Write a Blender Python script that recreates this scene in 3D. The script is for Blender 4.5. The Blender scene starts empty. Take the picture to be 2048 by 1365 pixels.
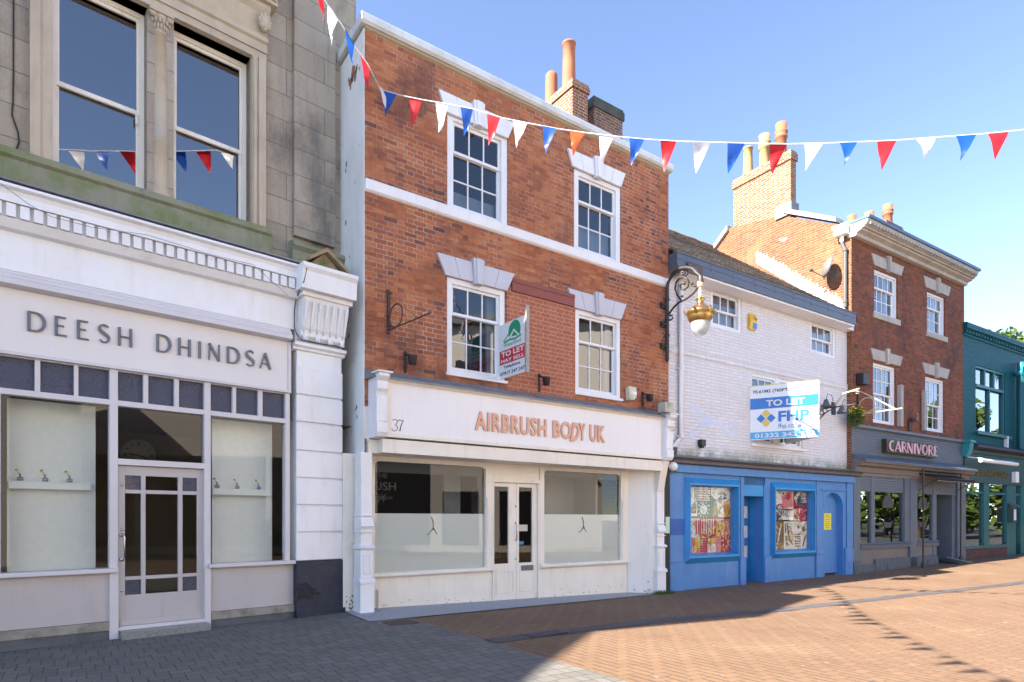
import bpy, bmesh, math, random
from math import sin, cos, tan, atan, atan2, pi, sqrt, radians, floor
from mathutils import Vector, Matrix, noise as mnoise
random.seed(7)
sc = bpy.context.scene
# ---------------------------------------------------------------- camera
F, CX, HOR, CZ = 1240.0, 1024.0, 1039.0, 1.5        # focal length and horizon of the photograph in its own pixels
A0 = atan(1751 / F); SA, CA = sin(A0), cos(A0)
cd = bpy.data.cameras.new('camera'); cam = bpy.data.objects.new('camera', cd); sc.collection.objects.link(cam)
cam.location = (0, 0, CZ); cam.rotation_euler = (pi/2, 0, A0 - pi/2)
cd.sensor_width = 36; cd.lens = 36 * F / 2048; cd.shift_y = (HOR - 682.5) / 2048
cd.clip_end = 2000; cd.clip_start = 0.05
sc.camera = cam
# ---------------------------------------------------------------- world, sun, exposure
KX, KY = 1.30, -0.13                                  # ground run of a shadow per metre of height
EL = atan(1 / sqrt(KX*KX + KY*KY)); AZ = atan2(-KX, -KY)
w = bpy.data.worlds.new('World'); sc.world = w; w.use_nodes = True
wn = w.node_tree; wn.nodes.clear()
sky = wn.nodes.new('ShaderNodeTexSky'); sky.sky_type = 'NISHITA'; sky.sun_disc = False
sky.sun_elevation = EL; sky.sun_rotation = AZ; sky.air_density = 0.7; sky.dust_density = 0.0; sky.ozone_density = 2.2; sky.altitude = 500
bg = wn.nodes.new('ShaderNodeBackground'); bg.inputs[1].default_value = 0.073
wo = wn.nodes.new('ShaderNodeOutputWorld'); tn = wn.nodes.new('ShaderNodeMix'); tn.data_type = 'RGBA'; tn.blend_type = 'MULTIPLY'; tn.inputs[0].default_value = 1; tn.inputs[7].default_value = (1.04, .93, .88, 1); wn.links.new(sky.outputs[0], tn.inputs[6]); wn.links.new(tn.outputs[2], bg.inputs[0]); wn.links.new(bg.outputs[0], wo.inputs[0])
sl = bpy.data.lights.new('sun', 'SUN'); sl.energy = 2.95; sl.angle = radians(0.5); sl.color = (1.0, 0.92, 0.79)
so = bpy.data.objects.new('sun', sl); sc.collection.objects.link(so); so.location = (-20, 0, 30)
so.rotation_euler = Vector((KX, KY, -1)).to_track_quat('-Z', 'Y').to_euler()
sc.view_settings.view_transform = 'Standard'; sc.view_settings.look = 'None'
sc.view_settings.exposure = 2.95; sc.view_settings.gamma = 1.0; sc.view_settings.use_curve_mapping = False
sc.cycles.max_bounces = 8; sc.cycles.transparent_max_bounces = 12; sc.cycles.diffuse_bounces = 4; sc.cycles.glossy_bounces = 4

# ---------------------------------------------------------------- frames: a facade plane with its own axes
class Fr:
    """u runs along a facade, v into the building, z up; at() and side() read a photo pixel off a plane of the frame."""
    def __init__(s, ox, oy, th): s.ox, s.oy, s.th = ox, oy, th; s.c, s.s = cos(th), sin(th)
    def ray(s, px, py):
        xc = (px - CX) / F; return (SA*xc + CA, -CA*xc + SA, (HOR - py) / F)
    def at(s, px, py, v=0.0):
        d = s.ray(px, py); k = -s.ox*s.s + s.oy*s.c + v
        t = k / (-d[0]*s.s + d[1]*s.c)
        return ((t*d[0]-s.ox)*s.c + (t*d[1]-s.oy)*s.s, t*d[2] + CZ)
    def U(s, px, v=0.0): return s.at(px, HOR, v)[0]
    def Z(s, px, py, v=0.0): return s.at(px, py, v)[1]
    def side(s, px, py, u=0.0):
        d = s.ray(px, py); k = s.ox*s.c + s.oy*s.s + u
        t = k / (d[0]*s.c + d[1]*s.s)
        return (-(t*d[0]-s.ox)*s.s + (t*d[1]-s.oy)*s.c, t*d[2] + CZ)
    def P(s, u, v, z=0.0): return Vector((s.ox + u*s.c - v*s.s, s.oy + u*s.s + v*s.c, z))
def th_of(vp, flip=False):
    q = (vp - CX) / F; n = sqrt(q*q + 1); q, c = q/n, 1/n
    return atan2(-CA*q + SA*c, SA*q + CA*c) + (pi if flip else 0)
WLD = Fr(0, 0, 0)
A = Fr(0, 8.875, 0)
D = Fr(0.46, 8.9, th_of(2400))
W = Fr(10.45, 8.95, th_of(2900))
_p = W.P(W.U(1703), 0); C = Fr(_p.x, _p.y, th_of(2970))
_p = C.P(C.U(1926), 0); T = Fr(_p.x, _p.y, th_of(3000))
GK = [(-60, -.25), (-8, 0), (-.65, .046), (2.63, .079), (3.5, .10), (10.1, -.06), (10.5, -.055), (17.8, -.04), (24.6, .10), (30, .165), (70, .4)]
def gz(x):
    for (a, za), (b, zb) in zip(GK, GK[1:]):
        if x <= b: return za + (zb-za) * (x-a) / (b-a)
    return GK[-1][1]

# ---------------------------------------------------------------- materials
def lin(h):
    h = h.lstrip('#'); r = []
    for i in (0, 2, 4):
        c = int(h[i:i+2], 16) / 255; r.append(c/12.92 if c <= .04045 else ((c+.055)/1.055)**2.4)
    return tuple(r)
def col4(c): return (lin(c) if isinstance(c, str) else tuple(c))[:3] + (1.0,)
class NT:
    def __init__(s, name):
        s.m = bpy.data.materials.new(name); s.m.use_nodes = True; s.t = s.m.node_tree; s.t.nodes.clear()
        s.out = s.n('ShaderNodeOutputMaterial')
    def n(s, k, **kw):
        x = s.t.nodes.new(k)
        for a, b in kw.items(): setattr(x, a, b)
        return x
    def l(s, a, b): s.t.links.new(a, b)
    def put(s, sock, v):
        if hasattr(v, 'is_output'): s.l(v, sock)
        else: sock.default_value = v
    def ma(s, op, a, b=None, c=None):
        x = s.n('ShaderNodeMath', operation=op); s.put(x.inputs[0], a)
        if b is not None: s.put(x.inputs[1], b)
        if c is not None: s.put(x.inputs[2], c)
        return x.outputs[0]
    def mix(s, f, a, b, mode='MIX'):
        x = s.n('ShaderNodeMix', data_type='RGBA', blend_type=mode); s.put(x.inputs[0], f)
        s.put(x.inputs[6], a if hasattr(a, 'is_output') else col4(a)); s.put(x.inputs[7], b if hasattr(b, 'is_output') else col4(b))
        return x.outputs[2]
    def noise(s, vec, scale, detail=4, rough=.55):
        x = s.n('ShaderNodeTexNoise'); s.l(vec, x.inputs['Vector']); x.inputs['Scale'].default_value = scale
        x.inputs['Detail'].default_value = detail; x.inputs['Roughness'].default_value = rough; return x.outputs[0]
    def ss(s, v, a, b):
        x = s.n('ShaderNodeMapRange', interpolation_type='SMOOTHSTEP'); s.put(x.inputs[0], v); x.inputs[1].default_value = a; x.inputs[2].default_value = b
        return x.outputs[0]
    def pos(s): return s.n('ShaderNodeNewGeometry').outputs['Position']
    def scl(s, vec, v3):
        x = s.n('ShaderNodeVectorMath', operation='MULTIPLY'); s.l(vec, x.inputs[0]); x.inputs[1].default_value = v3; return x.outputs[0]
    def ramp(s, f, stops):
        x = s.n('ShaderNodeValToRGB'); s.l(f, x.inputs[0]); e = x.color_ramp.elements
        while len(e) < len(stops): e.new(1)
        for i, (p, c) in enumerate(stops): e[i].position = p; e[i].color = col4(c)
        return x.outputs[0]
    def bsdf(s, base, rough=.6, metal=0, spec=.5, h=None, bd=.01, bs=1.0):
        b = s.n('ShaderNodeBsdfPrincipled'); s.put(b.inputs['Base Color'], base if hasattr(base, 'is_output') else col4(base))
        s.put(b.inputs['Roughness'], rough); b.inputs['Metallic'].default_value = metal; b.inputs['Specular IOR Level'].default_value = spec
        if h is not None:
            bp = s.n('ShaderNodeBump'); bp.inputs['Distance'].default_value = bd; bp.inputs['Strength'].default_value = bs
            s.l(h, bp.inputs['Height']); s.l(bp.outputs[0], b.inputs['Normal'])
        s.l(b.outputs[0], s.out.inputs[0]); return b
MT = {}
def mat(name, c, c2=None, scale=2.5, amt=.5, rough=.6, metal=0, spec=.4, streak=0, sc2=None, bump=.0, bscale=40, chips=0, chipc=(.34, .31, .28)):
    if name in MT: return MT[name]
    s = NT(name); p = s.pos(); c2 = c2 or tuple(x*.72 for x in (lin(c) if isinstance(c, str) else c))
    f = s.ss(s.noise(p, scale, 5, .62), .38, .72)
    base = s.mix(s.ma('MULTIPLY', f, amt), c, c2)
    if streak:
        g = s.ss(s.noise(s.scl(p, (6, 6, .7)), 1.1, 5, .68), .5, .8)
        base = s.mix(s.ma('MULTIPLY', g, streak), base, sc2 or '6b675c')
    if chips:
        g = s.ss(s.noise(p, 7, 6, .8), .655, .675); base = s.mix(s.ma('MULTIPLY', g, chips), base, chipc)
        g = s.ss(s.noise(s.scl(p, (3, 3, 1.2)), 1.1, 6, .72), .5, .8); base = s.mix(s.ma('MULTIPLY', g, chips*.45), base, chipc)
    fine = s.noise(p, bscale, 3)
    rg = s.ma('ADD', s.ma('MULTIPLY', fine, .16), rough - .08)
    s.bsdf(base, rg, metal, spec, fine if bump else None, bump or .01)
    MT[name] = s.m; return s.m
def brick(name, stops, mortar, P=.3375, h=.075, head=.6667, mw=.011, bd=.006, stain=None, stain_amt=.5, patch=None, sh=.5, wob=.006, rough=.85, mvis=1.0, moss=None, spec=.3, runs=None, paint=False):
    s = NT(name); uv = s.n('ShaderNodeUVMap').outputs[0]; p = s.pos()
    nz = s.n('ShaderNodeTexNoise'); nz.inputs['Scale'].default_value = 3.1; s.l(p, nz.inputs['Vector'])
    sep = s.n('ShaderNodeSeparateXYZ'); s.l(uv, sep.inputs[0])
    sn = s.n('ShaderNodeSeparateColor'); s.l(nz.outputs[1], sn.inputs[0])
    x = s.ma('ADD', sep.outputs[0], s.ma('MULTIPLY', s.ma('SUBTRACT', sn.outputs[0], .5), wob*4))
    y = s.ma('ADD', sep.outputs[1], s.ma('MULTIPLY', s.ma('SUBTRACT', sn.outputs[1], .5), wob*4))
    yr = s.ma('DIVIDE', y, h); row = s.ma('FLOOR', yr); fy = s.ma('SUBTRACT', yr, row)
    par = s.ma('FLOORED_MODULO', row, 2.0) if sh == .5 else s.ma('MULTIPLY', row, 1.0)
    xr = s.ma('ADD', s.ma('DIVIDE', x, P), s.ma('MULTIPLY', par, sh)); colm = s.ma('FLOOR', xr); fx = s.ma('SUBTRACT', xr, colm)
    if head < 1:
        ish = s.ma('GREATER_THAN', fx, head)
        lx = s.ma('MULTIPLY', s.ma('SUBTRACT', fx, s.ma('MULTIPLY', ish, head)), P)
        ln = s.ma('SUBTRACT', head*P, s.ma('MULTIPLY', ish, (2*head-1)*P))
        idx = s.ma('ADD', s.ma('MULTIPLY', colm, 2.0), ish)
    else: lx = s.ma('MULTIPLY', fx, P); ln = P; idx = colm
    dx = s.ma('MINIMUM', lx, s.ma('SUBTRACT', ln, lx)); dy = s.ma('MULTIPLY', s.ma('MINIMUM', fy, s.ma('SUBTRACT', 1.0, fy)), h)
    d = s.ma('MINIMUM', dx, dy)
    d = s.ma('ADD', d, s.ma('MULTIPLY', s.ma('SUBTRACT', s.noise(p, 22, 3), .5), mw*.9))
    br = s.ss(d, mw*.3, mw*.85)
    cv = s.n('ShaderNodeCombineXYZ'); s.l(idx, cv.inputs[0]); s.l(row, cv.inputs[1])
    wnz = s.n('ShaderNodeTexWhiteNoise', noise_dimensions='2D'); s.l(cv.outputs[0], wnz.inputs['Vector'])
    val = wnz.outputs['Value']
    big = s.noise(p, .55, 4, .6)
    val2 = s.ma('ADD', s.ma('MULTIPLY', val, .72), s.ma('MULTIPLY', s.ss(big, .3, .7), .28))
    bc = s.ramp(val2, stops)
    bc = s.mix(s.ma('MULTIPLY', s.noise(p, 35, 4, .7), .15 if paint else .42), bc, tuple(q*.55 for q in mortar) if paint else (.06, .035, .03))
    m = s.mix(s.ma('MULTIPLY', s.noise(p, 6, 3), .25 if paint else .4), mortar, tuple(q*.6 for q in mortar) if paint else (.13, .11, .10))
    mv = s.ma('MULTIPLY', s.ss(s.noise(p, .8, 5, .65), .36, .66), mvis) if mvis < 1 else None
    if mv is not None: m = s.mix(s.ma('ADD', mv, .15), s.mix(.35, bc, (.07, .045, .04)), m)
    c = s.mix(br, m, bc)
    if stain:
        g = s.ss(s.noise(s.scl(p, (1.0, 1.0, .6)), 1.1, 6, .68), .5, .72); c = s.mix(s.ma('MULTIPLY', g, stain_amt), c, stain)
    if patch:
        g = s.ss(s.noise(p, patch[1], 6, .7), patch[2], patch[2]+.06); c = s.mix(s.ma('MULTIPLY', g, patch[3]), c, patch[0])
    if runs:
        g = s.ss(s.noise(s.scl(p, (7, 7, .45)), 1.5, 5, .65), .5, .8); c = s.mix(s.ma('MULTIPLY', g, runs[1]), c, runs[0])
    if moss:   # growth just above a ledge at height moss[1]
        sp = s.n('ShaderNodeSeparateXYZ'); s.l(p, sp.inputs[0])
        g = s.ma('MULTIPLY', s.ss(sp.outputs[2], moss[2], moss[1]), s.ss(s.noise(p, 3.5, 6, .75), .35, .62)); c = s.mix(g, c, moss[0])
    hh = s.ma('ADD', s.ma('MULTIPLY', br, 1.0), s.ma('MULTIPLY', s.noise(p, 45, 4, .7), .55))
    s.bsdf(c, rough, 0, spec, hh, bd); MT[name] = s.m; return s.m
def herring(name, stops, joint, w=.115, jw=.017):
    s = NT(name); uv = s.n('ShaderNodeUVMap').outputs[0]; p = s.pos(); sep = s.n('ShaderNodeSeparateXYZ'); s.l(uv, sep.inputs[0])
    nz = s.n('ShaderNodeTexNoise'); nz.inputs['Scale'].default_value = 2.2; s.l(p, nz.inputs['Vector']); sn = s.n('ShaderNodeSeparateColor'); s.l(nz.outputs[1], sn.inputs[0])
    x = s.ma('DIVIDE', s.ma('ADD', sep.outputs[0], s.ma('MULTIPLY', sn.outputs[0], .02)), w); y = s.ma('DIVIDE', s.ma('ADD', sep.outputs[1], s.ma('MULTIPLY', sn.outputs[1], .02)), w)
    i, j = s.ma('FLOOR', x), s.ma('FLOOR', y); fx, fy = s.ma('SUBTRACT', x, i), s.ma('SUBTRACT', y, j)
    m = s.ma('FLOORED_MODULO', s.ma('SUBTRACT', i, j), 4.0); eq = lambda k: s.ma('COMPARE', m, float(k), .1)
    e = [eq(k) for k in range(4)]
    el = s.ma('ADD', fx, e[1]); er = s.ma('ADD', s.ma('SUBTRACT', 1.0, fx), e[0]); eb = s.ma('ADD', fy, e[2]); et = s.ma('ADD', s.ma('SUBTRACT', 1.0, fy), e[3])
    dx = s.ma('MULTIPLY', s.ma('MINIMUM', el, er), w); dy = s.ma('MULTIPLY', s.ma('MINIMUM', eb, et), w)
    rag = s.ma('MULTIPLY', s.ma('SUBTRACT', s.noise(p, 26, 3), .5), jw*1.1)
    bx = s.ss(s.ma('ADD', dx, rag), jw*.25, jw*.75); by = s.ss(s.ma('ADD', dy, rag), jw*.05, jw*.5)
    bi = s.ma('SUBTRACT', i, e[1]); bj = s.ma('ADD', j, e[3]); ori = s.ma('ADD', e[2], e[3])
    cv = s.n('ShaderNodeCombineXYZ'); s.l(bi, cv.inputs[0]); s.l(bj, cv.inputs[1]); s.l(ori, cv.inputs[2])
    wz = s.n('ShaderNodeTexWhiteNoise'); s.l(cv.outputs[0], wz.inputs['Vector'])
    v = s.ma('ADD', s.ma('MULTIPLY', wz.outputs['Value'], .34), s.ma('MULTIPLY', s.ss(s.noise(p, .7, 5, .65), .3, .7), .62)); c = s.ramp(v, stops)
    c = s.mix(s.ma('MULTIPLY', s.ss(s.noise(p, 1.4, 6, .7), .52, .72), .45), c, (.11, .068, .05)); c = s.mix(s.ma('MULTIPLY', s.ss(s.noise(p, .35, 5, .6), .55, .75), .35), c, (.33, .235, .155))
    c = s.mix(s.ma('MULTIPLY', s.noise(p, 60, 3, .7), .3), c, (.08, .055, .045))
    c = s.mix(s.ma('MULTIPLY', s.ma('SUBTRACT', 1.0, by), .3), c, joint); c = s.mix(s.ma('SUBTRACT', 1.0, bx), c, joint)
    c = s.mix(s.ma('MULTIPLY', s.ss(s.noise(p, 8, 2, .4), .735, .75), .5), c, (.36, .31, .26)); c = s.mix(s.ma('MULTIPLY', s.ss(s.noise(s.scl(p, (1.3, 1.3, 1.3)), 5, 2, .4), .745, .76), .6), c, (.06, .05, .045))
    h = s.ma('ADD', s.ma('MINIMUM', bx, by), s.ma('MULTIPLY', s.noise(p, 50, 4, .7), .3))
    s.bsdf(c, .75, 0, .3, h, .004); MT[name] = s.m
def glass(name, tint=(.78, .83, .85), boost=1.0, base=.0, wav=.0, rough=0.0, ws=5.0):
    s = NT(name); g = s.n('ShaderNodeBsdfGlossy'); g.inputs['Roughness'].default_value = rough; g.inputs['Color'].default_value = (1, 1, 1, 1)
    t = s.n('ShaderNodeBsdfTransparent'); t.inputs[0].default_value = tint + (1,)
    f = s.n('ShaderNodeFresnel'); f.inputs[0].default_value = 1.52
    mx = s.n('ShaderNodeMixShader'); s.l(s.ma('MINIMUM', s.ma('ADD', s.ma('MULTIPLY', f.outputs[0], boost), base), .95), mx.inputs[0]); s.l(t.outputs[0], mx.inputs[1]); s.l(g.outputs[0], mx.inputs[2])
    if wav:
        bp = s.n('ShaderNodeBump'); bp.inputs['Distance'].default_value = wav; s.l(s.noise(s.pos(), ws, 2), bp.inputs['Height']); s.l(bp.outputs[0], g.inputs['Normal'])
    s.l(mx.outputs[0], s.out.inputs[0]); MT[name] = s.m; return s.m
def flat(name, c, rough=.5, spec=.4, metal=0):
    if name in MT: return MT[name]
    s = NT(name); p = s.pos(); s.bsdf(s.mix(s.ma('MULTIPLY', s.noise(p, 14, 4), .16), c, (.08, .08, .08)), rough, metal, spec); MT[name] = s.m; return s.m

# ---------------------------------------------------------------- things and mesh parts
OFF = {}
COL = sc.collection
def empty(name, fr, u=0, v=0, z=0):
    o = bpy.data.objects.new(name, None); COL.objects.link(o); o.location = fr.P(u, v, z); o.rotation_euler = (0, 0, fr.th)
    o.empty_display_size = .2; OFF[o.name] = (u, v, z); return o
def tag(o, label, cat, group=None):
    o['label'] = label; o['category'] = cat
    if group: o['group'] = group
    return o
def thing(name, label, cat, fr, u=0, v=0, z=0, group=None): return tag(empty(name, fr, u, v, z), label, cat, group)
SPLIT = {'shop_window_pane', 'stall_riser', 'shopfront_frame', 'pilaster', 'window_frame', 'window_sill', 'patterned_pane', 'door_pane', 'window_jamb', 'window_graphic', 'partition', 'soffit_downlight', 'stone_base', 'window_bed', 'riser_rail', 'riser_base', 'film_lettering', 'display_shelf', 'door_frame', 'gable_coping', 'frosted_film', 'small_pane', 'transom_pane', 'console_bracket', 'blue_logo', 'yellow_logo', 'fitting', 'arm', 'bracket', 'strut', 'handle', 'door_reveal', 'wall_post'}
class MB:
    def __init__(s): s.v = []; s.f = []; s.sm = set()
    def poly(s, pts, smooth=False):
        n = len(s.v); s.v += [tuple(p) for p in pts]; s.f.append(tuple(range(n, n+len(pts))))
        if smooth: s.sm.add(len(s.f)-1)
    def raw(s, vs, fs, smooth=False):
        n = len(s.v); s.v += [tuple(p) for p in vs]
        for f in fs:
            s.f.append(tuple(i+n for i in f))
            if smooth: s.sm.add(len(s.f)-1)
    def box(s, u0, u1, v0, v1, z0, z1):
        if u0 > u1: u0, u1 = u1, u0
        if v0 > v1: v0, v1 = v1, v0
        if z0 > z1: z0, z1 = z1, z0
        s.raw([(u0,v0,z0),(u1,v0,z0),(u1,v1,z0),(u0,v1,z0),(u0,v0,z1),(u1,v0,z1),(u1,v1,z1),(u0,v1,z1)],
              [(0,3,2,1),(4,5,6,7),(0,1,5,4),(1,2,6,5),(2,3,7,6),(3,0,4,7)]); return s
    def prism(s, pts, a, b, ax):
        """pts: 2-D outline; ax 'v' = outline in (u,z) run along v, 'u' = outline in (v,z) run along u, 'z' = outline in (u,v) run up."""
        def e(p, t): return (p[0], t, p[1]) if ax == 'v' else ((t, p[0], p[1]) if ax == 'u' else (p[0], p[1], t))
        n = len(pts); s.raw([e(p, a) for p in pts] + [e(p, b) for p in pts],
              [tuple(range(n-1, -1, -1)), tuple(range(n, 2*n))] + [(i, (i+1) % n, n+(i+1) % n, n+i) for i in range(n)]); return s
    def lathe(s, prof, u, v, z, n=20, ax='z'):
        vs = []; m = len(prof)
        for r, t in prof:
            for k in range(n):
                a = 2*pi*k/n; q = (r*cos(a), r*sin(a))
                vs.append((u+q[0], v+q[1], z+t) if ax == 'z' else ((u+q[0], v+t, z+q[1]) if ax == 'v' else (u+t, v+q[0], z+q[1])))
        fs = [(i*n+k, i*n+(k+1) % n, (i+1)*n+(k+1) % n, (i+1)*n+k) for i in range(m-1) for k in range(n)]
        s.raw(vs, fs, True); s.raw(vs[:n], [tuple(range(n))]); s.raw(vs[-n:], [tuple(range(n))]); return s
    def ball(s, c, r, n=12):
        r = (r, r, r) if not hasattr(r, '__len__') else r; vs = []; m = n//2+1
        for i in range(m):
            t = -pi/2 + pi*i/(m-1)
            for k in range(n):
                a = 2*pi*k/n; vs.append((c[0]+r[0]*cos(t)*cos(a), c[1]+r[1]*cos(t)*sin(a), c[2]+r[2]*sin(t)))
        s.raw(vs, [(i*n+k, i*n+(k+1) % n, (i+1)*n+(k+1) % n, (i+1)*n+k) for i in range(m-1) for k in range(n)], True); return s
    def tube(s, pts, r, n=8):
        pts = [Vector(p) for p in pts]; vs = []; m = len(pts); rs = r if hasattr(r, '__len__') else [r]*m
        for i, p in enumerate(pts):
            d = (pts[min(i+1, m-1)] - pts[max(i-1, 0)]).normalized()
            a = Vector((0, 0, 1)) if abs(d.z) < .9 else Vector((1, 0, 0)); x = d.cross(a).normalized(); y = d.cross(x)
            for k in range(n):
                t = 2*pi*k/n; vs.append(tuple(p + (x*cos(t) + y*sin(t))*rs[i]))
        s.raw(vs, [(i*n+k, i*n+(k+1) % n, (i+1)*n+(k+1) % n, (i+1)*n+k) for i in range(m-1) for k in range(n)], True)
        s.raw(vs[:n], [tuple(range(n))]); s.raw(vs[-n:], [tuple(range(n))]); return s
    def wall(s, u0, u1, z0, z1, v, ops=(), dep=.2):
        us = sorted({u0, u1} | {x for o in ops for x in o[:2]}); zs = sorted({z0, z1} | {x for o in ops for x in o[2:4]})
        us = [x for x in us if u0 <= x <= u1]; zs = [x for x in zs if z0 <= x <= z1]
        for a, b in zip(us, us[1:]):
            for c, d in zip(zs, zs[1:]):
                m, n = (a+b)/2, (c+d)/2
                if any(o[0] < m < o[1] and o[2] < n < o[3] for o in ops): continue
                s.poly([(a,v,c),(b,v,c),(b,v,d),(a,v,d)])
        for a, b, c, d in [o[:4] for o in ops]:
            w_ = v + dep
            s.poly([(a,v,c),(a,v,d),(a,w_,d),(a,w_,c)]); s.poly([(b,v,c),(b,w_,c),(b,w_,d),(b,v,d)])
            s.poly([(a,v,d),(b,v,d),(b,w_,d),(a,w_,d)]); s.poly([(a,v,c),(a,w_,c),(b,w_,c),(b,v,c)])
        return s
    def ring(s, a, b, v0, v1):
        """rectangular picture-frame: outer rectangle a=(u0,u1,z0,z1), inner rectangle b."""
        s.box(a[0], b[0], v0, v1, a[2], a[3]); s.box(b[1], a[1], v0, v1, a[2], a[3])
        s.box(b[0], b[1], v0, v1, b[3], a[3]); s.box(b[0], b[1], v0, v1, a[2], b[2]); return s
    def clusters(s, tol=.012):
        """separate lots of touching shapes, so that pieces apart from each other become objects of their own."""
        par = list(range(len(s.v)))
        def fi(a):
            while par[a] != a: par[a] = par[par[a]]; a = par[a]
            return a
        for f in s.f:
            for q in f[1:]: par[fi(q)] = fi(f[0])
        bb = {}
        for i, p in enumerate(s.v):
            r = fi(i); e = bb.get(r); bb[r] = [list(p), list(p)] if e is None else [[min(a, b) for a, b in zip(e[0], p)], [max(a, b) for a, b in zip(e[1], p)]]
        ks = list(bb); g = {k: k for k in ks}
        def fg(a):
            while g[a] != a: a = g[a]
            return a
        for i, a in enumerate(ks):
            for c in ks[:i]:
                if all(bb[a][0][x]-tol <= bb[c][1][x] and bb[c][0][x]-tol <= bb[a][1][x] for x in range(3)): g[fg(a)] = fg(c)
        out = {}
        for k, f in enumerate(s.f):
            m = out.setdefault(fg(fi(f[0])), (MB(), {})); ids = []
            for q in f:
                if q not in m[1]: m[1][q] = len(m[0].v); m[0].v.append(s.v[q])
                ids.append(m[1][q])
            if k in s.sm: m[0].sm.add(len(m[0].f))
            m[0].f.append(tuple(ids))
        return [m[0] for m in out.values()]
    def build(s, name, m, parent=None, fr=None, at=None, bevel=0):
        if name in SPLIT and parent is not None:
            cs = s.clusters()
            if len(cs) > 1: return [c.build1(name, m, parent, fr, at, bevel) for c in cs][0]
        return s.build1(name, m, parent, fr, at, bevel)
    def build1(s, name, m, parent=None, fr=None, at=None, bevel=0):
        """parent: part of a thing; else a one-mesh thing standing in frame fr with its origin at `at`."""
        me = bpy.data.meshes.new(name); o = bpy.data.objects.new(name, me); COL.objects.link(o)
        if parent is not None: off = OFF[parent.name]; o.parent = parent
        else:
            off = at or (0, 0, 0); o.location = fr.P(*off); o.rotation_euler = (0, 0, fr.th)
        OFF[o.name] = off
        me.from_pydata([(a-off[0], b-off[1], c-off[2]) for a, b, c in s.v], [], s.f)
        me.materials.append(m if not isinstance(m, str) else MT[m])
        bm = bmesh.new(); bm.from_mesh(me); bmesh.ops.recalc_face_normals(bm, faces=bm.faces); bm.to_mesh(me); bm.free()
        if 'glass' in me.materials[0].name:
            for pl in me.polygons:
                if pl.normal.y > .5: pl.flip()
        uvl = me.uv_layers.new(name='UVMap').data; k = 0
        for i, pl in enumerate(me.polygons):
            n = pl.normal; ax = max(range(3), key=lambda q: abs(n[q]))
            pl.use_smooth = i in s.sm
            for li in pl.loop_indices:
                c = s.v[me.loops[li].vertex_index]
                uvl[li].uv = (c[1], c[2]) if ax == 0 else ((c[0], c[2]) if ax == 1 else (c[0], c[1]))
        if bevel:
            b = o.modifiers.new('bevel', 'BEVEL'); b.width = bevel; b.segments = 2; b.limit_method = 'ANGLE'; b.angle_limit = radians(40)
        return o
def text(mb, body, u0, u1, z0, z1, v, depth=.02, off=0.0, shear=0.0, sp=1.0):
    cu = bpy.data.curves.new('txt', 'FONT'); cu.body = body; cu.extrude = .5; cu.offset = off; cu.shear = shear; cu.space_character = sp; cu.resolution_u = 3
    o = bpy.data.objects.new('txt', cu); COL.objects.link(o)
    dg = bpy.context.evaluated_depsgraph_get(); me = o.evaluated_get(dg).to_mesh()
    xs = [p.co.x for p in me.vertices]; ys = [p.co.y for p in me.vertices]
    ax, bx, ay, by = min(xs), max(xs), min(ys), max(ys)
    vs = [(u0 + (p.co.x-ax)/(bx-ax)*(u1-u0), v - (p.co.z+.5)*depth, z0 + (p.co.y-ay)/(by-ay)*(z1-z0)) for p in me.vertices]
    mb.raw(vs, [tuple(p.vertices) for p in me.polygons])
    o.evaluated_get(dg).to_mesh_clear(); bpy.data.objects.remove(o); bpy.data.curves.remove(cu); return mb
def ribbon(mb, pts, ws, v, depth, fit):
    """flat brush stroke in (u,z): pts in glyph space, half widths ws, fit maps glyph space to (u,z)."""
    n = len(pts); L, R = [], []
    for i, p in enumerate(pts):
        q, r = pts[max(i-1, 0)], pts[min(i+1, n-1)]; dx, dy = r[0]-q[0], r[1]-q[1]; l = sqrt(dx*dx+dy*dy) or 1
        w_ = ws[i] if hasattr(ws, '__len__') else ws
        L.append(fit((p[0]-dy/l*w_, p[1]+dx/l*w_))); R.append(fit((p[0]+dy/l*w_, p[1]-dx/l*w_)))
    for i in range(n-1): mb.prism([R[i], R[i+1], L[i+1], L[i]], v-depth, v, 'v')
def arc(cx, cy, rx, ry, a, b, n=10): return [(cx+rx*cos(radians(a+(b-a)*i/n)), cy+ry*sin(radians(a+(b-a)*i/n))) for i in range(n+1)]

def sash(root, u0, u1, z0, z1, v, cols, ru, rl, zr, fm, gm, fw=.085, name='window', ft=.07, fb=.06, mun=.022, sill=None, sm=None, rec=.0):
    """vertical sliding sash window: box frame, two sashes with glazing bars, panes as a child, sill as a child."""
    m = MB(); a, b, c, d = u0+fw, u1-fw, z0+fb, z1-ft
    m.ring((u0, u1, z0, z1), (a, b, c, d), v, v+.13)
    st = .045; g = MB()
    for (p, q, vv, rows, top) in ((zr-.02, d, v+.045, ru, 1), (c, zr+.02, v+.085, rl, 0)):
        m.ring((a, b, p, q), (a+st, b-st, p+(st if top else .07), q-st), vv, vv+.035)
        x0, x1, y0, y1 = a+st, b-st, p+(st if top else .07), q-st
        for k in range(1, cols): x = x0+(x1-x0)*k/cols; m.box(x-mun/2, x+mun/2, vv+.004, vv+.03, y0, y1)
        for k in range(1, rows): y = y0+(y1-y0)*k/rows; m.box(x0, x1, vv+.006, vv+.028, y-mun/2, y+mun/2)
        g.poly([(x0, vv+.018, y0), (x1, vv+.018, y0), (x1, vv+.018, y1), (x0, vv+.018, y1)])
    o = m.build(name, fm, root); g.build('pane', gm, o)
    if sill:
        s_ = MB(); s_.box(u0-sill[0], u1+sill[0], v-sill[1], v+.05, z0-sill[2], z0-.002); s_.build('sill', sm or fm, o, bevel=.006)
    return o
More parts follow.
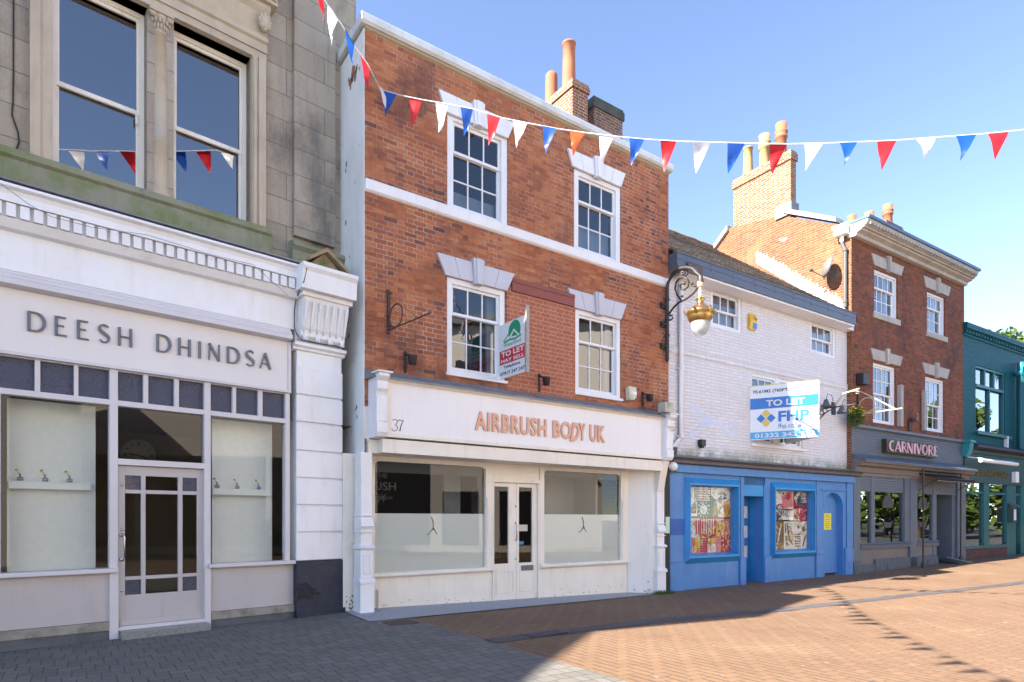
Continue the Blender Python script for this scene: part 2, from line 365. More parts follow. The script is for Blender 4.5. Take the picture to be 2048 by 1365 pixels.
def niche(mb, u0, u1, z0, z1, v0, v1, ex=.3):
    """dark room behind a window."""
    a, b, c, d = u0-ex, u1+ex, z0-ex*.4, z1+ex*.4
    mb.poly([(a,v1,c),(b,v1,c),(b,v1,d),(a,v1,d)]); mb.poly([(a,v0,c),(a,v1,c),(a,v1,d),(a,v0,d)]); mb.poly([(b,v0,c),(b,v0,d),(b,v1,d),(b,v1,c)])
    mb.poly([(a,v0,c),(b,v0,c),(b,v1,c),(a,v1,c)]); mb.poly([(a,v0,d),(a,v1,d),(b,v1,d),(b,v0,d)]); return mb

# ---------------------------------------------------------------- the palette
OLD = [(0, (.085,.05,.05)), (.07, (.17,.065,.05)), (.18, (.34,.10,.045)), (.5, (.46,.138,.052)), (.72, (.53,.17,.062)), (.9, (.56,.21,.08)), (1, (.58,.27,.13))]
brick('red_brick', OLD, (.56,.43,.35), stain=(.13,.055,.045), stain_amt=.8, patch=((.52,.40,.33), 1.9, .66, .45), mw=.012, mvis=.85, bd=.009, runs=((.16,.07,.055), .35))
brick('new_red_brick', [(0, (.40,.115,.062)), (.5, (.47,.145,.07)), (1, (.52,.175,.085))], (.52,.36,.29), mw=.010, bd=.004, wob=.001)
brick('dark_red_brick', [(0, (.10,.04,.03)), (.3, (.20,.062,.032)), (.7, (.27,.082,.038)), (1, (.34,.11,.05))], (.30,.21,.17), mw=.009, stain=(.06,.036,.034), stain_amt=.75, patch=((.46,.38,.34), 1.6, .67, .5), mvis=.55)
brick('gable_brick', [(0, (.12,.045,.025)), (.3, (.20,.07,.028)), (.65, (.26,.092,.032)), (1, (.33,.14,.055))], (.36,.28,.20), mw=.012, stain=(.30,.20,.10), stain_amt=.45, patch=((.50,.42,.34), 1.5, .63, .7), bd=.014)
brick('chimney_brick', [(0, (.18,.062,.03)), (.5, (.26,.098,.045)), (1, (.34,.15,.075))], (.55,.47,.38), mw=.012, bd=.007)
brick('sooty_brick', [(0, (.10,.06,.05)), (.5, (.20,.09,.06)), (1, (.29,.13,.09))], (.40,.36,.32), mw=.011, stain=(.06,.06,.05), stain_amt=.7, patch=((.42,.40,.38), 3, .62, .5))
brick(paint=True, name='white_painted_brick', stops=[(0, (.69,.68,.715)), (1, (.77,.76,.795))], mortar=(.62,.61,.645), mw=.012, bd=.009, stain=(.62,.57,.57), stain_amt=.5, patch=((.30,.30,.30), 9, .765, .7), rough=.6, moss=((.20,.24,.13), 2.86, 3.25), runs=((.46,.43,.42), .22))
brick(paint=True, name='grey_painted_brick', stops=[(0, (.135,.155,.19)), (1, (.155,.18,.215))], mortar=(.11,.13,.16), mw=.014, bd=.012, rough=.55)
brick(paint=True, name='teal_painted_brick', stops=[(0, (.003,.085,.10)), (1, (.004,.105,.125))], mortar=(.003,.075,.095), mw=.014, bd=.012, rough=.5, spec=.15, patch=((.25,.42,.46), 5, .755, .45))
brick('teal_base_brick', [(0, (.10,.04,.035)), (1, (.19,.07,.05))], (.12,.09,.08), mw=.012)
brick('ashlar', [(0, (.36,.31,.25)), (.5, (.44,.38,.30)), (1, (.50,.435,.345))], (.24,.21,.175), P=1.15, h=.40, head=1, mw=.012, bd=.004, wob=.0005, stain=(.15,.135,.115), stain_amt=.85, patch=((.16,.15,.14), 9, .76, .5), runs=((.15,.14,.13), .45))
herring('red_paver', [(0, (.172,.101,.060)), (.3, (.202,.122,.073)), (.75, (.228,.140,.084)), (1, (.265,.170,.108))], (.075,.052,.04))
brick('grey_paver', [(0, (.15,.145,.13)), (.5, (.185,.178,.162)), (1, (.22,.212,.195))], (.055,.058,.06), P=.30, h=.155, head=.62, mw=.008, bd=.003, wob=.001, sh=.37, stain=(.10,.105,.11), stain_amt=.6, patch=((.29,.29,.285), .8, .64, .35), rough=.8)
brick('dark_sett', [(0, (.075,.075,.085)), (1, (.125,.12,.125))], (.05,.05,.05), P=.30, h=.155, head=1, mw=.008, bd=.003, rough=.7)
brick('roof_tile', [(0, (.14,.11,.09)), (.4, (.22,.175,.13)), (.8, (.30,.235,.17)), (1, (.38,.31,.22))], (.03,.025,.022), P=.17, h=.11, head=1, mw=.014, bd=.02, stain=(.055,.05,.05), stain_amt=.7, patch=((.34,.29,.21), 7, .64, .7))
mat('white_paint', (.76,.765,.79), (.62,.60,.57), 1.3, .35, .45, streak=.3, sc2=(.50,.46,.40), bump=.002, chips=.4)
mat('stucco', (.82,.83,.82), (.66,.67,.63), 1.1, .5, .65, streak=.4, sc2=(.44,.45,.40), bump=.003, bscale=60, chips=.35)
mat('cream_paint', (.77,.72,.64), (.60,.56,.50), 1.4, .35, .45, streak=.45, sc2=(.45,.40,.33), bump=.002, chips=.5)
mat('fascia_paint', (.78,.76,.765), (.70,.68,.68), .8, .4, .45, streak=.12, chips=.15)
mat('white_render', (.68,.66,.685), (.60,.58,.60), 2, .6, .6, streak=.2, bump=.004)
mat('faded_blue', (.52,.58,.74), (.66,.67,.74), 3, .8, .6)
mat('greige_paint', (.47,.435,.435), (.41,.375,.37), 1.2, .45, .5, streak=.3, sc2=(.28,.25,.23), bump=.0015, chips=.3, chipc=(.25,.23,.22))
mat('skylit_greige', (.70,.665,.66), (.63,.60,.59), .8, .4, .5, chips=.15)  # greige lightened for the skylight falling on the sign panel
mat('light_greige', (.60,.575,.60), (.52,.49,.50), 1.4, .4, .45, bump=.001)
mat('sandstone', (.50,.42,.32), (.38,.32,.25), 2.2, .7, .85, streak=.4, sc2=(.20,.175,.15), bump=.004, bscale=70)
mat('mossy_stone', (.27,.265,.20), (.16,.20,.065), 2.8, .95, .9, streak=.5, sc2=(.11,.12,.08), bump=.006, bscale=60)
mat('navy_paint', (.020,.023,.045), (.04,.045,.06), 3.2, .6, .5, bump=.004, bscale=50)
mat('lead', (.22,.225,.235), (.12,.125,.135), 3, .7, .55, .2, bump=.004, bscale=18)
mat('black_iron', (.035,.03,.032), (.06,.04,.035), 8, .6, .5, bump=.002)
mat('rusty_iron', (.06,.04,.04), (.11,.055,.04), 9, .8, .7)
mat('black_plastic', (.025,.025,.03), None, 3, .4, .45)
mat('brass', (.42,.27,.10), (.26,.16,.07), 6, .7, .36, .9, .5)
mat('copper', (.42,.24,.16), (.30,.17,.11), 6, .6, .35, .85, .5)
mat('gold_paint', (.62,.52,.36), (.48,.38,.26), 7, .7, .5)
mat('coping', (.64,.66,.66), (.50,.51,.49), 2, .7, .7, streak=.5, sc2=(.40,.40,.36), bump=.003, chips=.3)
mat('terracotta', (.36,.135,.07), (.25,.09,.05), 3, .7, .8, streak=.3, sc2=(.22,.12,.09), bump=.003)
mat('buff_terracotta', (.36,.26,.12), (.26,.18,.08), 3, .7, .8, bump=.003)
mat('blue_paint', (.07,.215,.49), (.07,.17,.42), 2.2, .7, .45, streak=.6, sc2=(.20,.29,.52), bump=.003, bscale=30, chips=.45, chipc=(.06,.12,.22))
mat('lit_blue', (.035,.26,.58), (.03,.20,.48), 2.2, .7, .42, bump=.002, streak=.4, sc2=(.14,.30,.56), chips=.35, chipc=(.05,.12,.24))  # shopfront blue brightened: light on bevels and reveals is put in here
mat('deep_blue', (.02,.10,.38), None, 3, .4, .5)
mat('dark_brown_paint', (.085,.065,.065), (.13,.10,.09), 5, .6, .55)
mat('slate_gutter', (.10,.12,.16), (.075,.09,.12), 3, .5, .4)
mat('bluegrey_paint', (.105,.125,.16), (.085,.10,.13), 3, .5, .45)
mat('taupe_paint', (.17,.145,.135), (.13,.11,.105), 2.5, .6, .55, streak=.3, sc2=(.11,.095,.09))
mat('dark_stone', (.115,.12,.135), (.07,.075,.085), 5, .7, .8, bump=.004)
mat('painted_stone', (.42,.385,.34), (.28,.255,.22), 3, .6, .7, streak=.3, sc2=(.34,.29,.25), bump=.002)
mat('shaded_white_stone', (.52,.52,.58), (.46,.46,.51), 3, .5, .6, bump=.0015)  # white lintel paint greyed; the lower lintels' shade is in the colour
mat('teal_paint', (.006,.095,.11), (.01,.12,.13), 3, .5, .4)
mat('dull_teal', (.025,.065,.068), (.03,.055,.055), 3, .5, .5)
mat('lit_teal', (.025,.22,.25), None, 3, .3, .4)  # teal lightened: sun on the bracket is put into the colour
mat('red_beam', (.24,.062,.045), (.20,.05,.04), 5, .5, .5)
mat('dark_room', (.014,.012,.011), (.008,.007,.007), .8, .6, .9)
mat('pale_room', (.30,.32,.33), None, .8, .3, .9)
mat('dirty_rail', (.30,.28,.25), (.16,.15,.12), 5, .9, .7)
mat('thin_wire', (.25,.25,.27))
mat('timber', (.36,.34,.32), (.27,.25,.23), 8, .6, .8)
mat('checker_steel', (.33,.34,.36), (.22,.23,.25), 30, .9, .4, .6)
mat('asphalt', (.06,.06,.062), (.045,.045,.047), 6, .7, .9)
mat('granite_step', (.36,.37,.40), (.24,.25,.28), 22, .9, .75, bump=.002, bscale=120)
flat('sign_white', (.80,.81,.82), .25, .5); flat('red_vinyl', (.62,.035,.045), .3); flat('sign_ink', (.02,.02,.06), .4); flat('sign_green', (.0,.30,.12), .35)
flat('sign_blue', (.02,.17,.55), .25); flat('sky_blue_vinyl', (.06,.38,.72), .25); flat('sign_yellow', (.72,.52,.08), .3)
flat('lettering_grey', (.115,.12,.155), .35, .5, .3); flat('copper_letters', (.56,.30,.21), .4, .5, .2); flat('pink_tube', (.75,.42,.52), .3)
def cloth(name, c):
    s = NT(name); d = s.n('ShaderNodeBsdfPrincipled'); d.inputs['Base Color'].default_value = c + (1,); d.inputs['Roughness'].default_value = .38; t = s.n('ShaderNodeBsdfTranslucent'); t.inputs[0].default_value = c + (1,)
    m = s.n('ShaderNodeMixShader'); m.inputs[0].default_value = .4; s.l(d.outputs[0], m.inputs[1]); s.l(t.outputs[0], m.inputs[2]); s.l(m.outputs[0], s.out.inputs[0]); MT[name] = s.m
cloth('flag_red', (.66,.02,.03)); cloth('flag_blue', (.012,.085,.42)); cloth('flag_white', (.80,.80,.82)); cloth('flag_orange', (.72,.10,.02))
flat('yellow_plastic', (.72,.45,.03), .35); flat('paper_yellow', (.78,.68,.06), .6); flat('paper_green', (.55,.72,.55), .6); flat('paper_white', (.76,.76,.75), .6)
flat('chrome', (.6,.6,.6), .18, .5, 1.0); flat('dish_grey', (.15,.14,.145), .5); flat('gold_letters', (.16,.10,.03), .4, .5, .4)
glass('sky_glass', (.40,.46,.55), 4.5, .06, .0012, ws=1.3)
glass('sash_glass', (.62,.68,.74), 1.9, .015, .0015, ws=2.5)
glass('shop_glass', (.93,.96,.955), .72, .0)
glass('mirror_glass', (.35,.40,.42), 2.0, .06, .001, ws=1.5)
def obscure():
    s = NT('obscure_glass'); p = s.pos(); c = s.mix(s.ss(s.noise(p, 1.1, 3), .55, .75), (.035, .042, .085), (.15, .11, .07)); s.bsdf(c, .12, 0, .55, s.noise(p, 55, 2), .012); MT['obscure_glass'] = s.m
obscure()
def frosted():
    s = NT('frosted_film'); t = s.n('ShaderNodeBsdfTransparent'); t.inputs[0].default_value = (.85, .9, .9, 1)
    d = s.n('ShaderNodeBsdfDiffuse'); d.inputs[0].default_value = (.66, .71, .73, 1); g = s.n('ShaderNodeBsdfGlossy'); g.inputs['Roughness'].default_value = .3
    m1 = s.n('ShaderNodeMixShader'); m1.inputs[0].default_value = .86; s.l(t.outputs[0], m1.inputs[1]); s.l(d.outputs[0], m1.inputs[2])
    m2 = s.n('ShaderNodeMixShader'); m2.inputs[0].default_value = .07; s.l(m1.outputs[0], m2.inputs[1]); s.l(g.outputs[0], m2.inputs[2]); s.l(m2.outputs[0], s.out.inputs[0]); MT['frosted_film'] = s.m
frosted()
def globe():
    s = NT('globe_shell'); t = s.n('ShaderNodeBsdfTransparent'); t.inputs[0].default_value = (.9, .92, .92, 1); d = s.n('ShaderNodeBsdfPrincipled'); d.inputs['Base Color'].default_value = (.55, .56, .55, 1); d.inputs['Roughness'].default_value = .12
    m = s.n('ShaderNodeMixShader'); m.inputs[0].default_value = .5; s.l(t.outputs[0], m.inputs[1]); s.l(d.outputs[0], m.inputs[2]); s.l(m.outputs[0], s.out.inputs[0]); MT['globe_shell'] = s.m
globe()
glass('globe_glass', (.80,.82,.84), 2.0, .12, .0, .12)
mat('mossy_pale', (.50,.49,.42), (.30,.31,.22), 6, .9, .8, bump=.004)
def leafmat(name, a, b):
    s = NT(name); p = s.pos(); c = s.mix(s.noise(p, 1.7, 3), a, b); bs = s.bsdf(c, .55, 0, .3)
    bs.inputs['Transmission Weight'].default_value = 0; tr = s.n('ShaderNodeBsdfTranslucent'); s.l(c, tr.inputs[0])
    mx = s.n('ShaderNodeMixShader'); mx.inputs[0].default_value = .35; s.l(bs.outputs[0], mx.inputs[1]); s.l(tr.outputs[0], mx.inputs[2]); s.l(mx.outputs[0], s.out.inputs[0]); MT[name] = s.m
leafmat('leaf', (.05,.10,.02), (.16,.22,.05)); leafmat('weed', (.06,.14,.02), (.12,.2,.04))

# ================================================================ GROUND
def sheet(name, x0, x1, y0, y1, dz, m, fr=WLD):
    xs = sorted({x0, x1} | {k[0] for k in GK if x0 < k[0] < x1} | {x0 + i*(x1-x0)/24 for i in range(25)}); b = MB()
    for a, c in zip(xs, xs[1:]): b.poly([(a, y0, gz(a)+dz), (c, y0, gz(c)+dz), (c, y1, gz(c)+dz), (a, y1, gz(a)+dz)])
    o = b.build(name, m, None, fr); o['kind'] = 'structure'; return o
sheet('ground', -300, 400, -300, 300, -.012, 'asphalt')
GX = 3.93
sheet('red_pavement', GX, 36, -14, 9.6, 0, 'red_paver')
sheet('grey_pavement', -40, GX-.003, -14, 10.2, .001, 'grey_paver')
b = MB(); cl = [(GX+.002, 6.0), (7, 6.18), (10.2, 6.0), (15, 5.5), (19, 5.05), (24.6, 4.4), (36, 3.0)]
for (a, ya), (c, yc) in zip(cl, cl[1:]):
    for k in range(6):
        x0, x1 = a+(c-a)*k/6, a+(c-a)*(k+1)/6; y0, y1 = ya+(yc-ya)*k/6, ya+(yc-ya)*(k+1)/6; b.poly([(x0, y0-.14, gz(x0)+.006), (x1, y1-.14, gz(x1)+.006), (x1, y1+.14, gz(x1)+.006), (x0, y0+.14, gz(x0)+.006)])
o = b.build('drain_channel', 'dark_sett', None, WLD); o['kind'] = 'structure'
b = MB()
stp = [(A.U(690, .25), 8.75), (A.U(1254, .3), 8.62), (A.U(1310, 0), 8.72), (A.U(1310, 0), 9.5), (A.U(690, .25), 9.5)]
stp[:2] = [(3.3, 8.02), (3.93, 8.05), (8.2, 8.50)]; stp[3] = (A.U(1310, 0), 8.74)
b.poly([(x, y, gz(x)+.012) for x, y in stp]); o = b.build('doorstep_paving', 'granite_step', None, WLD); o['kind'] = 'structure'

# ================================================================ STONE BUILDING (left)
R = thing('stone_building', 'tall sandstone building with big sash windows over a white shopfront, at the left edge', 'building', D, D.U(600), 0, 0)
def Dz(px, py, v=0): return D.at(px, py, v)[1]
UL = -2.60                                             # just beyond the picture's left edge
uR = D.U(684, .6)
VW = .60                                               # upper wall plane
# window opening geometry
VG = .80
wl0, wl1, wr0, wr1 = D.U(102, VG), D.U(287.5, VG), D.U(340, VG), D.U(491, VG)
zs, ztop = Dz(103, 344, VG), Dz(491, 132, VG)
zrl = Dz(103, 160, VG)
b = MB(); b.wall(UL, uR+.25, 3.0, 11.3, VW, [(wl0-.02, wl1, zs, ztop), (wr0, wr1, zs, ztop)], .3)
b.box(UL, uR+.25, VW+.02, 9, 11.0, 11.28); b.box(uR+.23, uR+.25, VW+.01, 9, 3.2, 11.0); b.box(UL, UL+.02, VW+.01, 9, 0, 11)
b.build('wall', 'ashlar', R)
b = MB(); b.prism([(VW-.02, 10.9), (VW-.3, 11.05), (VW-.38, 11.2), (VW-.38, 11.34), (VW+.3, 11.34), (VW+.3, 10.9)], UL, uR+.3, 'u'); b.build('parapet_cornice', 'sandstone', R)
pl0, pl1 = D.U(589, VW-.09), D.U(671, VW-.09)
b = MB(); b.box(pl0, pl1, VW-.09, VW-.002, Dz(589, 470, VW-.09), 11.0); b.build('corner_pilaster', 'ashlar', R)
zb = Dz(589, 500, VW-.15)
b = MB(); b.prism([(VW-.09, zb+.16), (VW-.2, zb+.12), (VW-.23, zb+.05), (VW-.17, zb), (VW-.17, zb-.5), (VW, zb-.5), (VW, zb+.16)], pl0-.06, uR, 'u'); b.build('pilaster_base', 'mossy_stone', R)
# window surround: jambs, entablature with hood, sill course
VJ = VW-.12
b = MB()
jl0, jl1 = D.U(60, VJ), D.U(100, VG); jr0, jr1 = wr1, D.U(532, VJ)
for a, c in ((jl0, jl1), (jr0, jr1)):
    b.box(a, c, VJ+.03, VG, zs-.02, ztop+.001)
b.box(jl0-.001, jl0+.10, VJ, VJ+.03, zs, ztop); b.box(jr1-.10, jr1, VJ, VJ+.03, zs, ztop); b.box(jr1-.17, jr1-.13, VJ+.01, VJ+.03, zs, ztop)
b.box(wl1, wr0, VJ+.22, VG+.05, zs, ztop)
b.build('window_jamb', 'sandstone', R)
zt = ztop
b = MB(); b.prism([(VG+.05, zt), (VJ+.03, zt), (VJ+.03, zt+.10), (VJ, zt+.10), (VJ, zt+.22), (VJ-.04, zt+.24), (VJ-.05, zt+.30), (VJ+.02, zt+.31), (VJ-.01, zt+.42), (VJ-.07, zt+.60), (VJ-.09, zt+.62), (VJ-.13, zt+.66), (VJ-.13, zt+.72), (VW, zt+.72), (VW, zt)], jl0-.02, jr1+.02, 'u')
b.build('window_entablature', 'sandstone', R)
b = MB(); hz = zt+.78
b.prism([(VW, hz+.12), (VJ-.42, hz+.12), (VJ-.46, hz+.24), (VJ-.20, hz+.50), (VW, hz+.50)], jl0-.25, jr1+.16, 'u'); b.box(jl0-.2, jr1+.10, VJ-.2, VW, zt+.72, hz+.12)
for k in range(26):
    u = jr1 + .05 - k*.105; b.ball((u, VJ-.22, hz+.03), (.042, .05, .055), 8)
b.build('window_hood', 'sandstone', R)
b = MB(); b.ball((jr1-.06, VJ-.09, zt+.47), (.09, .07, .14), 10)
for k in range(8): b.ball((jr1-.06+.07*cos(k*.8), VJ-.12, zt+.47+.10*sin(k*.8)), (.035, .04, .045), 6)
b.build('carved_leaf', 'sandstone', R)
# sill course, mossy
VS = VW-.16
zc0 = Dz(0, 362, -.33)
b = MB(); b.prism([(VG, zs-.005), (VS, zs-.02), (VS, zs-.10), (VS+.04, zs-.13), (VS+.04, zc0-.25), (VG, zc0-.25)], UL, D.U(545, VS), 'u')
b.prism([(VW-.003, zs-.30), (VW-.05, zs-.32), (VW-.05, zc0-.3), (VW, zc0-.3)], D.U(545, VS), pl0, 'u'); b.build('sill_course', 'mossy_stone', R)
# column between the two lights
uc = (wl1+wr0)/2; vc = VJ+.17; r = .098
zbase, zcap0 = zs, Dz(318, 70, vc)
b = MB(); b.lathe([(r*1.45, 0), (r*1.45, .03), (r*1.3, .05), (r*1.35, .075), (r*1.08, .10), (r*1.05, .12), (r, .16), (r*1.02, .75), (r*1.1, .755), (r*1.1, .775), (r, .78), (r*.86, zcap0-zbase-.02), (r*.95, zcap0-zbase-.02), (r*.95, zcap0-zbase)], uc, vc, zbase, 28)
b.build('column', 'sandstone', R)
b = MB(); hc = ztop - zcap0
b.lathe([(r*.86, 0), (r*.9, hc*.4), (r*1.3, hc*.85), (r*1.3, hc*.86)], uc, vc, zcap0, 20); b.box(uc-r*1.5, uc+r*1.5, vc-r*1.5, vc+r*1.5, ztop-.035, ztop-.001)
for k in range(16):
    a = 2*pi*k/16; b.ball((uc+r*.98*cos(a), vc+r*.98*sin(a), zcap0+hc*.28), (.02, .02, .05), 6); b.ball((uc+r*1.2*cos(a+.2), vc+r*1.2*sin(a+.2), zcap0+hc*.55), (.024, .024, .04), 6)
for k in range(4):
    a = pi/4 + k*pi/2; b.lathe([(.0, -.02), (.042, -.02), (.042, .02), (.02, .028), (.0, .03)], uc+r*1.5*cos(a), vc+r*1.5*sin(a), zcap0+hc*.78, 12, 'v')
b.build('capital', 'sandstone', R)
# upper sash windows: one big pane per sash
for (a, c, nm) in ((wl0, wl1, 0), (wr0, wr1, 1)):
    m = MB(); fw = .055; m.ring((a, c, zs, ztop), (a+fw, c-fw, zs+.05, ztop-.06), VG-.03, VG+.1)
    g = MB(); zr_ = zrl
    for (p, q, vv) in ((zr_-.03, ztop-.06, VG), (zs+.05, zr_+.03, VG+.04)):
        x0, x1, y0, y1 = a+fw+.03, c-fw-.03, p+.055, q-.04
        m.ring((a+fw, c-fw, p, q), (x0, x1, y0, y1), vv, vv+.035); g.poly([(x0, vv+.018, y0), (x1, vv+.018, y0), (x1, vv+.018, y1), (x0, vv+.018, y1)])
    m.box(c-fw-.045, c-fw-.01, VG-.005, VG+.0, zr_-.16, zr_-.04)
    o = m.build('window', 'cream_paint', R); g.build('pane', 'sky_glass', o)
b = MB(); niche(b, wl0, wr1, zs, ztop, VG+.12, 4.2); b.build('upstairs_room', flat('blue_room', (.012, .02, .045), .9), R)

# ---- shopfront entablature
uE = D.U(611, -.42); V0 = -.33
zA = Dz(0, 362, V0); zB = Dz(0, 398, V0+.04); zC = Dz(0, 427, -.27); zDm = Dz(0, 450, -.18); zE = Dz(0, 536, -.08); zF = Dz(0, 567, -.14); zG = Dz(0, 699.5, -.05); zH = Dz(0, 710, -.04)
b = MB(); b.prism([(VW, zA+.03), (V0-.02, zA+.0), (V0-.02, zA-.03), (V0+.03, zA-.05), (V0+.05, zA-.09), (V0+.04, zB), (-.21, zB+.01), (-.21, zC+.0), (-.24, zC-.004), (-.17, zDm), (-.08, zDm-.01), (-.08, zE), (VW, zE)], UL, uE, 'u'); b.build('cornice', 'white_paint', R)
b = MB(); b.box(UL, D.U(690, -.15), V0-.015, VW, zA+.031, zA+.052); b.build('lead_capping', 'lead', R)
b = MB(); n = 36; ud0, ud1 = UL, D.U(601, -.18); stp_ = .118
k = 0
while ud1 - k*stp_ > UL:
    u = ud1 - k*stp_; b.box(u-.082, u, -.27, -.205, zC+.002, zB-.006); k += 1
b.build('dentils', 'white_paint', R)
uP0, uP1 = D.U(590, -.06), D.U(684, -.06)
b = MB(); b.prism([(-.05, zE+.005), (-.10, zE-.01), (-.10, zE-.04), (-.14, zE-.06), (-.14, zE-.09), (-.18, zE-.115), (-.18, zF+.012), (-.1, zF), (VW, zF), (VW, zE+.005)], UL, D.U(584, -.15), 'u'); b.build('architrave', 'light_greige', R, bevel=0)
uS1 = D.U(579, 0)
b = MB(); b.box(UL, uS1, -.045, .2, zG, zF-.002); b.build('sign_panel', 'skylit_greige', R)
b = MB(); b.box(uS1-.045, uS1, -.065, -.047, zG, zF-.003); b.box(UL, uS1, -.075, .02, zG-.04, zG-.002); b.build('sign_frame', 'light_greige', R, bevel=.004)
# thick-and-thin sign letters
GL = {'D': [([(.14,0),(.14,1)],.075), ([(.14,.965)]+arc(.42,.5,.44,.465,90,-90,12)+[(.14,.035)], [.035]+[.035,.045,.06,.075,.082,.085,.085,.085,.082,.075,.06,.045,.035]+[.035])],
      'E': [([(.14,0),(.14,1)],.075), ([(.14,.965),(.62,.965)],.035), ([(.14,.52),(.52,.52)],.033), ([(.14,.035),(.66,.035)],.035)],
      'S': [(arc(.36,.74,.25,.23,30,180,8)+[(.14,.66),(.28,.55),(.46,.45)]+arc(.36,.27,.25,.235,20,-150,9), [.035]*5+[.045,.055,.065,.075,.085,.085,.085]+[.075,.07,.06,.05,.045,.04,.035,.035,.035,.035])],
      'H': [([(.14,0),(.14,1)],.075), ([(.14,.5),(.76,.5)],.035), ([(.76,0),(.76,1)],.075)],
      'I': [([(.14,0),(.14,1)],.075)],
      'N': [([(.11,0),(.11,1)],.035), ([(.11,.98),(.75,.02)],.075), ([(.75,0),(.75,1)],.035)],
      'A': [([(.03,0),(.38,1)],.035), ([(.38,1),(.76,0)],.078), ([(.15,.33),(.64,.33)],.033)]}
ADV = {'D': .95, 'E': .76, 'S': .70, 'H': .92, 'I': .30, 'N': .87, 'A': .80, ' ': .55}
b = MB(); zl0, zl1 = Dz(51.6, 661.6, -.05), Dz(51.6, 622, -.05); ua_, ub_ = D.U(51.6, -.05), D.U(541, -.05)
word = 'DEESH DHINDSA'; gap = .34; tot = sum(ADV[c] for c in word) + gap*(len(word)-1); h_ = zl1-zl0; sx = (ub_-ua_)/tot; x = 0
for c in word:
    for pts, ws in GL.get(c, []):
        ribbon(b, pts, ws, -.048, .028, lambda p, x=x: (ua_+(x+p[0])*sx, zl0+p[1]*h_))
    x += ADV[c]+gap
b.build('sign_lettering', 'lettering_grey', R)
# ---- shop windows and door
zT1, zT0 = zH, Dz(0, 776, 0); zBar = Dz(0, 788, 0); zSill = Dz(0, 1146.6, 0); zSb = Dz(0, 1157, -.08)
uW = [D.U(x) for x in (0, 218, 232.5, 407, 421, 569, 578, 590)]
b = MB()
b.box(UL, uW[6], -.03, .08, zBar, zT0)                                   # transom bar
for a, c in ((uW[1], D.U(235)), (uW[3]+.0, D.U(420)), (uW[5], uW[6])): b.box(a, c, -.035, .085, zSb if a != uW[1] else zSb, zG-.04)
b.box(D.U(218), D.U(236), -.04, .09, .05, zSb); b.box(D.U(408), D.U(420.5), -.04, .09, .05, zSb)
for px0, px1 in ((69, 80.3), (147.5, 156.5), (286, 296), (347.8, 357.3), (464, 471.4), (515.3, 524.3)): b.box(D.U(px0), D.U(px1), -.022, .06, zT0, zT1)
b.box(UL, uW[6], -.02, .06, zT1, zG-.04)
b.box(UL, D.U(1), -.035, .08, zSill, zBar)
b.build('shopfront_frame', 'light_greige', R, bevel=.005)
b = MB()
for a, c in ((UL, uW[1]), (D.U(235), uW[3]), (D.U(420), uW[5])): b.poly([(a, .03, zT0), (c, .03, zT0), (c, .03, zT1), (a, .03, zT1)])
b.build('transom_pane', 'obscure_glass', R)
for a, c in ((uW[0], uW[1]), (D.U(420), uW[5])):
    b = MB(); b.poly([(a, .03, zSill), (c, .03, zSill), (c, .03, zBar), (a, .03, zBar)]); b.build('shop_window_pane', 'shop_glass', R)
b = MB(); b.box(UL, D.U(234), -.10, .1, zSb, zSill); b.box(D.U(419, -.1), D.U(592, -.1), -.10, .1, zSb, zSill); b.build('window_sill', 'light_greige', R, bevel=.006)
zR0 = Dz(0, 1263, 0); zRb = Dz(0, 1284, -.03)
b = MB(); b.box(UL, D.U(232), 0, .1, zR0, zSb-.002); b.box(D.U(421), D.U(588), 0, .1, zR0, zSb-.002); b.build('stall_riser', 'greige_paint', R)
b = MB(); b.box(UL, D.U(240), -.03, .1, zRb, zR0-.004); b.box(D.U(421), D.U(590), -.03, .1, zRb, zR0-.004); b.build('riser_rail', 'dirty_rail', R, bevel=.006)
b = MB(); b.box(UL, D.U(240), -.012, .1, -.3, zRb-.002); b.box(D.U(421), D.U(590), -.012, .1, -.3, zRb-.002); b.build('riser_base', 'dark_stone', R)
# door
zd1, zd0 = Dz(240, 931, .0), Dz(240, 1253, 0); du0, du1 = D.U(237), D.U(412.5)
VD = .03
b = MB(); b.box(D.U(233), D.U(415), -.03, .08, zd1+.005, Dz(240, 918, 0)); b.build('door_head', 'light_greige', R, bevel=.004)
lx = [D.U(x, VD) for x in (250, 282, 291, 356, 365, 394)]; ly = [Dz(250, y, VD) for y in (951, 979.5, 987, 1154, 1161, 1191)]
b = MB(); b.ring((du0, du1, zd0, zd1), (lx[0], lx[5], ly[5], ly[0]), VD, VD+.045)
b.box(lx[1], lx[2], VD-.006, VD+.045, ly[5], ly[0]); b.box(lx[3], lx[4], VD-.006, VD+.045, ly[5], ly[0])
for i in (1, 3):
    for p, q in ((lx[0], lx[1]), (lx[2], lx[3]), (lx[4], lx[5])): b.box(p, q, VD-.004, VD+.045, ly[i+1], ly[i])
b.box(du0, du1, VD-.03, VD, zd0, zd0+.07)
b2 = MB(); b2.box(D.U(236), D.U(414), -.03, .09, zd0-.048, zd0-.003); b2.build('threshold', 'light_greige', R)
dr = b.build('shop_door', 'greige_paint', R, bevel=.003)
b = MB()
for i, j in ((0, 1), (2, 3), (4, 5)): b.poly([(lx[i], VD+.02, ly[3]), (lx[j], VD+.02, ly[3]), (lx[j], VD+.02, ly[2]), (lx[i], VD+.02, ly[2])])
b.poly([(lx[2], VD+.02, ly[5]), (lx[3], VD+.02, ly[5]), (lx[3], VD+.02, ly[4]), (lx[2], VD+.02, ly[4])]); b.poly([(lx[2], VD+.02, ly[1]), (lx[3], VD+.02, ly[1]), (lx[3], VD+.02, ly[0]), (lx[2], VD+.02, ly[0])])
b.build('door_pane', 'shop_glass', dr)
b = MB()
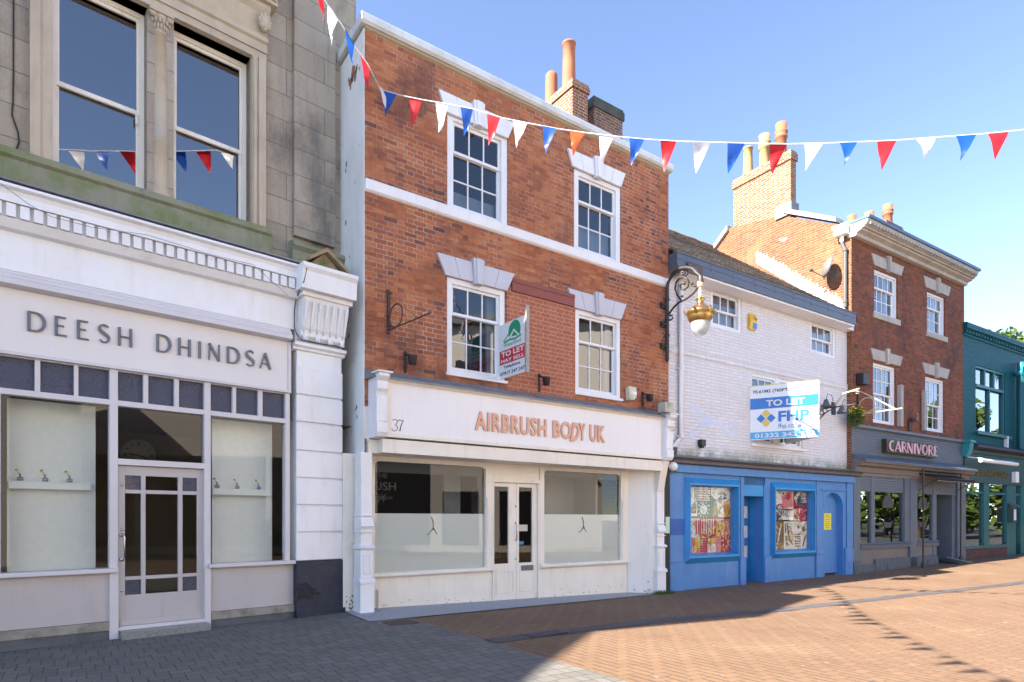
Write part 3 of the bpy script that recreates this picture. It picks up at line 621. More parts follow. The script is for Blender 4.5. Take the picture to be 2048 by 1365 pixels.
for i, j in ((0, 1), (4, 5)):
    for p, q in ((1, 0), (5, 4)): b.poly([(lx[i], VD+.02, ly[p]), (lx[j], VD+.02, ly[p]), (lx[j], VD+.02, ly[q]), (lx[i], VD+.02, ly[q])])
b.build('patterned_pane', 'obscure_glass', dr)
hu = D.U(247, VD-.05); h0, h1 = Dz(247, 1119, VD), Dz(247, 1070, VD)
b = MB(); b.tube([(hu-.012, VD, h1), (hu, VD-.05, h1), (hu+.01, VD-.055, h1-.03), (hu+.01, VD-.055, h0+.03), (hu, VD-.05, h0), (hu-.012, VD, h0)], .009)
for z in (h0, h1): b.lathe([(.028, 0), (.028, -.006), (.012, -.01)], hu-.012, VD, z, 14, 'v')
for z in (Dz(243, 970, VD), Dz(243, 1182, VD), Dz(243, 1060, VD)): b.lathe([(.018, 0), (.018, -.006), (.006, -.008)], D.U(243.5, VD), VD, z, 12, 'v')
b.build('handle', 'chrome', dr)
b = MB(); b.poly([(D.U(235), .03, Dz(240, 918, 0)), (D.U(407), .03, Dz(240, 918, 0)), (D.U(407), .03, zBar), (D.U(235), .03, zBar)]); b.build('fanlight_pane', 'shop_glass', R)
b = MB(); b.box(D.U(244, -.2), D.U(421, -.2), -.22, .06, -.3, zd0-.05); b.build('door_step', 'checker_steel', R)
# pilaster with rusticated blocks and scroll capital
ys = [708, 730, 788, 843, 901, 956, 1011, 1066, 1124]; zz = [Dz(590, y, -.08) for y in ys]
b = MB(); b.box(uP0+.03, uP1, -.05, .3, zz[-1]+.003, Dz(590, 690, -.08))
for i in range(1, 8): b.prism([(uP0+.012, zz[i+1]+.012), (uP1-.0, zz[i+1]+.012), (uP1, zz[i]-.012), (uP0+.012, zz[i]-.012)], -.085, -.049, 'v')
b.build('pilaster', 'white_paint', R, bevel=.012)
zp = Dz(590, 690, -.1)
b = MB(); b.prism([(-.04, zp-.06), (-.09, zp-.05), (-.10, zp-.02), (-.15, zp), (-.15, zp+.045), (.2, zp+.045), (.2, zp-.06)], uP0-.035, uP1+.03, 'u'); b.build('pilaster_cap', 'white_paint', R)
zq0, zq1 = zp+.047, Dz(606, 630, -.15)
b = MB(); b.box(uP0, uP1, -.06, .3, zq0, zA-.2)
zk0, zk1 = Dz(606, 680, -.12), Dz(606, 597, -.2)
b.prism([(-.06, zk0), (-.13, zk0), (-.18, zk0+.05), (-.19, zk0+.12), (-.22, zk0+.16), (-.30, zk1-.06), (-.32, zk1-.02), (-.32, zk1), (-.06, zk1)], uP0+.03, uP1-.02, 'u')
for k in range(7):
    u = uP0+.07+k*(uP1-uP0-.12)/6; b.tube([(u, -.19, zk0+.10), (u, -.24, zk0+.20), (u, -.325, zk1-.06)], [.018, .022, .026], 6)
for k in range(4):
    u = uP0+.09+k*(uP1-uP0-.16)/3; b.ball((u, -.19, zk0+.04), (.04, .03, .055), 8); b.ball((u-.02, -.21, zk0+.0), (.015, .02, .03), 6); b.ball((u+.02, -.21, zk0+.0), (.015, .02, .03), 6)
b.box(uP0-.01, uP1+.02, -.36, .3, zk1, zk1+.06); b.build('scroll_capital', 'white_paint', R)
b = MB(); b.prism([(VW, zA+.0), (-.52, zA+.0), (-.52, zA-.05), (-.48, zA-.10), (-.46, zk1+.062), (VW, zk1+.062)], D.U(606, -.5), uP1+.03, 'u'); b.build('capital_block', 'white_paint', R)
b = MB(); zpl = zz[-1]; b.box(uP0+.0, uP1+.02, -.11, .3, -.3, zpl); b.box(uP0-.0, uP1+.03, -.125, .3, -.3, .17); b.build('pilaster_plinth', 'navy_paint', R, bevel=.01)
rdp = random.Random(4); b = MB()
for k in range(13):
    r0 = rdp.uniform(.03, .09); c = (uP0+.17+rdp.gauss(0, .06), .33+rdp.gauss(0, .05)+zpl*.0+.1); b.poly([(c[0]+r0*(.6+.6*rdp.random())*cos(t*pi/5), -.1115-.0002*k, c[1]+r0*(.6+.6*rdp.random())*sin(t*pi/5)) for t in range(10)])
b.build('peeled_patch', mat('black_scar', (.02,.02,.025), (.05,.045,.05), 20, .8, .9), R)
# broken stone pediment over the pilaster
g0, g1 = D.U(598, -.3), D.U(704, -.3); zg0 = Dz(610, 545, -.3); zgp = Dz(655, 506, -.3); gm = (g0+g1)/2
b = MB(); b.box(g0+.05, g1-.03, -.30, VW-.1, zg0-.02, zg0+.045); b.box(g0, g1, -.34, VW-.1, zg0+.046, zg0+.09)
for a, c in ((g0, gm), (g1, gm)): b.prism([(a, zg0+.09), (a, zg0+.14), (c, zgp+.06), (c, zgp)], -.34, VW-.1, 'v')
b.prism([(g0+.08, zg0+.088), (g1-.08, zg0+.088), (gm, zgp)], -.25, VW-.1, 'v'); b.build('pediment', mat('mossy_sandstone', (.30,.22,.14), (.10,.12,.04), 5, 1.0, .9, streak=.3, sc2=(.2,.2,.08), bump=.006, bscale=50), R)
# shop interior
b = MB(); b.poly([(UL, 3.2, 0), (uR+.2, 3.2, 0), (uR+.2, 3.2, 3), (UL, 3.2, 3)]); b.poly([(uR+.2, .1, 0), (uR+.2, 3.2, 0), (uR+.2, 3.2, 3), (uR+.2, .1, 3)]); b.poly([(UL, .1, 0), (UL, 3.2, 0), (UL, 3.2, 3), (UL, .1, 3)])
b.poly([(UL, .09, .12), (uR, .09, .12), (uR, 3.2, .12), (UL, 3.2, .12)]); b.poly([(UL, .09, 2.95), (uR, .09, 2.95), (uR, 3.2, 2.95), (UL, 3.2, 2.95)]); b.build('shop_interior', mat('brown_room', (.20,.15,.10), (.14,.10,.07), .8, .5, .8), R)
b = MB(); b.box(UL, D.U(232), .1, .55, zSb-.5, zSill-.02); b.box(D.U(421), uW[5], .1, .45, zSb-.5, zSill-.02); b.build('window_bed', 'white_paint', R)
# display boards, shelves, bud vases, clock
def vase(u, v, z, label):
    r_ = thing('bud_vase', label, 'vase', D, u, v, z, 'bud vases on the window shelves')
    b = MB(); b.lathe([(.012, 0), (.030, .008), (.036, .03), (.028, .052), (.010, .062), (.009, .085), (.012, .09)], u, v, z, 14); b.build('vessel', 'vase_glass', r_)
    b = MB(); b.tube([(u, v, z+.03), (u-.012, v, z+.10), (u-.03, v, z+.13)], .003, 5); b.build('stem', 'weed', r_)
    b = MB(); b.ball((u-.034, v, z+.135), (.018, .018, .015), 8); b.build('flower_head', 'yellow_plastic', r_)
glass('vase_glass', (.6, .66, .68), 2.0, .08)
VB = .42
flat('display_white', (.84, .87, .86), .6)
for (x0, x1, y0, y1, lab, sx0, sx1, sy, vs_, where) in ((14, 191, 796, 1140, 'white display board behind the left shop window', 17, 181, 962, (40, 90, 139), 'left'), (424, 544, 838, 1128, 'white display board behind the right shop window', 424, 540, 977, (434, 474, 517), 'right')):
    u0, u1 = D.U(x0, VB), D.U(x1, VB)
    b = MB(); b.box(u0, u1, VB, VB+.05, zSill-.02, Dz(x0, y0, VB)); o = b.build('display_board', 'display_white', None, D, ((u0+u1)/2, VB, zSill-.02)); tag(o, lab, 'display board')
    s0, s1 = D.U(sx0, .28), D.U(sx1, .28); zs_ = Dz(sx0, sy, .28)
    b = MB(); b.box(s0, s1, .26, VB-.003, zs_-.085, zs_); o = b.build('floating_shelf', 'display_white', None, D, ((s0+s1)/2, .34, zs_)); tag(o, 'white floating shelf in the %s shop window' % where, 'shelf')
    for i, x in enumerate(vs_): vase(D.U(x, .33), .33, zs_, 'glass bud vase with a yellow flower, %s on the shelf in the %s window' % (('leftmost', 'middle', 'rightmost')[i], where))
cu_, cz_ = D.at(276, 911, 2.6); cr = D.U(311, 2.6) - cu_
k = thing('wall_clock', 'round wall clock with roman numerals seen through the glass above the greige shop door', 'clock', D, cu_, 2.6, cz_)
b = MB(); b.lathe([(0, -.0), (cr, 0), (cr, -.04), (cr*.94, -.05), (cr*.93, -.02), (0, -.02)], cu_, 2.6, cz_, 40, 'v'); b.build('dial', mat('clock_face', (.30,.26,.20)), k)
b = MB()
for i in range(12):
    a = pi/2 - i*pi/6
    for t in ((-.03, .03) if i % 3 else (-.05, 0, .05)):
        p = lambda q: (cu_+cr*q*cos(a)-cr*t*sin(a), 2.572, cz_+cr*q*sin(a)+cr*t*cos(a)); b.tube([p(.62), p(.84)], cr*.014, 4)
b.build('numerals', 'black_plastic', k)
b = MB(); b.tube([(cu_, 2.565, cz_), (cu_+cr*.8*cos(-.42), 2.565, cz_+cr*.8*sin(-.42))], .008, 5); b.tube([(cu_, 2.565, cz_), (cu_-cr*.5, 2.565, cz_+cr*.07)], .01, 5); b.tube([(cu_-cr, 2.57, cz_), (cu_-cr, 2.56, cz_)], .004, 5); b.build('hands', 'black_plastic', k)
# cables on the facade
def cable(name, label, fr, pts, r, m='black_plastic', g=None):
    b = MB(); b.tube(pts, r, 6); return tag(b.build(name, m, None, fr, pts[0]), label, 'cable', g)
cable('cable', 'thin grey wire sagging across the white dentil cornice', D, [(*[D.at(x, y, -.25)[0]], -.36, D.at(x, y, -.36)[1]) for x, y in ((0, 367), (55, 408), (100, 433), (180, 454), (290, 469), (420, 509), (500, 528), (570, 590))], .0035, 'thin_wire')
cable('cable', 'black cable running down the white scroll capital beside the cream wall', D, [(D.U(x, v), v, D.Z(x, y, v)) for x, y, v in ((614, 536, -.53), (608, 563, -.5), (592, 598, -.12), (589, 620, -.10), (589, 655, -.10), (593, 668, -.11), (603, 680, -.165), (640, 688, -.165), (672, 692, -.165), (688, 700, -.12))], .007)
cable('cable', 'black cable hanging down the sandstone wall at the left edge', D, [(D.U(x, VW-.02), VW-.02, D.Z(x, y, VW-.02)) for x, y in ((27, -30), (27, 150), (26, 205), (24, 230), (36, 265), (38, 285), (25, 320), (18, 350))], .009)
# neighbours out of frame that throw the street's shade
N_ = thing('corner_building', 'stone building further along the terrace, out of the picture to the left', 'building', WLD, -8, 8, 0)

HN = 11.0
pl = [(-2.15, 8.05), (-3.9, 7.65), (-5.5, 7.1), (-8.4, 7.3), (-8.5, 7.5), (-11, 5.7), (-26, 2.6), (-26, 20), (-2.15, 20)]
b = MB(); b.prism(pl, -.5, HN, 'z'); b.build('wall', 'ashlar', N_)
b = MB(); b.prism([(x*.97-.35, y*.97+.5) for x, y in pl], HN+.002, HN+.15, 'z'); b.build('roof', 'lead', N_)
# ================================================================ BRICK BUILDING No 37
R = thing('brick_building', 'tall red brick building with a cream shopfront in copper letters, beside the stone building', 'building', A, 7, 0, 0)
Az = lambda x, y, v=0: A.at(x, y, v)[1]
uA, uB = A.U(729), A.U(1337)
zTop = 8.93
def opn(pxl, pyt, pxr, pyb, v=0): a, t = A.at(pxl, pyt, v); c, d = A.at(pxr, pyb, v); return [a, c, d, t]
w1 = [A.U(894), A.U(1011), Az(894, 744.5), Az(894, 552)]; w2 = [A.U(1150.5), A.U(1242), Az(1150, 784), Az(1150, 616)]
zST, zSB = Az(729, 354.7, -.05), Az(731, 377, -.05)
w3 = [A.U(894.5), A.U(1016), zST+.005, Az(894, 222)]; w4 = [A.U(1148), A.U(1242), zST+.005, Az(1147, 335)]
ops = [tuple(x) for x in (w1, w2, w3, w4)]
b = MB(); b.wall(uA, uB, 3.2, zTop, 0, ops, .16); b.build('wall', 'red_brick', R)
b = MB(); b.wall(A.U(1012.5), A.U(1149), Az(1100, 775)-.45, Az(1080, 590), -.012, (), .01); b.build('infill_brickwork', 'new_red_brick', R)
b = MB(); b.prism([(0, 2.3), (9, 2.3), (9, zTop-.05), (0, zTop-.05)], uA-.01, uA-.001, 'u'); b.build('side_wall', 'stucco', R)
b = MB(); b.box(uB-.02, uB, .01, 9, 0, zTop-.02); b.box(uA, uB, 8.9, 9, 0, zTop-.5); b.build('rear_wall', 'red_brick', R)
b = MB(); zc_ = 9.06
b.prism([(.35, zc_), (-.07, zc_), (-.09, zc_-.02), (-.09, zc_-.12), (-.05, zc_-.15), (.35, zc_-.15)], uA-.07, uB+.07, 'u'); b.box(uA-.08, uA+.28, .351, 2.2, zc_-.15, zc_-.002); b.build('parapet_coping', 'coping', R)
b = MB(); b.prism([(0, zc_-.152), (-.03, zc_-.155), (-.03, zc_-.19), (0, zc_-.21)], uA-.001, uB, 'u'); b.build('brick_oversail', mat('ochre_mortar', (.36,.27,.16)), R)
b = MB(); b.prism([(0, zST), (-.05, zST), (-.06, zST-.02), (-.05, zSB+.01), (-.02, zSB-.015), (0, zSB-.02)], uA-.003, uB, 'u'); b.build('string_course', 'white_paint', R)
b = MB(); b.prism([(.3, 8.75), (3.0, 9.6), (3.3, 9.6), (8.9, 7.4), (8.9, 7.3), (.3, 8.65)], uA+.3, uB-.01, 'u'); b.build('roof', 'roof_tile', R)
rl = Az(894, 622)
for wn_, (wo, zr_) in enumerate(((w1, rl), (w2, rl), (w3, Az(905, 298)), (w4, Az(905, 298)))):
    up = wn_ > 1
    o = sash(R, wo[0]+.004, wo[1]-.004, wo[2]+.003, wo[3]-.003, .02, 3, 1, 2, zr_, MT['white_paint'], MT['sash_glass'], fw=.10 if not up else .12, ft=.09, fb=.05, sill=None if up else (.03, .06, .055))
    b = MB(); niche(b, *wo, .17, 1.5, .25); b.build('room_behind', 'dark_room', o)
    if up: b = MB(); b.box(wo[0]+.15, wo[1]-.15, .21, .212, wo[2]+.04, wo[2]+(.62 if wn_ == 3 else .4)); b.build('blind', mat('blind', (.42,.46,.50)), o)
    else: b = MB(); b.prism([(wo[1]-.26, .2), (wo[1]-.1, .2), (wo[1]-.1, .26), (wo[1]-.26, .26)], wo[2], wo[3], 'z'); b.build('curtain', mat('curtain', (.38,.40,.44)), o)
def lintel(fr, root, tl, bl, br_, tr, m, v=-.045, kw=.11, kr=.06, zs=None, split=2, kvis=True):
    """flat gauged arch of painted stone voussoirs with a stepped keystone."""
    u0, zt0 = fr.at(*tl, v); u1, zb0 = fr.at(*bl, v); u2, zb1 = fr.at(*br_, v); u3, zt1 = fr.at(*tr, v)
    zt_, zb_ = (zt0+zt1)/2, (zb0+zb1)/2
    if zs: zb_ = zs
    mid = (u1+u2)/2; hw = (u2-u1)/2; tw = (u3-u0)/2
    b = MB(); kb = kw*.72
    for s_ in (-1, 1):
        for k in range(split):
            f0, f1 = k/split, (k+1)/split
            ub0, ub1 = kb+(hw-kb)*f0+.003, kb+(hw-kb)*f1-.003; ut0, ut1 = kw+(tw-kw)*f0+.003, kw+(tw-kw)*f1-.003
            b.prism([(mid+s_*ub0, zb_), (mid+s_*ub1, zb_), (mid+s_*ut1, zt_), (mid+s_*ut0, zt_)], v, .002, 'v')
    b.prism([(mid-kb, zb_-kr*.6), (mid+kb, zb_-kr*.6), (mid+kw, zt_+kr), (mid-kw, zt_+kr)], v-.045, .0, 'v')
    b.prism([(mid-kb*.55, zb_-kr*.6+.002), (mid+kb*.55, zb_-kr*.6+.002), (mid+kw*.55, zt_+kr-.002), (mid-kw*.55, zt_+kr-.002)], v-.065, v-.046, 'v')
    return b.build('lintel', m, root, bevel=.004)
lintel(A, R, (875, 504.7), (892, 551), (1015, 580.5), (1031, 548.5), 'shaded_white_stone')
lintel(A, R, (1138, 577.7), (1149, 615.6), (1243, 639), (1255, 608.7), 'shaded_white_stone')
lintel(A, R, (875, 172), (892, 223), (1017, 276), (1027, 249.7), 'white_paint')
lintel(A, R, (1134.5, 294.4), (1146, 334), (1243, 372), (1250, 347.8), 'white_paint')
b = MB(); z0, z1 = Az(1018, 582), Az(1028, 559); b.box(A.U(1022), A.U(1146), -.05, .0, z0, z1); b.box(A.U(1024), A.U(1146), -.062, -.051, z1-.07, z1-.01); b.build('timber_beam', 'red_beam', R)
# ---- shopfront
VF = -.22; uA2 = A.U(736, 0); uX0, uX1 = A.U(1313, -.05), A.U(1326, -.05); zFt, zFb = Az(780, 760, VF), Az(767, 873.5, VF); zBb = Az(764, 905, VF+.02)
uF0, uF1 = uA2+.02, uX0+.01
b = MB(); b.box(uF0, uF1, VF, -.003, zFb, zFt); b.build('fascia_box', 'fascia_paint', R)
b = MB(); b.ring((A.U(770, VF), uF1, zFb+.0, zFt), (A.U(782, VF), uF1-.05, zFb+.055, zFt-.05), VF-.018, VF-.001)
b.prism([(VF-.001, zFt-.048), (VF-.05, zFt-.03), (VF-.06, zFt-.002), (VF-.001, zFt-.002)], uA2+.17, uF1, 'u'); b.build('fascia_moulding', 'cream_paint', R)
b = MB(); zl = Az(779, 745, 0); b.prism([(-.004, zl), (-.02, zl), (VF-.02, zFt+.045), (VF-.085, zFt+.02), (VF-.085, zFt-.012), (VF-.07, zFt+.002), (-.004, zFt+.002)], uA-.0, uB-.03, 'u')
for k in range(12):
    u = uA + .3 + k*.56; b.prism([(-.018, zl+.006), (VF-.02, zFt+.053), (VF-.09, zFt+.024), (VF-.09, zFt+.014), (-.018, zl-.004)], u, u+.03, 'u')
b.build('lead_flashing', 'lead', R)
b = MB(); b.box(A.U(765, VF+.02), uF1, VF+.02, 1.0, zBb, zFb-.028); b.box(uA2-.005, A.U(765, VF+.02)-.003, -.03, 1.0, zBb+.0, zFb-.03); b.box(uA2-.02, uA2+.0, -.045, 1.0, zFb-.06, zFb-.02); b.box(uA-.0, uA2+.05, .003, 1.0, zFb-.02, zl-.02); b.build('soffit_beam', 'cream_paint', R)
text(MBx := MB(), 'AIRBRUSH', A.U(949, VF), A.U(1092, VF), Az(949, 861, VF), Az(949, 822, VF), VF-.002, .022, .03, 0, 1.14)
z0_, z1_ = Az(949, 861, VF), Az(949, 822, VF)
for wd, a, c in (('BO', 1105, 1141.5), ('Y', 1157, 1170), ('UK', 1178.5, 1209)): text(MBx, wd, A.U(a, VF), A.U(c, VF), z0_, z1_, VF-.002, .022, .03, 0, 1.1)
text(MBx, 'D', A.U(1139, VF), A.U(1158, VF), z0_-.03, z1_+.0, VF-.002, .022, .038, shear=.35)
MBx.build('sign_lettering', 'copper_letters', R)
b = MB()
fit = lambda p: (A.U(783, VF)+p[0]*(A.U(807, VF)-A.U(783, VF)), Az(783, 862, VF)+p[1]*(Az(783, 838, VF)-Az(783, 862, VF)))
ribbon(b, arc(.28, .78, .20, .20, 160, -60, 8)+arc(.24, .28, .25, .28, 75, -160, 10), .025, VF-.001, .004, fit)
ribbon(b, [(.52, .86), (.62, .97), (.75, .93), (.98, .98), (.78, .5), (.68, .02)], [.02, .03, .03, .03, .03, .05], VF-.001, .004, fit); b.build('house_number', 'sign_ink', R)
# scroll brackets at the ends of the fascia
def console(u0, u1, root, vv=-.37):
    b = MB(); v1 = VF+.1
    b.prism([(.0, zFt+.05), (vv-.05, zFt+.05), (vv-.05, zFt+.0), (vv+.02, zFt-.06), (vv+.02, zFt-.17), (vv+.07, zFt-.22), (vv+.10, zFt-.27), (vv+.04, zFt-.275), (vv+.05, zFb+.22), (vv+.07, zFb+.20), (vv+.03, zFb+.20), (vv+.03, zFb+.05), (vv+.07, zFb-.01), (vv+.12, zFb-.02), (.0, zFb-.02)], u0, u1, 'u')
    b.prism([(.0, zFt+.051), (vv-.08, zFt+.051), (vv-.08, zFt+.075), (.0, zFt+.09)], u0-.03, u1+.04, 'u'); return b.build('console_bracket', 'white_paint', root, bevel=.006)
console(uA2, uA2+.17, R)
console(uX0, uX1, R)
# recessed window line
VR = .36
g1 = [A.U(748.5, VR), A.U(970, VR), Az(749, 1147, VR), Az(749, 922, VR)]; g2 = [A.U(1087, VR), A.U(1240, VR), Az(749, 1147, VR), Az(1087, 941, VR)]
zsl = Az(749, 1146, VR); d0, d1 = A.U(984, VR), A.U(1078, VR); zdt = Az(985, 961, VR); uRe = A.U(1254, VR)
b = MB(); zh = zBb-.001
def rpoly(r, rad, n=5):
    u0, u1, z0, z1 = r; p = [(u0, z0), (u1, z0)]
    for cx_, cz2, a0 in ((u1-rad, z1-rad, 0), (u0+rad, z1-rad, 90)): p += [(cx_+rad*cos(radians(a0+90*i/n)), cz2+rad*sin(radians(a0+90*i/n))) for i in range(n+1)]
    return p
for g in (g1, g2):    # spandrels of the round-cornered frames
    for s_, u in ((1, g[0]), (-1, g[1])):
        q = [(u, g[3])] + [(u+s_*.09*(1-cos(radians(90*i/5))), g[3]-.09+.09*sin(radians(90*i/5))) for i in range(6)]
        b.prism(q, VR, VR+.05, 'v')
lft = A.U(744, VR)
b.box(lft-.06, g1[0], VR-.03, VR+.06, zsl, zh); b.box(g1[1], d0+.0, VR-.03, VR+.06, zsl, zh); b.box(g1[0], g1[1], VR-.02, VR+.06, g1[3], zh)
b.box(d1, g2[0], VR-.03, VR+.06, zsl, zh); b.box(g2[1], uRe, VR-.03, VR+.06, zsl, zh); b.box(g2[0], g2[1], VR-.02, VR+.06, g2[3], zh)
for u in (g1[1]+.03, g2[1]+.04): b.lathe([(.028, 0), (.028, .05), (.018, .06), (.018, 1.15), (.026, 1.17), (.026, 1.2)], u, VR-.035, zsl+.02, 10)
b.build('window_frame', 'cream_paint', R, bevel=.004)
b = MB(); b.poly([(p[0], VR+.025, p[1]) for p in rpoly(g1, .001)]); b.poly([(p[0], VR+.025, p[1]) for p in rpoly(g2, .001)]); b.build('shop_window_pane', 'shop_glass', R)
zf = Az(749, 1027, VR)
b = MB(); b.box(g1[0], g1[1], VR+.03, VR+.032, g1[2], zf); b.box(g2[0], g2[1], VR+.03, VR+.032, g2[2], zf); b.build('frosted_film', 'frosted_film', R)
b = MB()
for g in (g1, g2):
    u = g[0]+(g[1]-g[0])*.51; z = zf-.08
    b.tube([(u-.04, VR+.02, z+.03), (u, VR+.02, z-.06), (u-.005, VR+.02, z-.13), (u+.01, VR+.02, z-.2)], .006, 5); b.tube([(u, VR+.02, z-.16), (u-.09, VR+.02, z-.27), (u-.13, VR+.02, z-.26)], .005, 5); b.tube([(u+.005, VR+.02, z-.16), (u+.07, VR+.02, z-.27)], .005, 5)
b.build('window_graphic', 'sign_ink', R)
b = MB(); x0 = g1[0]+.01
for wd, y0, y1, n in (('THE', .26, .19, .22), ('USH', .46, .33, .37), ('DY', .66, .52, .2)): text(b, wd, x0, x0+n, g1[3]-y0, g1[3]-y1, VR+.024, .002)
b.build('window_lettering', flat('dark_vinyl', (.03,.02,.015), .4), R)
b = MB(); text(b, 'AIRBRUSH BODY UK', g1[0]+.45, g1[1]-.45, g1[2]+.23, g1[2]+.31, VR+.028, .002); text(b, 'AIRBRUSH BODY UK', g2[0]+.3, g2[1]-.3, g2[2]+.23, g2[2]+.30, VR+.028, .002); b.build('film_lettering', flat('pale_vinyl', (.60,.66,.68)), R)
b = MB()
for a, c in ((lft-.06, d0), (d1, uRe)):
    b.prism([(VR+.06, zsl), (VR-.07, zsl), (VR-.09, zsl-.025), (VR-.09, zsl-.055), (VR-.07, zsl-.075), (VR+.06, zsl-.075)], a, c, 'u')
b.build('window_sill', 'cream_paint', R, bevel=.006)
b = MB(); b.box(lft-.06, d0, VR, VR+.1, -.4, zsl-.077); b.box(d1, uRe, VR, VR+.1, -.4, zsl-.077); b.build('stall_riser', 'cream_paint', R)
b = MB(); b.tube([(A.U(757, VR-.03), VR-.03, .08), (A.U(757, VR-.03), VR-.03, .38), (A.U(755, VR-.03), VR, .39)], .018, 8); b.build('waste_pipe', 'cream_paint', R)
b = MB(); b.box(g1[0]+.01, g1[1]-.01, VR+.045, VR+.06, g1[3]-.17, g1[3]+.01); b.box(g2[0]+.01, g2[1]-.01, VR+.045, VR+.06, g2[3]-.11, g2[3]+.01); b.box(g1[1]-.13, g1[1]-.01, VR+.05, VR+.06, zf, g1[3]); b.build('dark_pane_band', 'black_plastic', R)  # black strips added behind the panes to darken their upper part
# double door with tall panes
zdb = Az(986, 1199, VR)-.045
b = MB(); b.box(d0, d1, VR-.01, VR+.08, zdt, zh); b.box(d0, d0+.035, VR-.025, VR+.06, zdb-.1, zdt); b.box(d1-.035, d1, VR-.025, VR+.06, zdb-.1, zdt); b.box(d0-.02, d1+.02, VR-.04, VR-.011, zdt-.03, zdt+.04); b.build('door_frame', 'cream_paint', R, bevel=.004)
dm = A.U(1033.5, VR)
for i, (a, c, pa, pc) in enumerate(((d0+.037, dm-.003, 988.5, 1018), (dm+.003, d1-.037, 1039, 1065.5))):
    p0, p1 = A.U(pa, VR), A.U(pc, VR); y1, y0 = Az(988, 973, VR), Az(988, 1129, VR); m = MB(); vd = VR+.015
    m.ring((a, c, zdb, zdt-.03), (p0, p1, y0, y1), vd, vd+.045); m.ring((a+.06, c-.06, zdb+.14, y0-.12), (a+.085, c-.085, zdb+.165, y0-.145), vd-.008, vd-.001)
    o = m.build('door_leaf', 'cream_paint', R, bevel=.003); g = MB(); g.poly([(p0, vd+.02, y0), (p1, vd+.02, y0), (p1, vd+.02, y1), (p0, vd+.02, y1)]); g.build('pane', 'shop_glass', o)
    if i:
        m = MB(); m.box(A.U(1043, VR), A.U(1067, VR), vd-.012, vd, Az(1043, 1142, VR), Az(1043, 1131.5, VR)); m.build('letterbox', flat('letterbox_steel', (.12,.12,.16), .4, .5, .6), o)
        m = MB(); m.box(A.U(1040, VR), A.U(1058, VR), vd+.03, vd+.032, Az(1040, 1063, VR), Az(1040, 1050, VR)); m.build('paper_notice', 'paper_white', o)
        m = MB(); m.box(A.U(1039.5, VR), A.U(1050, VR), vd+.03, vd+.032, Az(1040, 1090, VR), Az(1040, 1083, VR)); m.build('sticker', 'sky_blue_vinyl', o)
    else:
        m = MB(); u = c-.012
        for y in (1013, 1046, 1081, 1118): m.lathe([(.02, 0), (.02, -.01), (.008, -.02)], u, vd, Az(1030, y, VR), 12, 'v')
        m.tube([(u, vd, Az(1030, 1048, VR)), (u, vd-.04, Az(1030, 1050, VR)), (u, vd-.04, Az(1030, 1079, VR)), (u, vd, Az(1030, 1081, VR))], .009); m.build('handle', 'chrome', o)
# splayed right reveal, end pilasters, left pier
uq0, uq1 = A.U(1305, .0), A.U(1312, 0)
b = MB(); b.prism([(uRe, VR+.1), (uRe, VR-.03), (uq0, 0), (uq1, 0), (uq1, VR+.1)], -.4, zh, 'z'); b.build('splayed_reveal', mat('peeling_paint', (.75,.735,.70), (.62,.59,.54), 1.2, .4, .5, streak=.3, sc2=(.33,.31,.28)), R)
def pilaster(u0, u1, base, root):
    b = MB(); z1 = zh if u0 < 5 else zFb+.1
    m = (u0+u1)/2; b.box(u0+.02, u1-.02, -.05, .2, base-.3, z1)
    zb_ = base
    b.box(u0, u1, -.08, .2, zb_-.3, zb_+.42); b.prism([(.2, zb_+.42), (-.11, zb_+.42), (-.11, zb_+.46), (-.07, zb_+.50), (.2, zb_+.50)], u0-.015, u1+.015, 'u')
    b.box(u0+.01, u1-.01, -.065, .2, zb_+.50, zb_+.92); b.ring((u0+.05, u1-.05, zb_+.56, zb_+.86), (u0+.075, u1-.075, zb_+.585, zb_+.835), -.078, -.066)
    b.prism([(.2, zb_+.92), (-.10, zb_+.94), (-.11, zb_+.97), (-.06, zb_+1.0), (.2, zb_+1.0)], u0-.012, u1+.012, 'u')
    for q in (1.17, 1.23, 1.42): b.prism([(.2, zb_+q), (-.085, zb_+q+.01), (-.085, zb_+q+.025), (.2, zb_+q+.04)], u0+.008, u1-.008, 'u')
    b.prism([(.2, zb_+1.26), (-.10, zb_+1.27), (-.065, zb_+1.40), (.2, zb_+1.40)], u0+.012, u1-.012, 'u')
    b.build('pilaster', 'white_paint', root, bevel=.005)
pilaster(A.U(719, -.05), A.U(747, -.05), .12, R); pilaster(uX0, A.U(1330, -.05), -.03, R)
b = MB(); b.prism([(.1, zFb-.021), (-.23, zFb-.021), (-.19, zFb-.12), (-.15, zFb-.28), (-.11, zFb-.45), (-.075, zFb-.65), (.1, zFb-.65)], uX0, uX1, 'u'); b.build('curved_corbel', 'cream_paint', R)
b = MB(); b.box(A.U(686, .25), A.U(722, .25), .25, .9, -.3, zBb); b.box(A.U(700, .25), A.U(717, .25), .225, .25, Az(700, 1086, .25), Az(700, 1077, .25)); b.build('side_pier', 'cream_paint', R)
for i, (x, y) in enumerate(((778, 916), (895, 922), (998, 929), (1089, 933), (1169, 938))):
    pass
b = MB()
for f in (.09, .32, .50, .66, .86):
    u = uA+.15+(uF1-uA-.2)*f; b.lathe([(.085, -.004), (.085, -.012), (.07, -.014), (.06, -.006)], u, .05, zBb, 18)
b.build('soffit_downlight', 'sign_white', R)
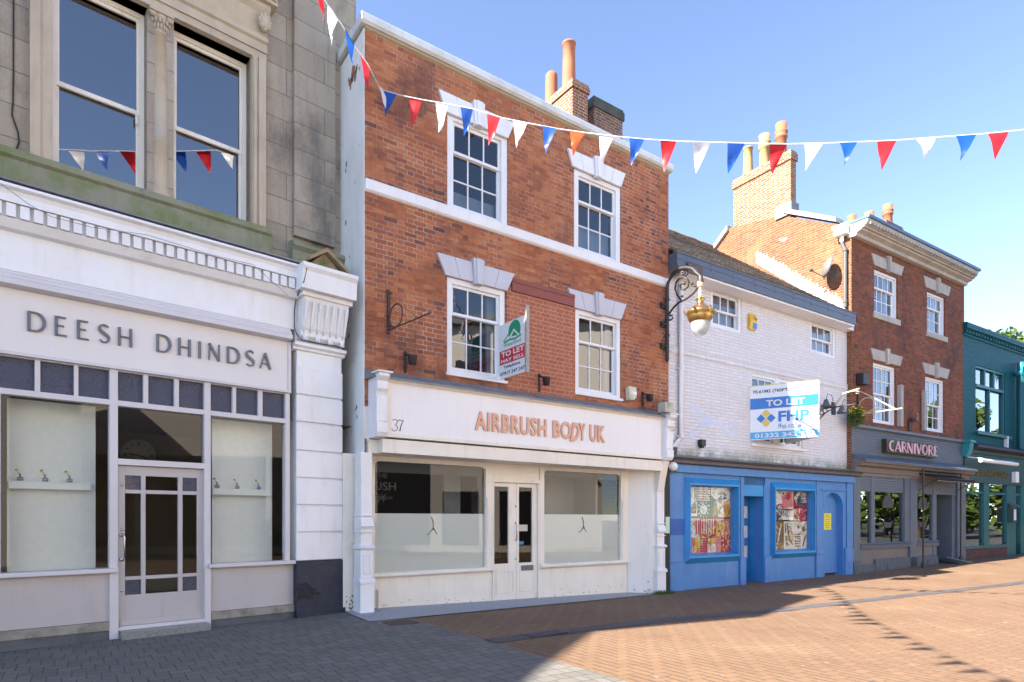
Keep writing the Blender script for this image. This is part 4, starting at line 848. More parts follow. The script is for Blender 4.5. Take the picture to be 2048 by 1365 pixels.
def peel(root, fn, n, seed, m, s0=.012, s1=.05, asp=.5, name='peeled_patch'):
    rd = random.Random(seed); b = MB()
    for k in range(n):
        o_, du, dv = fn(rd); r0 = rd.uniform(s0, s1); ph = rd.uniform(0, 6); pts = []
        for t in range(11):
            a = 2*pi*t/11; q = r0*(.55+.6*rd.random()); pts.append(o_+du*(q*cos(a))+Vector((0, 0, 1))*(q*asp*sin(a)*rd.uniform(.7, 1.3)))
        b.poly(pts)
    return b.build(name, m, root)
ex = Vector((1, 0, 0)); e2 = Vector((uq0-uRe, -(VR-.03), 0)).normalized(); nrm = Vector((e2.y, -e2.x, 0))*.002
mat('bare_render', (.24,.21,.19), (.12,.11,.10), 9, .8, .8)
peel(R, lambda rd: (Vector((uRe, VR-.03, 0))+e2*rd.uniform(.02, .48)+nrm*(1 if nrm.y < 0 else -1)+Vector((0, 0, -.02+.22*rd.random()**2.2)), e2, 0), 10, 3, 'bare_render', .008, .035)
peel(R, lambda rd: (Vector((rd.uniform(d1+.05, uRe-.05), VR-.002, .03+.14*rd.random()**2.5)), ex, 0), 22, 4, 'bare_render', .005, .022)
peel(R, lambda rd: (Vector((rd.uniform(lft, d0-.05), VR-.002, .06+.14*rd.random()**2.5)), ex, 0), 26, 5, 'bare_render', .005, .022)
peel(R, lambda rd: (Vector((rd.uniform(A.U(690, .25), A.U(716, .25)), .248, .10+.30*rd.random()**2)), ex, 0), 24, 6, 'bare_render', .006, .026, 1.0)
peel(R, lambda rd: (Vector((uA-.0125, rd.uniform(.06, .75), A.side(707, 160, uA)[1]+rd.gauss(0, .09))), Vector((0, 1, 0)), 0), 9, 7, mat('bare_brick', (.30,.16,.12)), .02, .09, 1.3)
peel(R, lambda rd: (Vector((uA-.012, rd.uniform(.05, .8), rd.uniform(3, 8.6))), Vector((0, 1, 0)), 0), 15, 8, 'bare_render', .006, .035, 1.6)
# shop interior
b = MB(); b.poly([(lft-.1, 4.2, -.1), (uq1, 4.2, -.1), (uq1, 4.2, 3), (lft-.1, 4.2, 3)]); b.poly([(lft-.1, VR+.1, -.1), (lft-.1, 4.2, -.1), (lft-.1, 4.2, 3), (lft-.1, VR+.1, 3)]); b.poly([(lft-.1, VR+.1, 2.66), (uq1, VR+.1, 2.66), (uq1, 4.2, 2.66), (lft-.1, 4.2, 2.66)]); b.build('shop_interior', 'dark_room', R)
b = MB(); b.poly([(lft-.1, VR+.06, .1), (uq1, VR+.06, .1), (uq1, 4.2, .1), (lft-.1, 4.2, .1)]); b.build('shop_floor', mat('wood_floor', (.30,.22,.14)), R)
b = MB(); b.box(d0-.45, d0-.1, 1.3, 1.36, .1, 2.35); b.box(d1+1.05, d1+1.9, 1.5, 1.56, .1, 2.4); b.box(d1+1.85, d1+1.91, .8, 1.56, .1, 2.4); b.build('partition', 'pale_room', R)
b = MB(); b.box(g1[0]+.9, g1[1]-.75, 2.6, 2.9, 1.9, 1.95); b.box(g1[0]+.9, g1[1]-.75, 2.6, 2.9, 1.1, 1.15); b.box(d1+.2, d1+1.0, 3.1, 3.14, .6, 2.2); b.build('display_shelf', mat('room_grey', (.14,.14,.14)), R)
# chimneys behind the parapet
def chim(root, fr, u0, u1, v0, v1, zb_, zt_, m='chimney_brick', cap='sooty_brick', ch=.22):
    b = MB(); b.box(u0, u1, v0, v1, zb_, zt_-ch); b.build('stack', m, root)
    b = MB(); b.box(u0-.04, u1+.04, v0-.04, v1+.04, zt_-ch+.001, zt_-.07); b.box(u0-.015, u1+.015, v0-.015, v1+.015, zt_-.069, zt_); b.build('stack_cap', cap, root)
def pot(root, fr, px, py0, py1, v, r, kind='terracotta', style=0, u=None, zb_=None):
    uu = fr.U(px, v) if u is None else u; z1 = fr.Z(px, py1, v); z0 = zb_ if zb_ is not None else fr.Z(px, py0, v); h = z1-z0
    if style == 0: pr = [(r*1.1, 0), (r*1.02, .1), (r*.93, h*.6), (r*.9, h-.05), (r*1.02, h-.04), (r*1.02, h), (r*.75, h), (r*.7, h-.2)]
    elif style == 1: pr = [(r*1.05, 0), (r, h*.55), (r*1.2, h*.57), (r*1.2, h*.62), (r*.98, h*.65), (r*1.25, h*.72), (r*1.25, h*.77), (r*.95, h*.79), (r*1.12, h), (r*.85, h), (r*.8, h-.15)]
    else: pr = [(r, 0), (r*.95, h*.8), (r*.9, h*.93), (r*.55, h), (.01, h*1.01)]
    b = MB(); b.lathe(pr, uu, v, z0, 24); return b.build('chimney_pot', kind, root)
V1 = 2.6
c0, c1 = A.U(1145, V1), A.U(1175.5, V1); zt_ = Az(1145, 156, V1)
K = tag(empty('chimney', A, c0, V1, 8.5), 'orange brick chimney with one tall and one short pot behind the white parapet', 'chimney')
chim(K, A, c0, c1, V1, V1+1.5, 8.0, zt_, cap='chimney_brick'); pot(K, A, 1138, 156, 88, V1+.45, .17, zb_=zt_-.02); pot(K, A, 1103, 190, 146, V1+1.2, .17, style=2, zb_=zt_-.02)
V2 = 2.9
c0, c1 = A.U(1188, V2), A.U(1245, V2); zt_ = Az(1190, 193, V2)
K = tag(empty('chimney', A, c0, V2, 8.5), 'soot dark squat chimney without pots beside the orange brick chimney', 'chimney')
chim(K, A, c0, c1, V2, V2+.5, 8.0, zt_, 'sooty_brick', mat('soot_cap', (.055,.06,.05), (.10,.10,.085), 4, .8, .9, bump=.005), .28)
# ---- things on the brick front
# estate agent's board at right angles to the wall
_v = A.side(1053, 640, A.U(999, -.02))
uo, (vo, zo) = A.U(1000, -.03), A.side(1052.5, 743, A.U(1000, -.03))
B_ = thing('letting_board', 'white and red flag board reading TO LET MAY SELL on the brick wall', 'sign', A, uo, -.03, zo)
zt2 = A.side(1052.5, 629, uo)[1]; vt = vo
LF = Fr(*A.P(uo, vo)[:2], A.th + pi/2)      # frame of the board: u runs from the outer edge towards the wall; seen mirrored
BF = Fr(*A.P(uo-.012, -.03)[:2], A.th - pi/2)  # u from the wall out to the street
Lb = -.03 - vo; Hb = zt2 - zo
b = MB(); b.box(uo-.008, uo+.008, vo, -.03, zo, zt2); b.build('board', 'sign_white', B_)
b = MB(); b.box(uo-.03, uo+.03, vo-.045, vo-.002, zo-.02, zt2+.14); b.build('post', 'timber', B_)
def on_board(name, m, fn, parent=B_, fr=None):
    q = MB(); fn(q); q.v = [(uo-.0085-abs(v), -.03-u, z) for u, v, z in q.v]; return q.build(name, m, parent)
on_board('red_band', 'red_vinyl', lambda q: q.box(.004, Lb-.004, 0, .001, zo+Hb*.255, zo+Hb*.51))
def fn(q): text(q, 'TO LET', Lb*.08, Lb*.94, zo+Hb*.385, zo+Hb*.485, -.002, .001, .03); text(q, 'MAY SELL', Lb*.06, Lb*.94, zo+Hb*.28, zo+Hb*.345, -.002, .001, .02)
on_board('white_lettering', 'paper_white', fn)
def fn(q): text(q, 'Telephone', Lb*.16, Lb*.80, zo+Hb*.155, zo+Hb*.225, -.001, .001, .02); text(q, '07917 247 247', Lb*.03, Lb*.97, zo+Hb*.05, zo+Hb*.115, -.001, .001, .02)
on_board('black_lettering', 'sign_ink', fn)
def fn(q):
    text(q, 'Watershed', Lb*.15, Lb*.82, zo+Hb*.56, zo+Hb*.63, -.001, .001)
    cx_, cz2, rr = Lb*.58, zo+Hb*.80, Lb*.23
    q.prism([(cx_+rr*cos(radians(t)), cz2+rr*sin(radians(t))) for t in range(-35, 216, 12)], -.0015, 0, 'v')
    ribbon(q, [(.16, .675), (.40, .80), (.48, .72)], .012, -.001, .001, lambda p: (p[0]*Lb, zo+p[1]*Hb))
    for k in range(3): ribbon(q, [(.18, .665-.014*k), (.4, .685-.014*k), (.62, .665-.014*k), (.84, .70-.014*k)], .005, -.001, .001, lambda p: (p[0]*Lb, zo+p[1]*Hb))
on_board('green_logo', 'sign_green', fn)
on_board('white_peak', 'paper_white', lambda q: q.prism([(Lb*.36, zo+Hb*.70), (Lb*.56, zo+Hb*.84), (Lb*.78, zo+Hb*.69), (Lb*.72, zo+Hb*.69), (Lb*.56, zo+Hb*.80), (Lb*.44, zo+Hb*.70)], -.0026, -.0018, 'v'))
# wall lanterns over the fascia
def lantern(px, y0, y1, label):
    u = A.U(px, -.1); z0, z1 = Az(px, y1, -.1), Az(px, y0, -.1); h = z1-z0
    L = thing('wall_lamp', label, 'wall lamp', A, u, 0, z0, 'black iron spotlights above the fascia')
    b = MB(); b.box(u-.04, u+.0, -.02, -.001, z0+h*.05, z1); b.ball((u-.02, -.02, z1-.02), .03, 8); b.tube([(u-.02, -.02, z1-.05), (u-.01, -.10, z1-.06), (u+.02, -.13, z0+h*.6)], .016); b.tube([(u-.02, -.02, z0+.02), (u-.02, -.05, z0+.06), (u-.02, -.02, z0+.12)], .012, 6); b.build('bracket', 'black_iron', L)
    b = MB(); b.lathe([(.035, -.07), (.06, -.065), (.075, .06), (.082, .07), (.06, .07), (.05, .0)], u+.03, -.16, z0+h*.55, 14); b.build('lamp_head', 'black_iron', L)
lantern(818, 702, 746, 'black iron wall spotlight below the scrolled sign bracket')
lantern(1086, 747, 785, 'black iron wall spotlight under the letting board, between the two first floor windows')
lantern(1293, 783, 814, 'black iron wall spotlight right of the grubby alarm box, nearest the brick wall end')
# alarm box
u, z = A.at(1262, 787, -.06)
L = thing('alarm_box', 'grubby cream burglar alarm box right of the right first floor window', 'alarm box', A, u, 0, z)
b = MB(); b.prism([(u-.11, z+.13), (u+.11, z+.13), (u+.12, z-.08), (u+.05, z-.14), (u-.09, z-.15)], -.11, -.0, 'v'); b.build('case', mat('grubby_plastic', (.60,.58,.46), (.33,.35,.20), 7, .9, .5), L, bevel=.015)
b = MB(); b.box(u+.0, u+.11, -.115, -.111, z-.03, z+.03); b.build('name_plate', 'sign_white', L)
# empty iron sign bracket
pt = A.at(777, 640, -.02); pw = A.P(pt[0], -.02)
SF = Fr(pw.x, pw.y, th_of(-125, True))
L = thing('sign_bracket', 'empty rusty iron scroll bracket on the brick wall left of the first floor windows', 'sign bracket', SF, 0, 0, SF.Z(777, 660))
q = lambda x, y, v=0: (SF.at(x, y, v)[0], v, SF.at(x, y, v)[1])
b = MB(); b.box(-.02, .02, -.02, .02, q(777, 668)[2], q(777, 580)[2]); b.tube([q(768, 589), q(784, 586)], .012); b.tube([q(768, 656), q(784, 652)], .012); b.build('wall_bar', 'rusty_iron', L)
b = MB(); b.tube([q(777, 661), q(861, 626)], .011); b.tube([q(777, 596), q(812, 618), q(836, 637)], .004, 5); b.build('arm', 'rusty_iron', L)
p0, p1, p2, p3 = q(779, 640), q(791, 610), q(804, 622), q(790, 652)
b = MB(); cxr, czr = (q(779, 630)[0]+q(805, 630)[0])/2, q(791, 632)[2]; rx, rz = abs(q(805, 630)[0]-q(779, 630)[0])/2, (q(791, 609)[2]-q(791, 655)[2])/2
b.tube([(cxr+rx*cos(t*pi/10), 0, czr+rz*sin(t*pi/10)) for t in range(21)], .012, 6); b.build('scroll_ring', 'rusty_iron', L)

# ================================================================ WHITE AND BLUE BUILDING
R = thing('white_building', 'low white painted brick building with a bright blue shopfront, between two brick buildings', 'building', W, 3.5, 0, 0)
VU = .13                                                # upper wall plane
Wz = lambda x, y, v=0: W.at(x, y, v)[1]
u0, u1 = W.U(1330, VU), W.U(1703, VU)
zg0, zg1 = Wz(1354, 533, -.28), Wz(1354, 503, -.28); zw1 = Wz(1394, 562, .02)
wU1 = (W.U(1422, VU), W.U(1483, VU), Wz(1423, 652, VU), Wz(1423, 576, VU)); wU2 = (W.U(1621, VU), W.U(1671, VU), Wz(1622, 704.8, VU), Wz(1622, 640, VU))
wL = (W.U(1503, VU), W.U(1604, VU), Wz(1500, 887, VU), Wz(1503, 746, VU))
b = MB(); b.wall(u0, u1, 2.6, zg0+.05, VU, [wU1, wU2, wL], .12); b.build('wall', 'white_painted_brick', R)
b = MB(); rd = random.Random(8)
for (xa, xb, ya, yb, n) in ((1382, 1402, 812, 872, 9), (1402, 1448, 834, 852, 14), (1446, 1474, 840, 872, 9)):
    for k in range(n):
        x, y = rd.uniform(xa, xb), rd.uniform(ya, yb); c = W.at(x, y, VU-.003); b.prism([(c[0]+rd.uniform(.04, .14)*cos(t*pi/4)*1.5, c[1]+rd.uniform(.03, .09)*sin(t*pi/4)) for t in range(8)], VU-.003-.0004*k, VU-.001, 'v')
b.build('faded_paint_mark', 'faded_blue', R)
zsA, zsB = Wz(1503, 728, VU), Wz(1503, 740, VU)
b = MB(); b.prism([(VU, zsA+.02), (VU-.035, zsA), (VU-.02, zsA-.03), (VU-.02, zsB+.03), (VU-.035, zsB+.01), (VU, zsB-.02)], u0, u1, 'u'); b.build('string_course', 'white_painted_brick', R)
for wo, nm in ((wU1, 1), (wU2, 2)):
    o = sash(R, *wo, VU+.02, 3, 1, 1, (wo[2]+wo[3])/2-.02, MT['white_paint'], MT['sash_glass'], fw=.09, mun=.03); b = MB(); niche(b, *wo, VU+.17, 1.4); b.build('room_behind', 'dark_room', o)
    b = MB(); b.box(wo[0]+.1, wo[1]-.1, VU+.2, VU+.202, wo[2]+.05, wo[3]-.06); b.build('blind', 'blind', o)
m = (wL[0]+wL[1])/2
for a, c in ((wL[0], m-.07), (m+.07, wL[1])):
    o = sash(R, a, c, wL[2], wL[3], VU+.02, 3, 1, 1, wL[3]-.55, MT['white_paint'], MT['sash_glass'], fw=.05, mun=.03); b = MB(); niche(b, a, c, wL[2], wL[3], VU+.17, 1.4, .02); b.build('room_behind', 'dark_room', o)
b = MB(); b.box(m-.07, m+.07, VU+.01, VU+.2, wL[2], wL[3]); b.build('window_mullion', 'white_paint', R)
b = MB(); b.box(wL[0]-.06, wL[1]+.1, VU-.07, VU+.04, wL[2]-.07, wL[2]-.002); b.build('window_sill', 'white_paint', R)
uEn, uEv = W.U(1712, -.28), W.U(1705.5, -.02)
b = MB(); b.box(u0+.25, uEv, -.0, .12, zw1, zg0-.05); b.box(u0+.25, uEn-.04, -.26, .12, zg0-.048, zg0-.003); b.prism([(0, zw1+.002), (-.05, zw1+.09), (-.05, zg0-.05), (0, zg0-.05)], u0+.25, uEv, 'u'); b.build('eaves_board', 'white_paint', R)
b = MB(); ug = W.U(1354, -.28)
b.box(ug, uEn, -.28, .1, zg0, zg1); b.box(ug, uEn, -.295, -.281, zg1-.02, zg1+.004); b.box(ug, uEn, -.288, -.281, zg0+(zg1-zg0)*.55, zg0+(zg1-zg0)*.58); b.box(ug, uEn, -.30, -.281, zg0, zg0+.05); b.box(ug-.004, ug, -.29, .3, zg0, zg1)
for k in range(10):
    u = ug+.3+k*.78
    for f in (.45, .75, .1): b.ball((u, -.292, zg0+(zg1-zg0)*f), .012, 6)
b.build('gutter_box', 'slate_gutter', R)
b = MB(); b.box(ug+.28, ug+.75, -.34, -.30, zg0-.08, zg0+.13); b.build('brown_panel', 'dark_brown_paint', R)
vR, zR = C.side(1427, 499, 0); zR += .0
pR = C.P(0, vR); vRw = -(pR.x-W.ox)*W.s + (pR.y-W.oy)*W.c
b = MB(); n = 22
for k in range(n):
    f0, f1 = k/n, (k+1)/n; v0_, v1_ = -.2+(vRw+.2)*f0, -.2+(vRw+.2)*f1; z0_, z1_ = zg1-.02+(zR-zg1+.02)*f0, zg1-.02+(zR-zg1+.02)*f1
    b.prism([(v0_-.03, z0_-.012), (v1_, z1_-.012), (v1_, z1_+.006), (v0_-.03, z0_+.02)], u0+.15, u1+.02, 'u')
b.poly([(u0+.15, vRw, zR), (u1, vRw, zR), (u1, vRw+4, zR-3), (u0+.15, vRw+4, zR-3)]); b.build('roof', 'roof_tile', R)
b = MB(); b.tube([(u0+.15+(u1-u0-.15)*k/24, vRw, zR+.03+.02*sin(k*2.3)) for k in range(25)], .09, 8); b.build('ridge_tiles', 'roof_tile', R)
# blue shopfront
zc1, zc0 = Wz(1346, 914, -.22), Wz(1352, 927, -.2); zf0 = Wz(1352, 944, -.1)
uL, uRt = W.U(1338), W.U(1704)
b = MB(); b.prism([(VU, zc1+.06), (-.22, zc1), (-.24, zc1-.02), (-.2, zc1-.05), (-.2, zc0+.02), (-.14, zc0), (VU, zc0)], W.U(1348, -.2), uRt+.16, 'u'); b.build('cornice', 'dark_brown_paint', R)
b = MB(); b.prism([(VU, zc1+.10), (-.2, zc1+.012), (-.24, zc1+.004), (VU, zc1+.062)], W.U(1348, -.2), uRt+.15, 'u'); b.build('lead_flashing', 'lead', R)
b = MB(); b.box(W.U(1352, -.1), uRt, -.1, VU, zf0, zc0-.002); b.build('fascia', 'blue_paint', R)
D0, D1 = W.U(1487), W.U(1528); ux0, ux1 = W.U(1646), W.U(1686); zax = Wz(1647, 1015); zat = Wz(1665, 986)
S = []
for (xl, xr, yt, yb, px0, px1, py0, py1) in ((1366, 1480, 955, 1129, 1382, 1477, 970, 1113), (1540, 1632, 964, 1118, 1552, 1630, 979, 1105)):
    S.append(((W.U(xl), W.U(xr), Wz(xl, yb), Wz(xl, yt)), (W.U(px0, -.13), W.U(px1, -.13), Wz(px0, py1, -.13), Wz(px0, py0, -.13))))
b = MB(); ops = [(D0, D1, -.5, Wz(1487, 970))] + [(i[0]+.02, i[1]-.02, i[2]+.02, i[3]-.02) for o_, i in S] + [(ux0, ux1, -.5, zat)]
b.wall(uL, uRt, -.5, zf0, 0, ops, .25)
b.build('shopfront', 'blue_paint', R)
b = MB(); r_ = (ux1-ux0)/2; mid = (ux0+ux1)/2; n = 14; hh = zat-zax
for k in range(n):
    a0, a1 = pi*k/n, pi*(k+1)/n; p0, p1 = (mid+r_*cos(a0), zax+hh*sin(a0)), (mid+r_*cos(a1), zax+hh*sin(a1)); b.poly([(p0[0], -.001, p0[1]), (p0[0], .25, p0[1]), (p1[0], .25, p1[1]), (p1[0], -.001, p1[1])])
b.build('arch_soffit', 'lit_blue', R)
b = MB()
for s_ in (0, 1):     # fill the spandrels of the arched opening
    q = [(mid+r_*cos(pi*k/n), zax+hh*sin(pi*k/n)) for k in range(n//2+1)]
    if s_: q = [(2*mid-p[0], p[1]) for p in q]
    b.prism([(q[0][0], zat+.03), (mid, zat+.03)] + q[::-1], -.004, .004, 'v')
b.box(ux0-.14, ux1+.1, -.05, -.001, Wz(1645, 981)-.0, Wz(1645, 981)+.03); b.build('arch_spandrel', 'blue_paint', R)
b = MB(); b.box(ux0-.02, ux1+.02, .17, .22, .02, zat+.02); o = b.build('arched_door', 'blue_paint', R)
for (o_, i) in S:     # projecting bevelled picture-frame boxes
    b = MB(); a, c, e, g = o_; p, q, r, t = i[0]-.035, i[1]+.035, i[2]-.05, i[3]+.04; X = -.13
    b.poly([(a,-.001,e),(a,-.001,g),(p,X,t),(p,X,r)]); b.poly([(c,-.001,e),(q,X,r),(q,X,t),(c,-.001,g)]); b.poly([(a,-.001,g),(c,-.001,g),(q,X,t),(p,X,t)]); b.poly([(a,-.001,e),(p,X,r),(q,X,r),(c,-.001,e)])
    b.ring((p, q, r, t), i, X-.004, X+.02)
    for x in (i[0], i[1]): b.poly([(x, X, i[2]), (x, .12, i[2]), (x, .12, i[3]), (x, X, i[3])])
    b.poly([(i[0], X, i[2]), (i[1], X, i[2]), (i[1], .12, i[2]+.05), (i[0], .12, i[2]+.05)]); b.poly([(i[0], X, i[3]), (i[1], X, i[3]), (i[1], .12, i[3]), (i[0], .12, i[3])])
    o = b.build('window_box', 'lit_blue', R)
    g_ = MB(); g_.poly([(i[0], .075, i[2]), (i[1], .075, i[2]), (i[1], .075, i[3]), (i[0], .075, i[3])]); g_.build('pane', 'shop_glass', o)
b = MB(); b.box(uL-.01, W.U(1366), -.05, -.001, .0-.5, .56); b.box(W.U(1478), W.U(1489), -.05, -.001, -.5, .60); b.box(W.U(1527), W.U(1540), -.05, -.001, -.5, .6); b.box(W.U(1630), W.U(1646), -.05, -.001, -.5, .55); b.box(W.U(1688), uRt, -.05, -.001, -.5, .7)
b.box(uL, W.U(1366), -.03, -.001, .562, zf0-.002); b.box(W.U(1480), W.U(1487), -.02, -.001, .602, zf0-.002); b.box(W.U(1528), W.U(1539), -.03, -.001, .602, zf0); b.box(W.U(1632), W.U(1644), -.02, -.001, .552, zf0-.002); b.box(W.U(1692), uRt, -.035, -.001, .702, zf0-.002); b.build('pilaster', 'blue_paint', R, bevel=.008)
vd = .5
b = MB(); b.box(D0-.3, D0-.001, .02, vd, -.5, zf0); b.box(D1+.001, D1+.3, .02, vd, -.5, zf0); b.box(D0, D1, .0, vd, Wz(1487, 992), zf0-.003); b.box(D1-.03, D1, -.02, .03, -.5, Wz(1528, 970)); b.build('door_reveal', 'lit_blue', R)
b = MB(); b.box(D0-.02, D1+.02, vd-.05, vd, -.1, Wz(1487, 992)); dz = b.build('panelled_door', 'blue_paint', R)
b = MB()
for y in (1025, 1064, 1104): b.box(W.U(1484, vd-.06), W.U(1494.5, vd-.06), vd-.066, vd-.051, W.Z(1490, y+12, vd-.06), W.Z(1490, y-12, vd-.06))
b.build('small_pane', 'paper_white', dz)
b = MB(); b.box(W.U(1339), W.U(1371), -.0345, -.0305, Wz(1340, 1071), Wz(1340, 1038)); b.build('repainted_patch', 'deep_blue', R)
# posters in the two blue windows
def poster(wi, f, label, bgm, shapes):
    i = S[wi][1]; v = .085
    a0, a1 = i[0]+.02, W.U(1462.5 if wi == 0 else 1615.5, .085); z0, z1 = i[2]+.03, i[3]-.0
    x0, x1, y0, y1 = a0+(a1-a0)*f[0], a0+(a1-a0)*f[1], z0+(z1-z0)*f[2], z0+(z1-z0)*f[3]
    o = thing('poster', label, 'poster', W, (x0+x1)/2, v, y0, 'printed posters in the blue shop windows')
    b = MB(); b.box(x0+.004, x1-.004, v, v+.003, y0+.004, y1-.004); b.build('sheet', bgm, o)
    by = {}
    for k, (m, kind, *p) in enumerate(shapes):
        q = by.setdefault(m, MB()); t = lambda c: (x0+(x1-x0)*c[0], y0+(y1-y0)*c[1]); d_ = v-.0012-.0006*k
        if kind == 'p': q.prism([t(c) for c in p], d_, v-.0003-.0006*k, 'v')
        elif kind == 'c':
            cx_, cy_, r0 = p; c = t((cx_, cy_)); rr = r0*(x1-x0); q.prism([(c[0]+rr*cos(pi*j/8), c[1]+rr*sin(pi*j/8)) for j in range(16)], d_, v-.0003-.0006*k, 'v')
        elif kind == 's':
            cx_, cy_, r0, n = p; c = t((cx_, cy_))
            for j in range(n):
                a = 2*pi*j/n; q.prism([(c[0]+r0*(x1-x0)*cos(a+d), c[1]+r0*(x1-x0)*sin(a+d)) if d else (c[0]+r0*(x1-x0)*1.8*cos(a), c[1]+r0*(x1-x0)*1.8*sin(a)) for d in (-.16, 0, .16)], d_, v-.0003-.0006*k, 'v')
        elif kind == 'h':      # hatching
            xa, xb, ya, yb, n = p
            for j in range(n): c = t((xa, ya+(yb-ya)*j/n)); e = t((xb, ya+(yb-ya)*(j+.45)/n)); q.box(c[0], e[0], d_, v-.0003-.0006*k, c[1], e[1])
        elif kind == 'v':
            xa, xb, ya, yb, n = p
            for j in range(n): c = t((xa+(xb-xa)*j/n, ya)); e = t((xa+(xb-xa)*(j+.5)/n, yb)); q.box(c[0], e[0], d_, v-.0003-.0006*k, c[1], e[1])
    rd = random.Random(label); inks = [m_ for m_ in by if m_ not in ('paper_white', 'sign_white')] or ['ink_slate']; k0 = len(shapes)
    for k in range(46):
        m = rd.choice(inks+[bgm, 'paper_white', rd.choice(inks)]); q = by.setdefault(m, MB()); cx_, cy_ = rd.uniform(.08, .92), rd.uniform(.06, .94); a = rd.uniform(0, pi); ln, wd = rd.uniform(.04, .17), rd.uniform(.008, .035)
        pts = [(cx_+ln*cos(a)*sa+wd*sin(a)*sb, cy_+ln*sin(a)*sa-wd*cos(a)*sb) for sa, sb in ((-1, -.3), (0, -1), (1, -.2), (.9, .3), (0, .8), (-.9, .4))]
        pts = [(min(max(p[0], .02), .98), min(max(p[1], .02), .98)) for p in pts]; d_ = v-.0012-.0006*k0-.00012*k
        q.poly([(x0+(x1-x0)*p[0], d_, y0+(y1-y0)*p[1]) for p in pts])
    for m, q in by.items(): q.build('print', m, o)
flat('ink_red', (.50,.02,.05)); flat('ink_pink', (.68,.25,.28)); flat('ink_ochre', (.72,.42,.04)); flat('ink_mustard', (.50,.33,.04)); flat('ink_slate', (.06,.08,.11)); flat('ink_green', (.09,.17,.14)); flat('ink_brown', (.22,.12,.07)); flat('ink_orange', (.72,.30,.05)); flat('ink_yellow', (.75,.62,.12))
poster(0, (0, .27, .55, 1), 'orange and black abstract print at the top left of the left blue window', 'paper_white', [('ink_ochre', 'p', (0,.5), (.0,1), (.75,1), (.6,.6)), ('ink_slate', 'p', (.1,.1), (.9,.1), (.95,.55), (.5,.32)), ('ink_slate', 'v', .78, 1, .55, 1, 2), ('ink_mustard', 'c', .35, .25, .16), ('paper_white', 'p', (.2,.6), (.6,.95), (.5,.7))])
poster(0, (.27, .54, .78, 1), 'small print of four orange panels on dark blue in the left blue window', 'ink_slate', [('ink_orange', 'p', (.12,.15), (.38,.15), (.38,.45), (.12,.45)), ('ink_orange', 'p', (.58,.15), (.85,.15), (.85,.45), (.58,.45)), ('ink_orange', 'p', (.15,.55), (.38,.55), (.38,.95), (.15,.95)), ('ink_orange', 'p', (.58,.55), (.85,.55), (.85,.95), (.58,.95)), ('paper_white', 'h', .02, .98, .02, .98, 6)])
poster(0, (.26, .54, .54, .77), 'dark green print of a white oval with rays in the left blue window', 'ink_green', [('paper_white', 's', .5, .5, .28, 12), ('ink_green', 'c', .5, .5, .34), ('sign_white', 'c', .5, .5, .27)])
poster(0, (.55, 1, .54, 1), 'large yellow and green print with a penguin like bird in the left blue window', 'paper_white', [('ink_green', 'p', (0,0), (.35,0), (.28,.55), (.0,.72)), ('ink_ochre', 'p', (.55,0), (1,0), (1,.62), (.7,.5)), ('ink_mustard', 'p', (.1,0), (.3,.1), (.25,.5), (.12,.45)), ('ink_orange', 's', .62, .92, .16, 11), ('sign_white', 'p', (.42,.0), (.65,.0), (.66,.4), (.55,.62), (.44,.4)), ('ink_slate', 'p', (.28,.56), (.5,.72), (.8,.62), (.55,.58), (.5,.42))])
poster(0, (0, .33, .0, .52), 'pink and yellow palm print at the bottom left of the left blue window', 'ink_pink', [('paper_white', 'p', (.2,.5), (.9,.42), (.95,1), (.1,1)), ('ink_yellow', 'p', (.05,.5), (.35,.55), (.3,.95), (.0,.8)), ('ink_yellow', 'p', (.6,.1), (1,.2), (1,.5), (.7,.45)), ('ink_red', 's', .45, .9, .14, 9), ('ink_red', 'v', .72, 1, .55, .98, 2)])
poster(0, (.33, .66, .0, .52), 'crimson striped print at the bottom centre of the left blue window', 'ink_red', [('paper_white', 'v', .05, .95, .55, .98, 6), ('ink_pink', 'h', .0, .4, .02, .5, 7), ('ink_yellow', 'p', (.5,.3), (1,.3), (1,.44), (.5,.44)), ('sign_white', 'p', (.45,.02), (.98,.02), (.98,.28), (.45,.28))])
poster(0, (.66, 1, .0, .52), 'red and yellow fern print at the bottom right of the left blue window', 'ink_pink', [('ink_yellow', 'p', (0,.5), (.5,.45), (.6,.9), (.1,.95)), ('ink_red', 'p', (.3,.0), (1,.0), (1,.55), (.35,.5)), ('paper_white', 's', .65, .35, .2, 8), ('ink_red', 's', .6, .8, .2, 10), ('paper_white', 's', .15, .12, .12, 8)])
poster(1, (0, .62, .5, 1), 'print of a red bench and pier on white in the right blue window', 'paper_white', [('ink_red', 'p', (0,.0), (.12,.0), (.02,.45)), ('ink_slate', 'p', (.3,.0), (.55,.02), (.5,.3), (.3,.35)), ('ink_slate', 'v', .5, 1, .1, .34, 6), ('ink_slate', 'p', (.3,.35), (1,.33), (1,.37), (.3,.39)), ('ink_pink', 'p', (.55,.4), (.98,.45), (.95,.98), (.5,.9)), ('ink_red', 'c', .78, .8, .09), ('ink_slate', 'h', .0, .2, .62, .98, 7)])
poster(1, (.63, 1, .72, 1), 'dark slate and red cliff print at the top right of the right blue window', 'ink_slate', [('ink_red', 'p', (0,0), (.45,.0), (0,.32)), ('paper_white', 'p', (.1,.3), (.5,.95), (.35,.98), (.02,.6)), ('paper_white', 'h', .5, .95, .3, .95, 6), ('ink_red', 'p', (.6,0), (1,0), (1,.3))])
poster(1, (.63, 1, .49, .71), 'pink print with a red disc in the right blue window', 'ink_red', [('ink_pink', 'p', (.25,.05), (.8,.05), (.65,.95), (.4,.95)), ('ink_red', 'c', .52, .3, .22), ('ink_slate', 'h', .0, .22, .1, .9, 4), ('ink_slate', 'h', .82, 1, .1, .9, 4)])
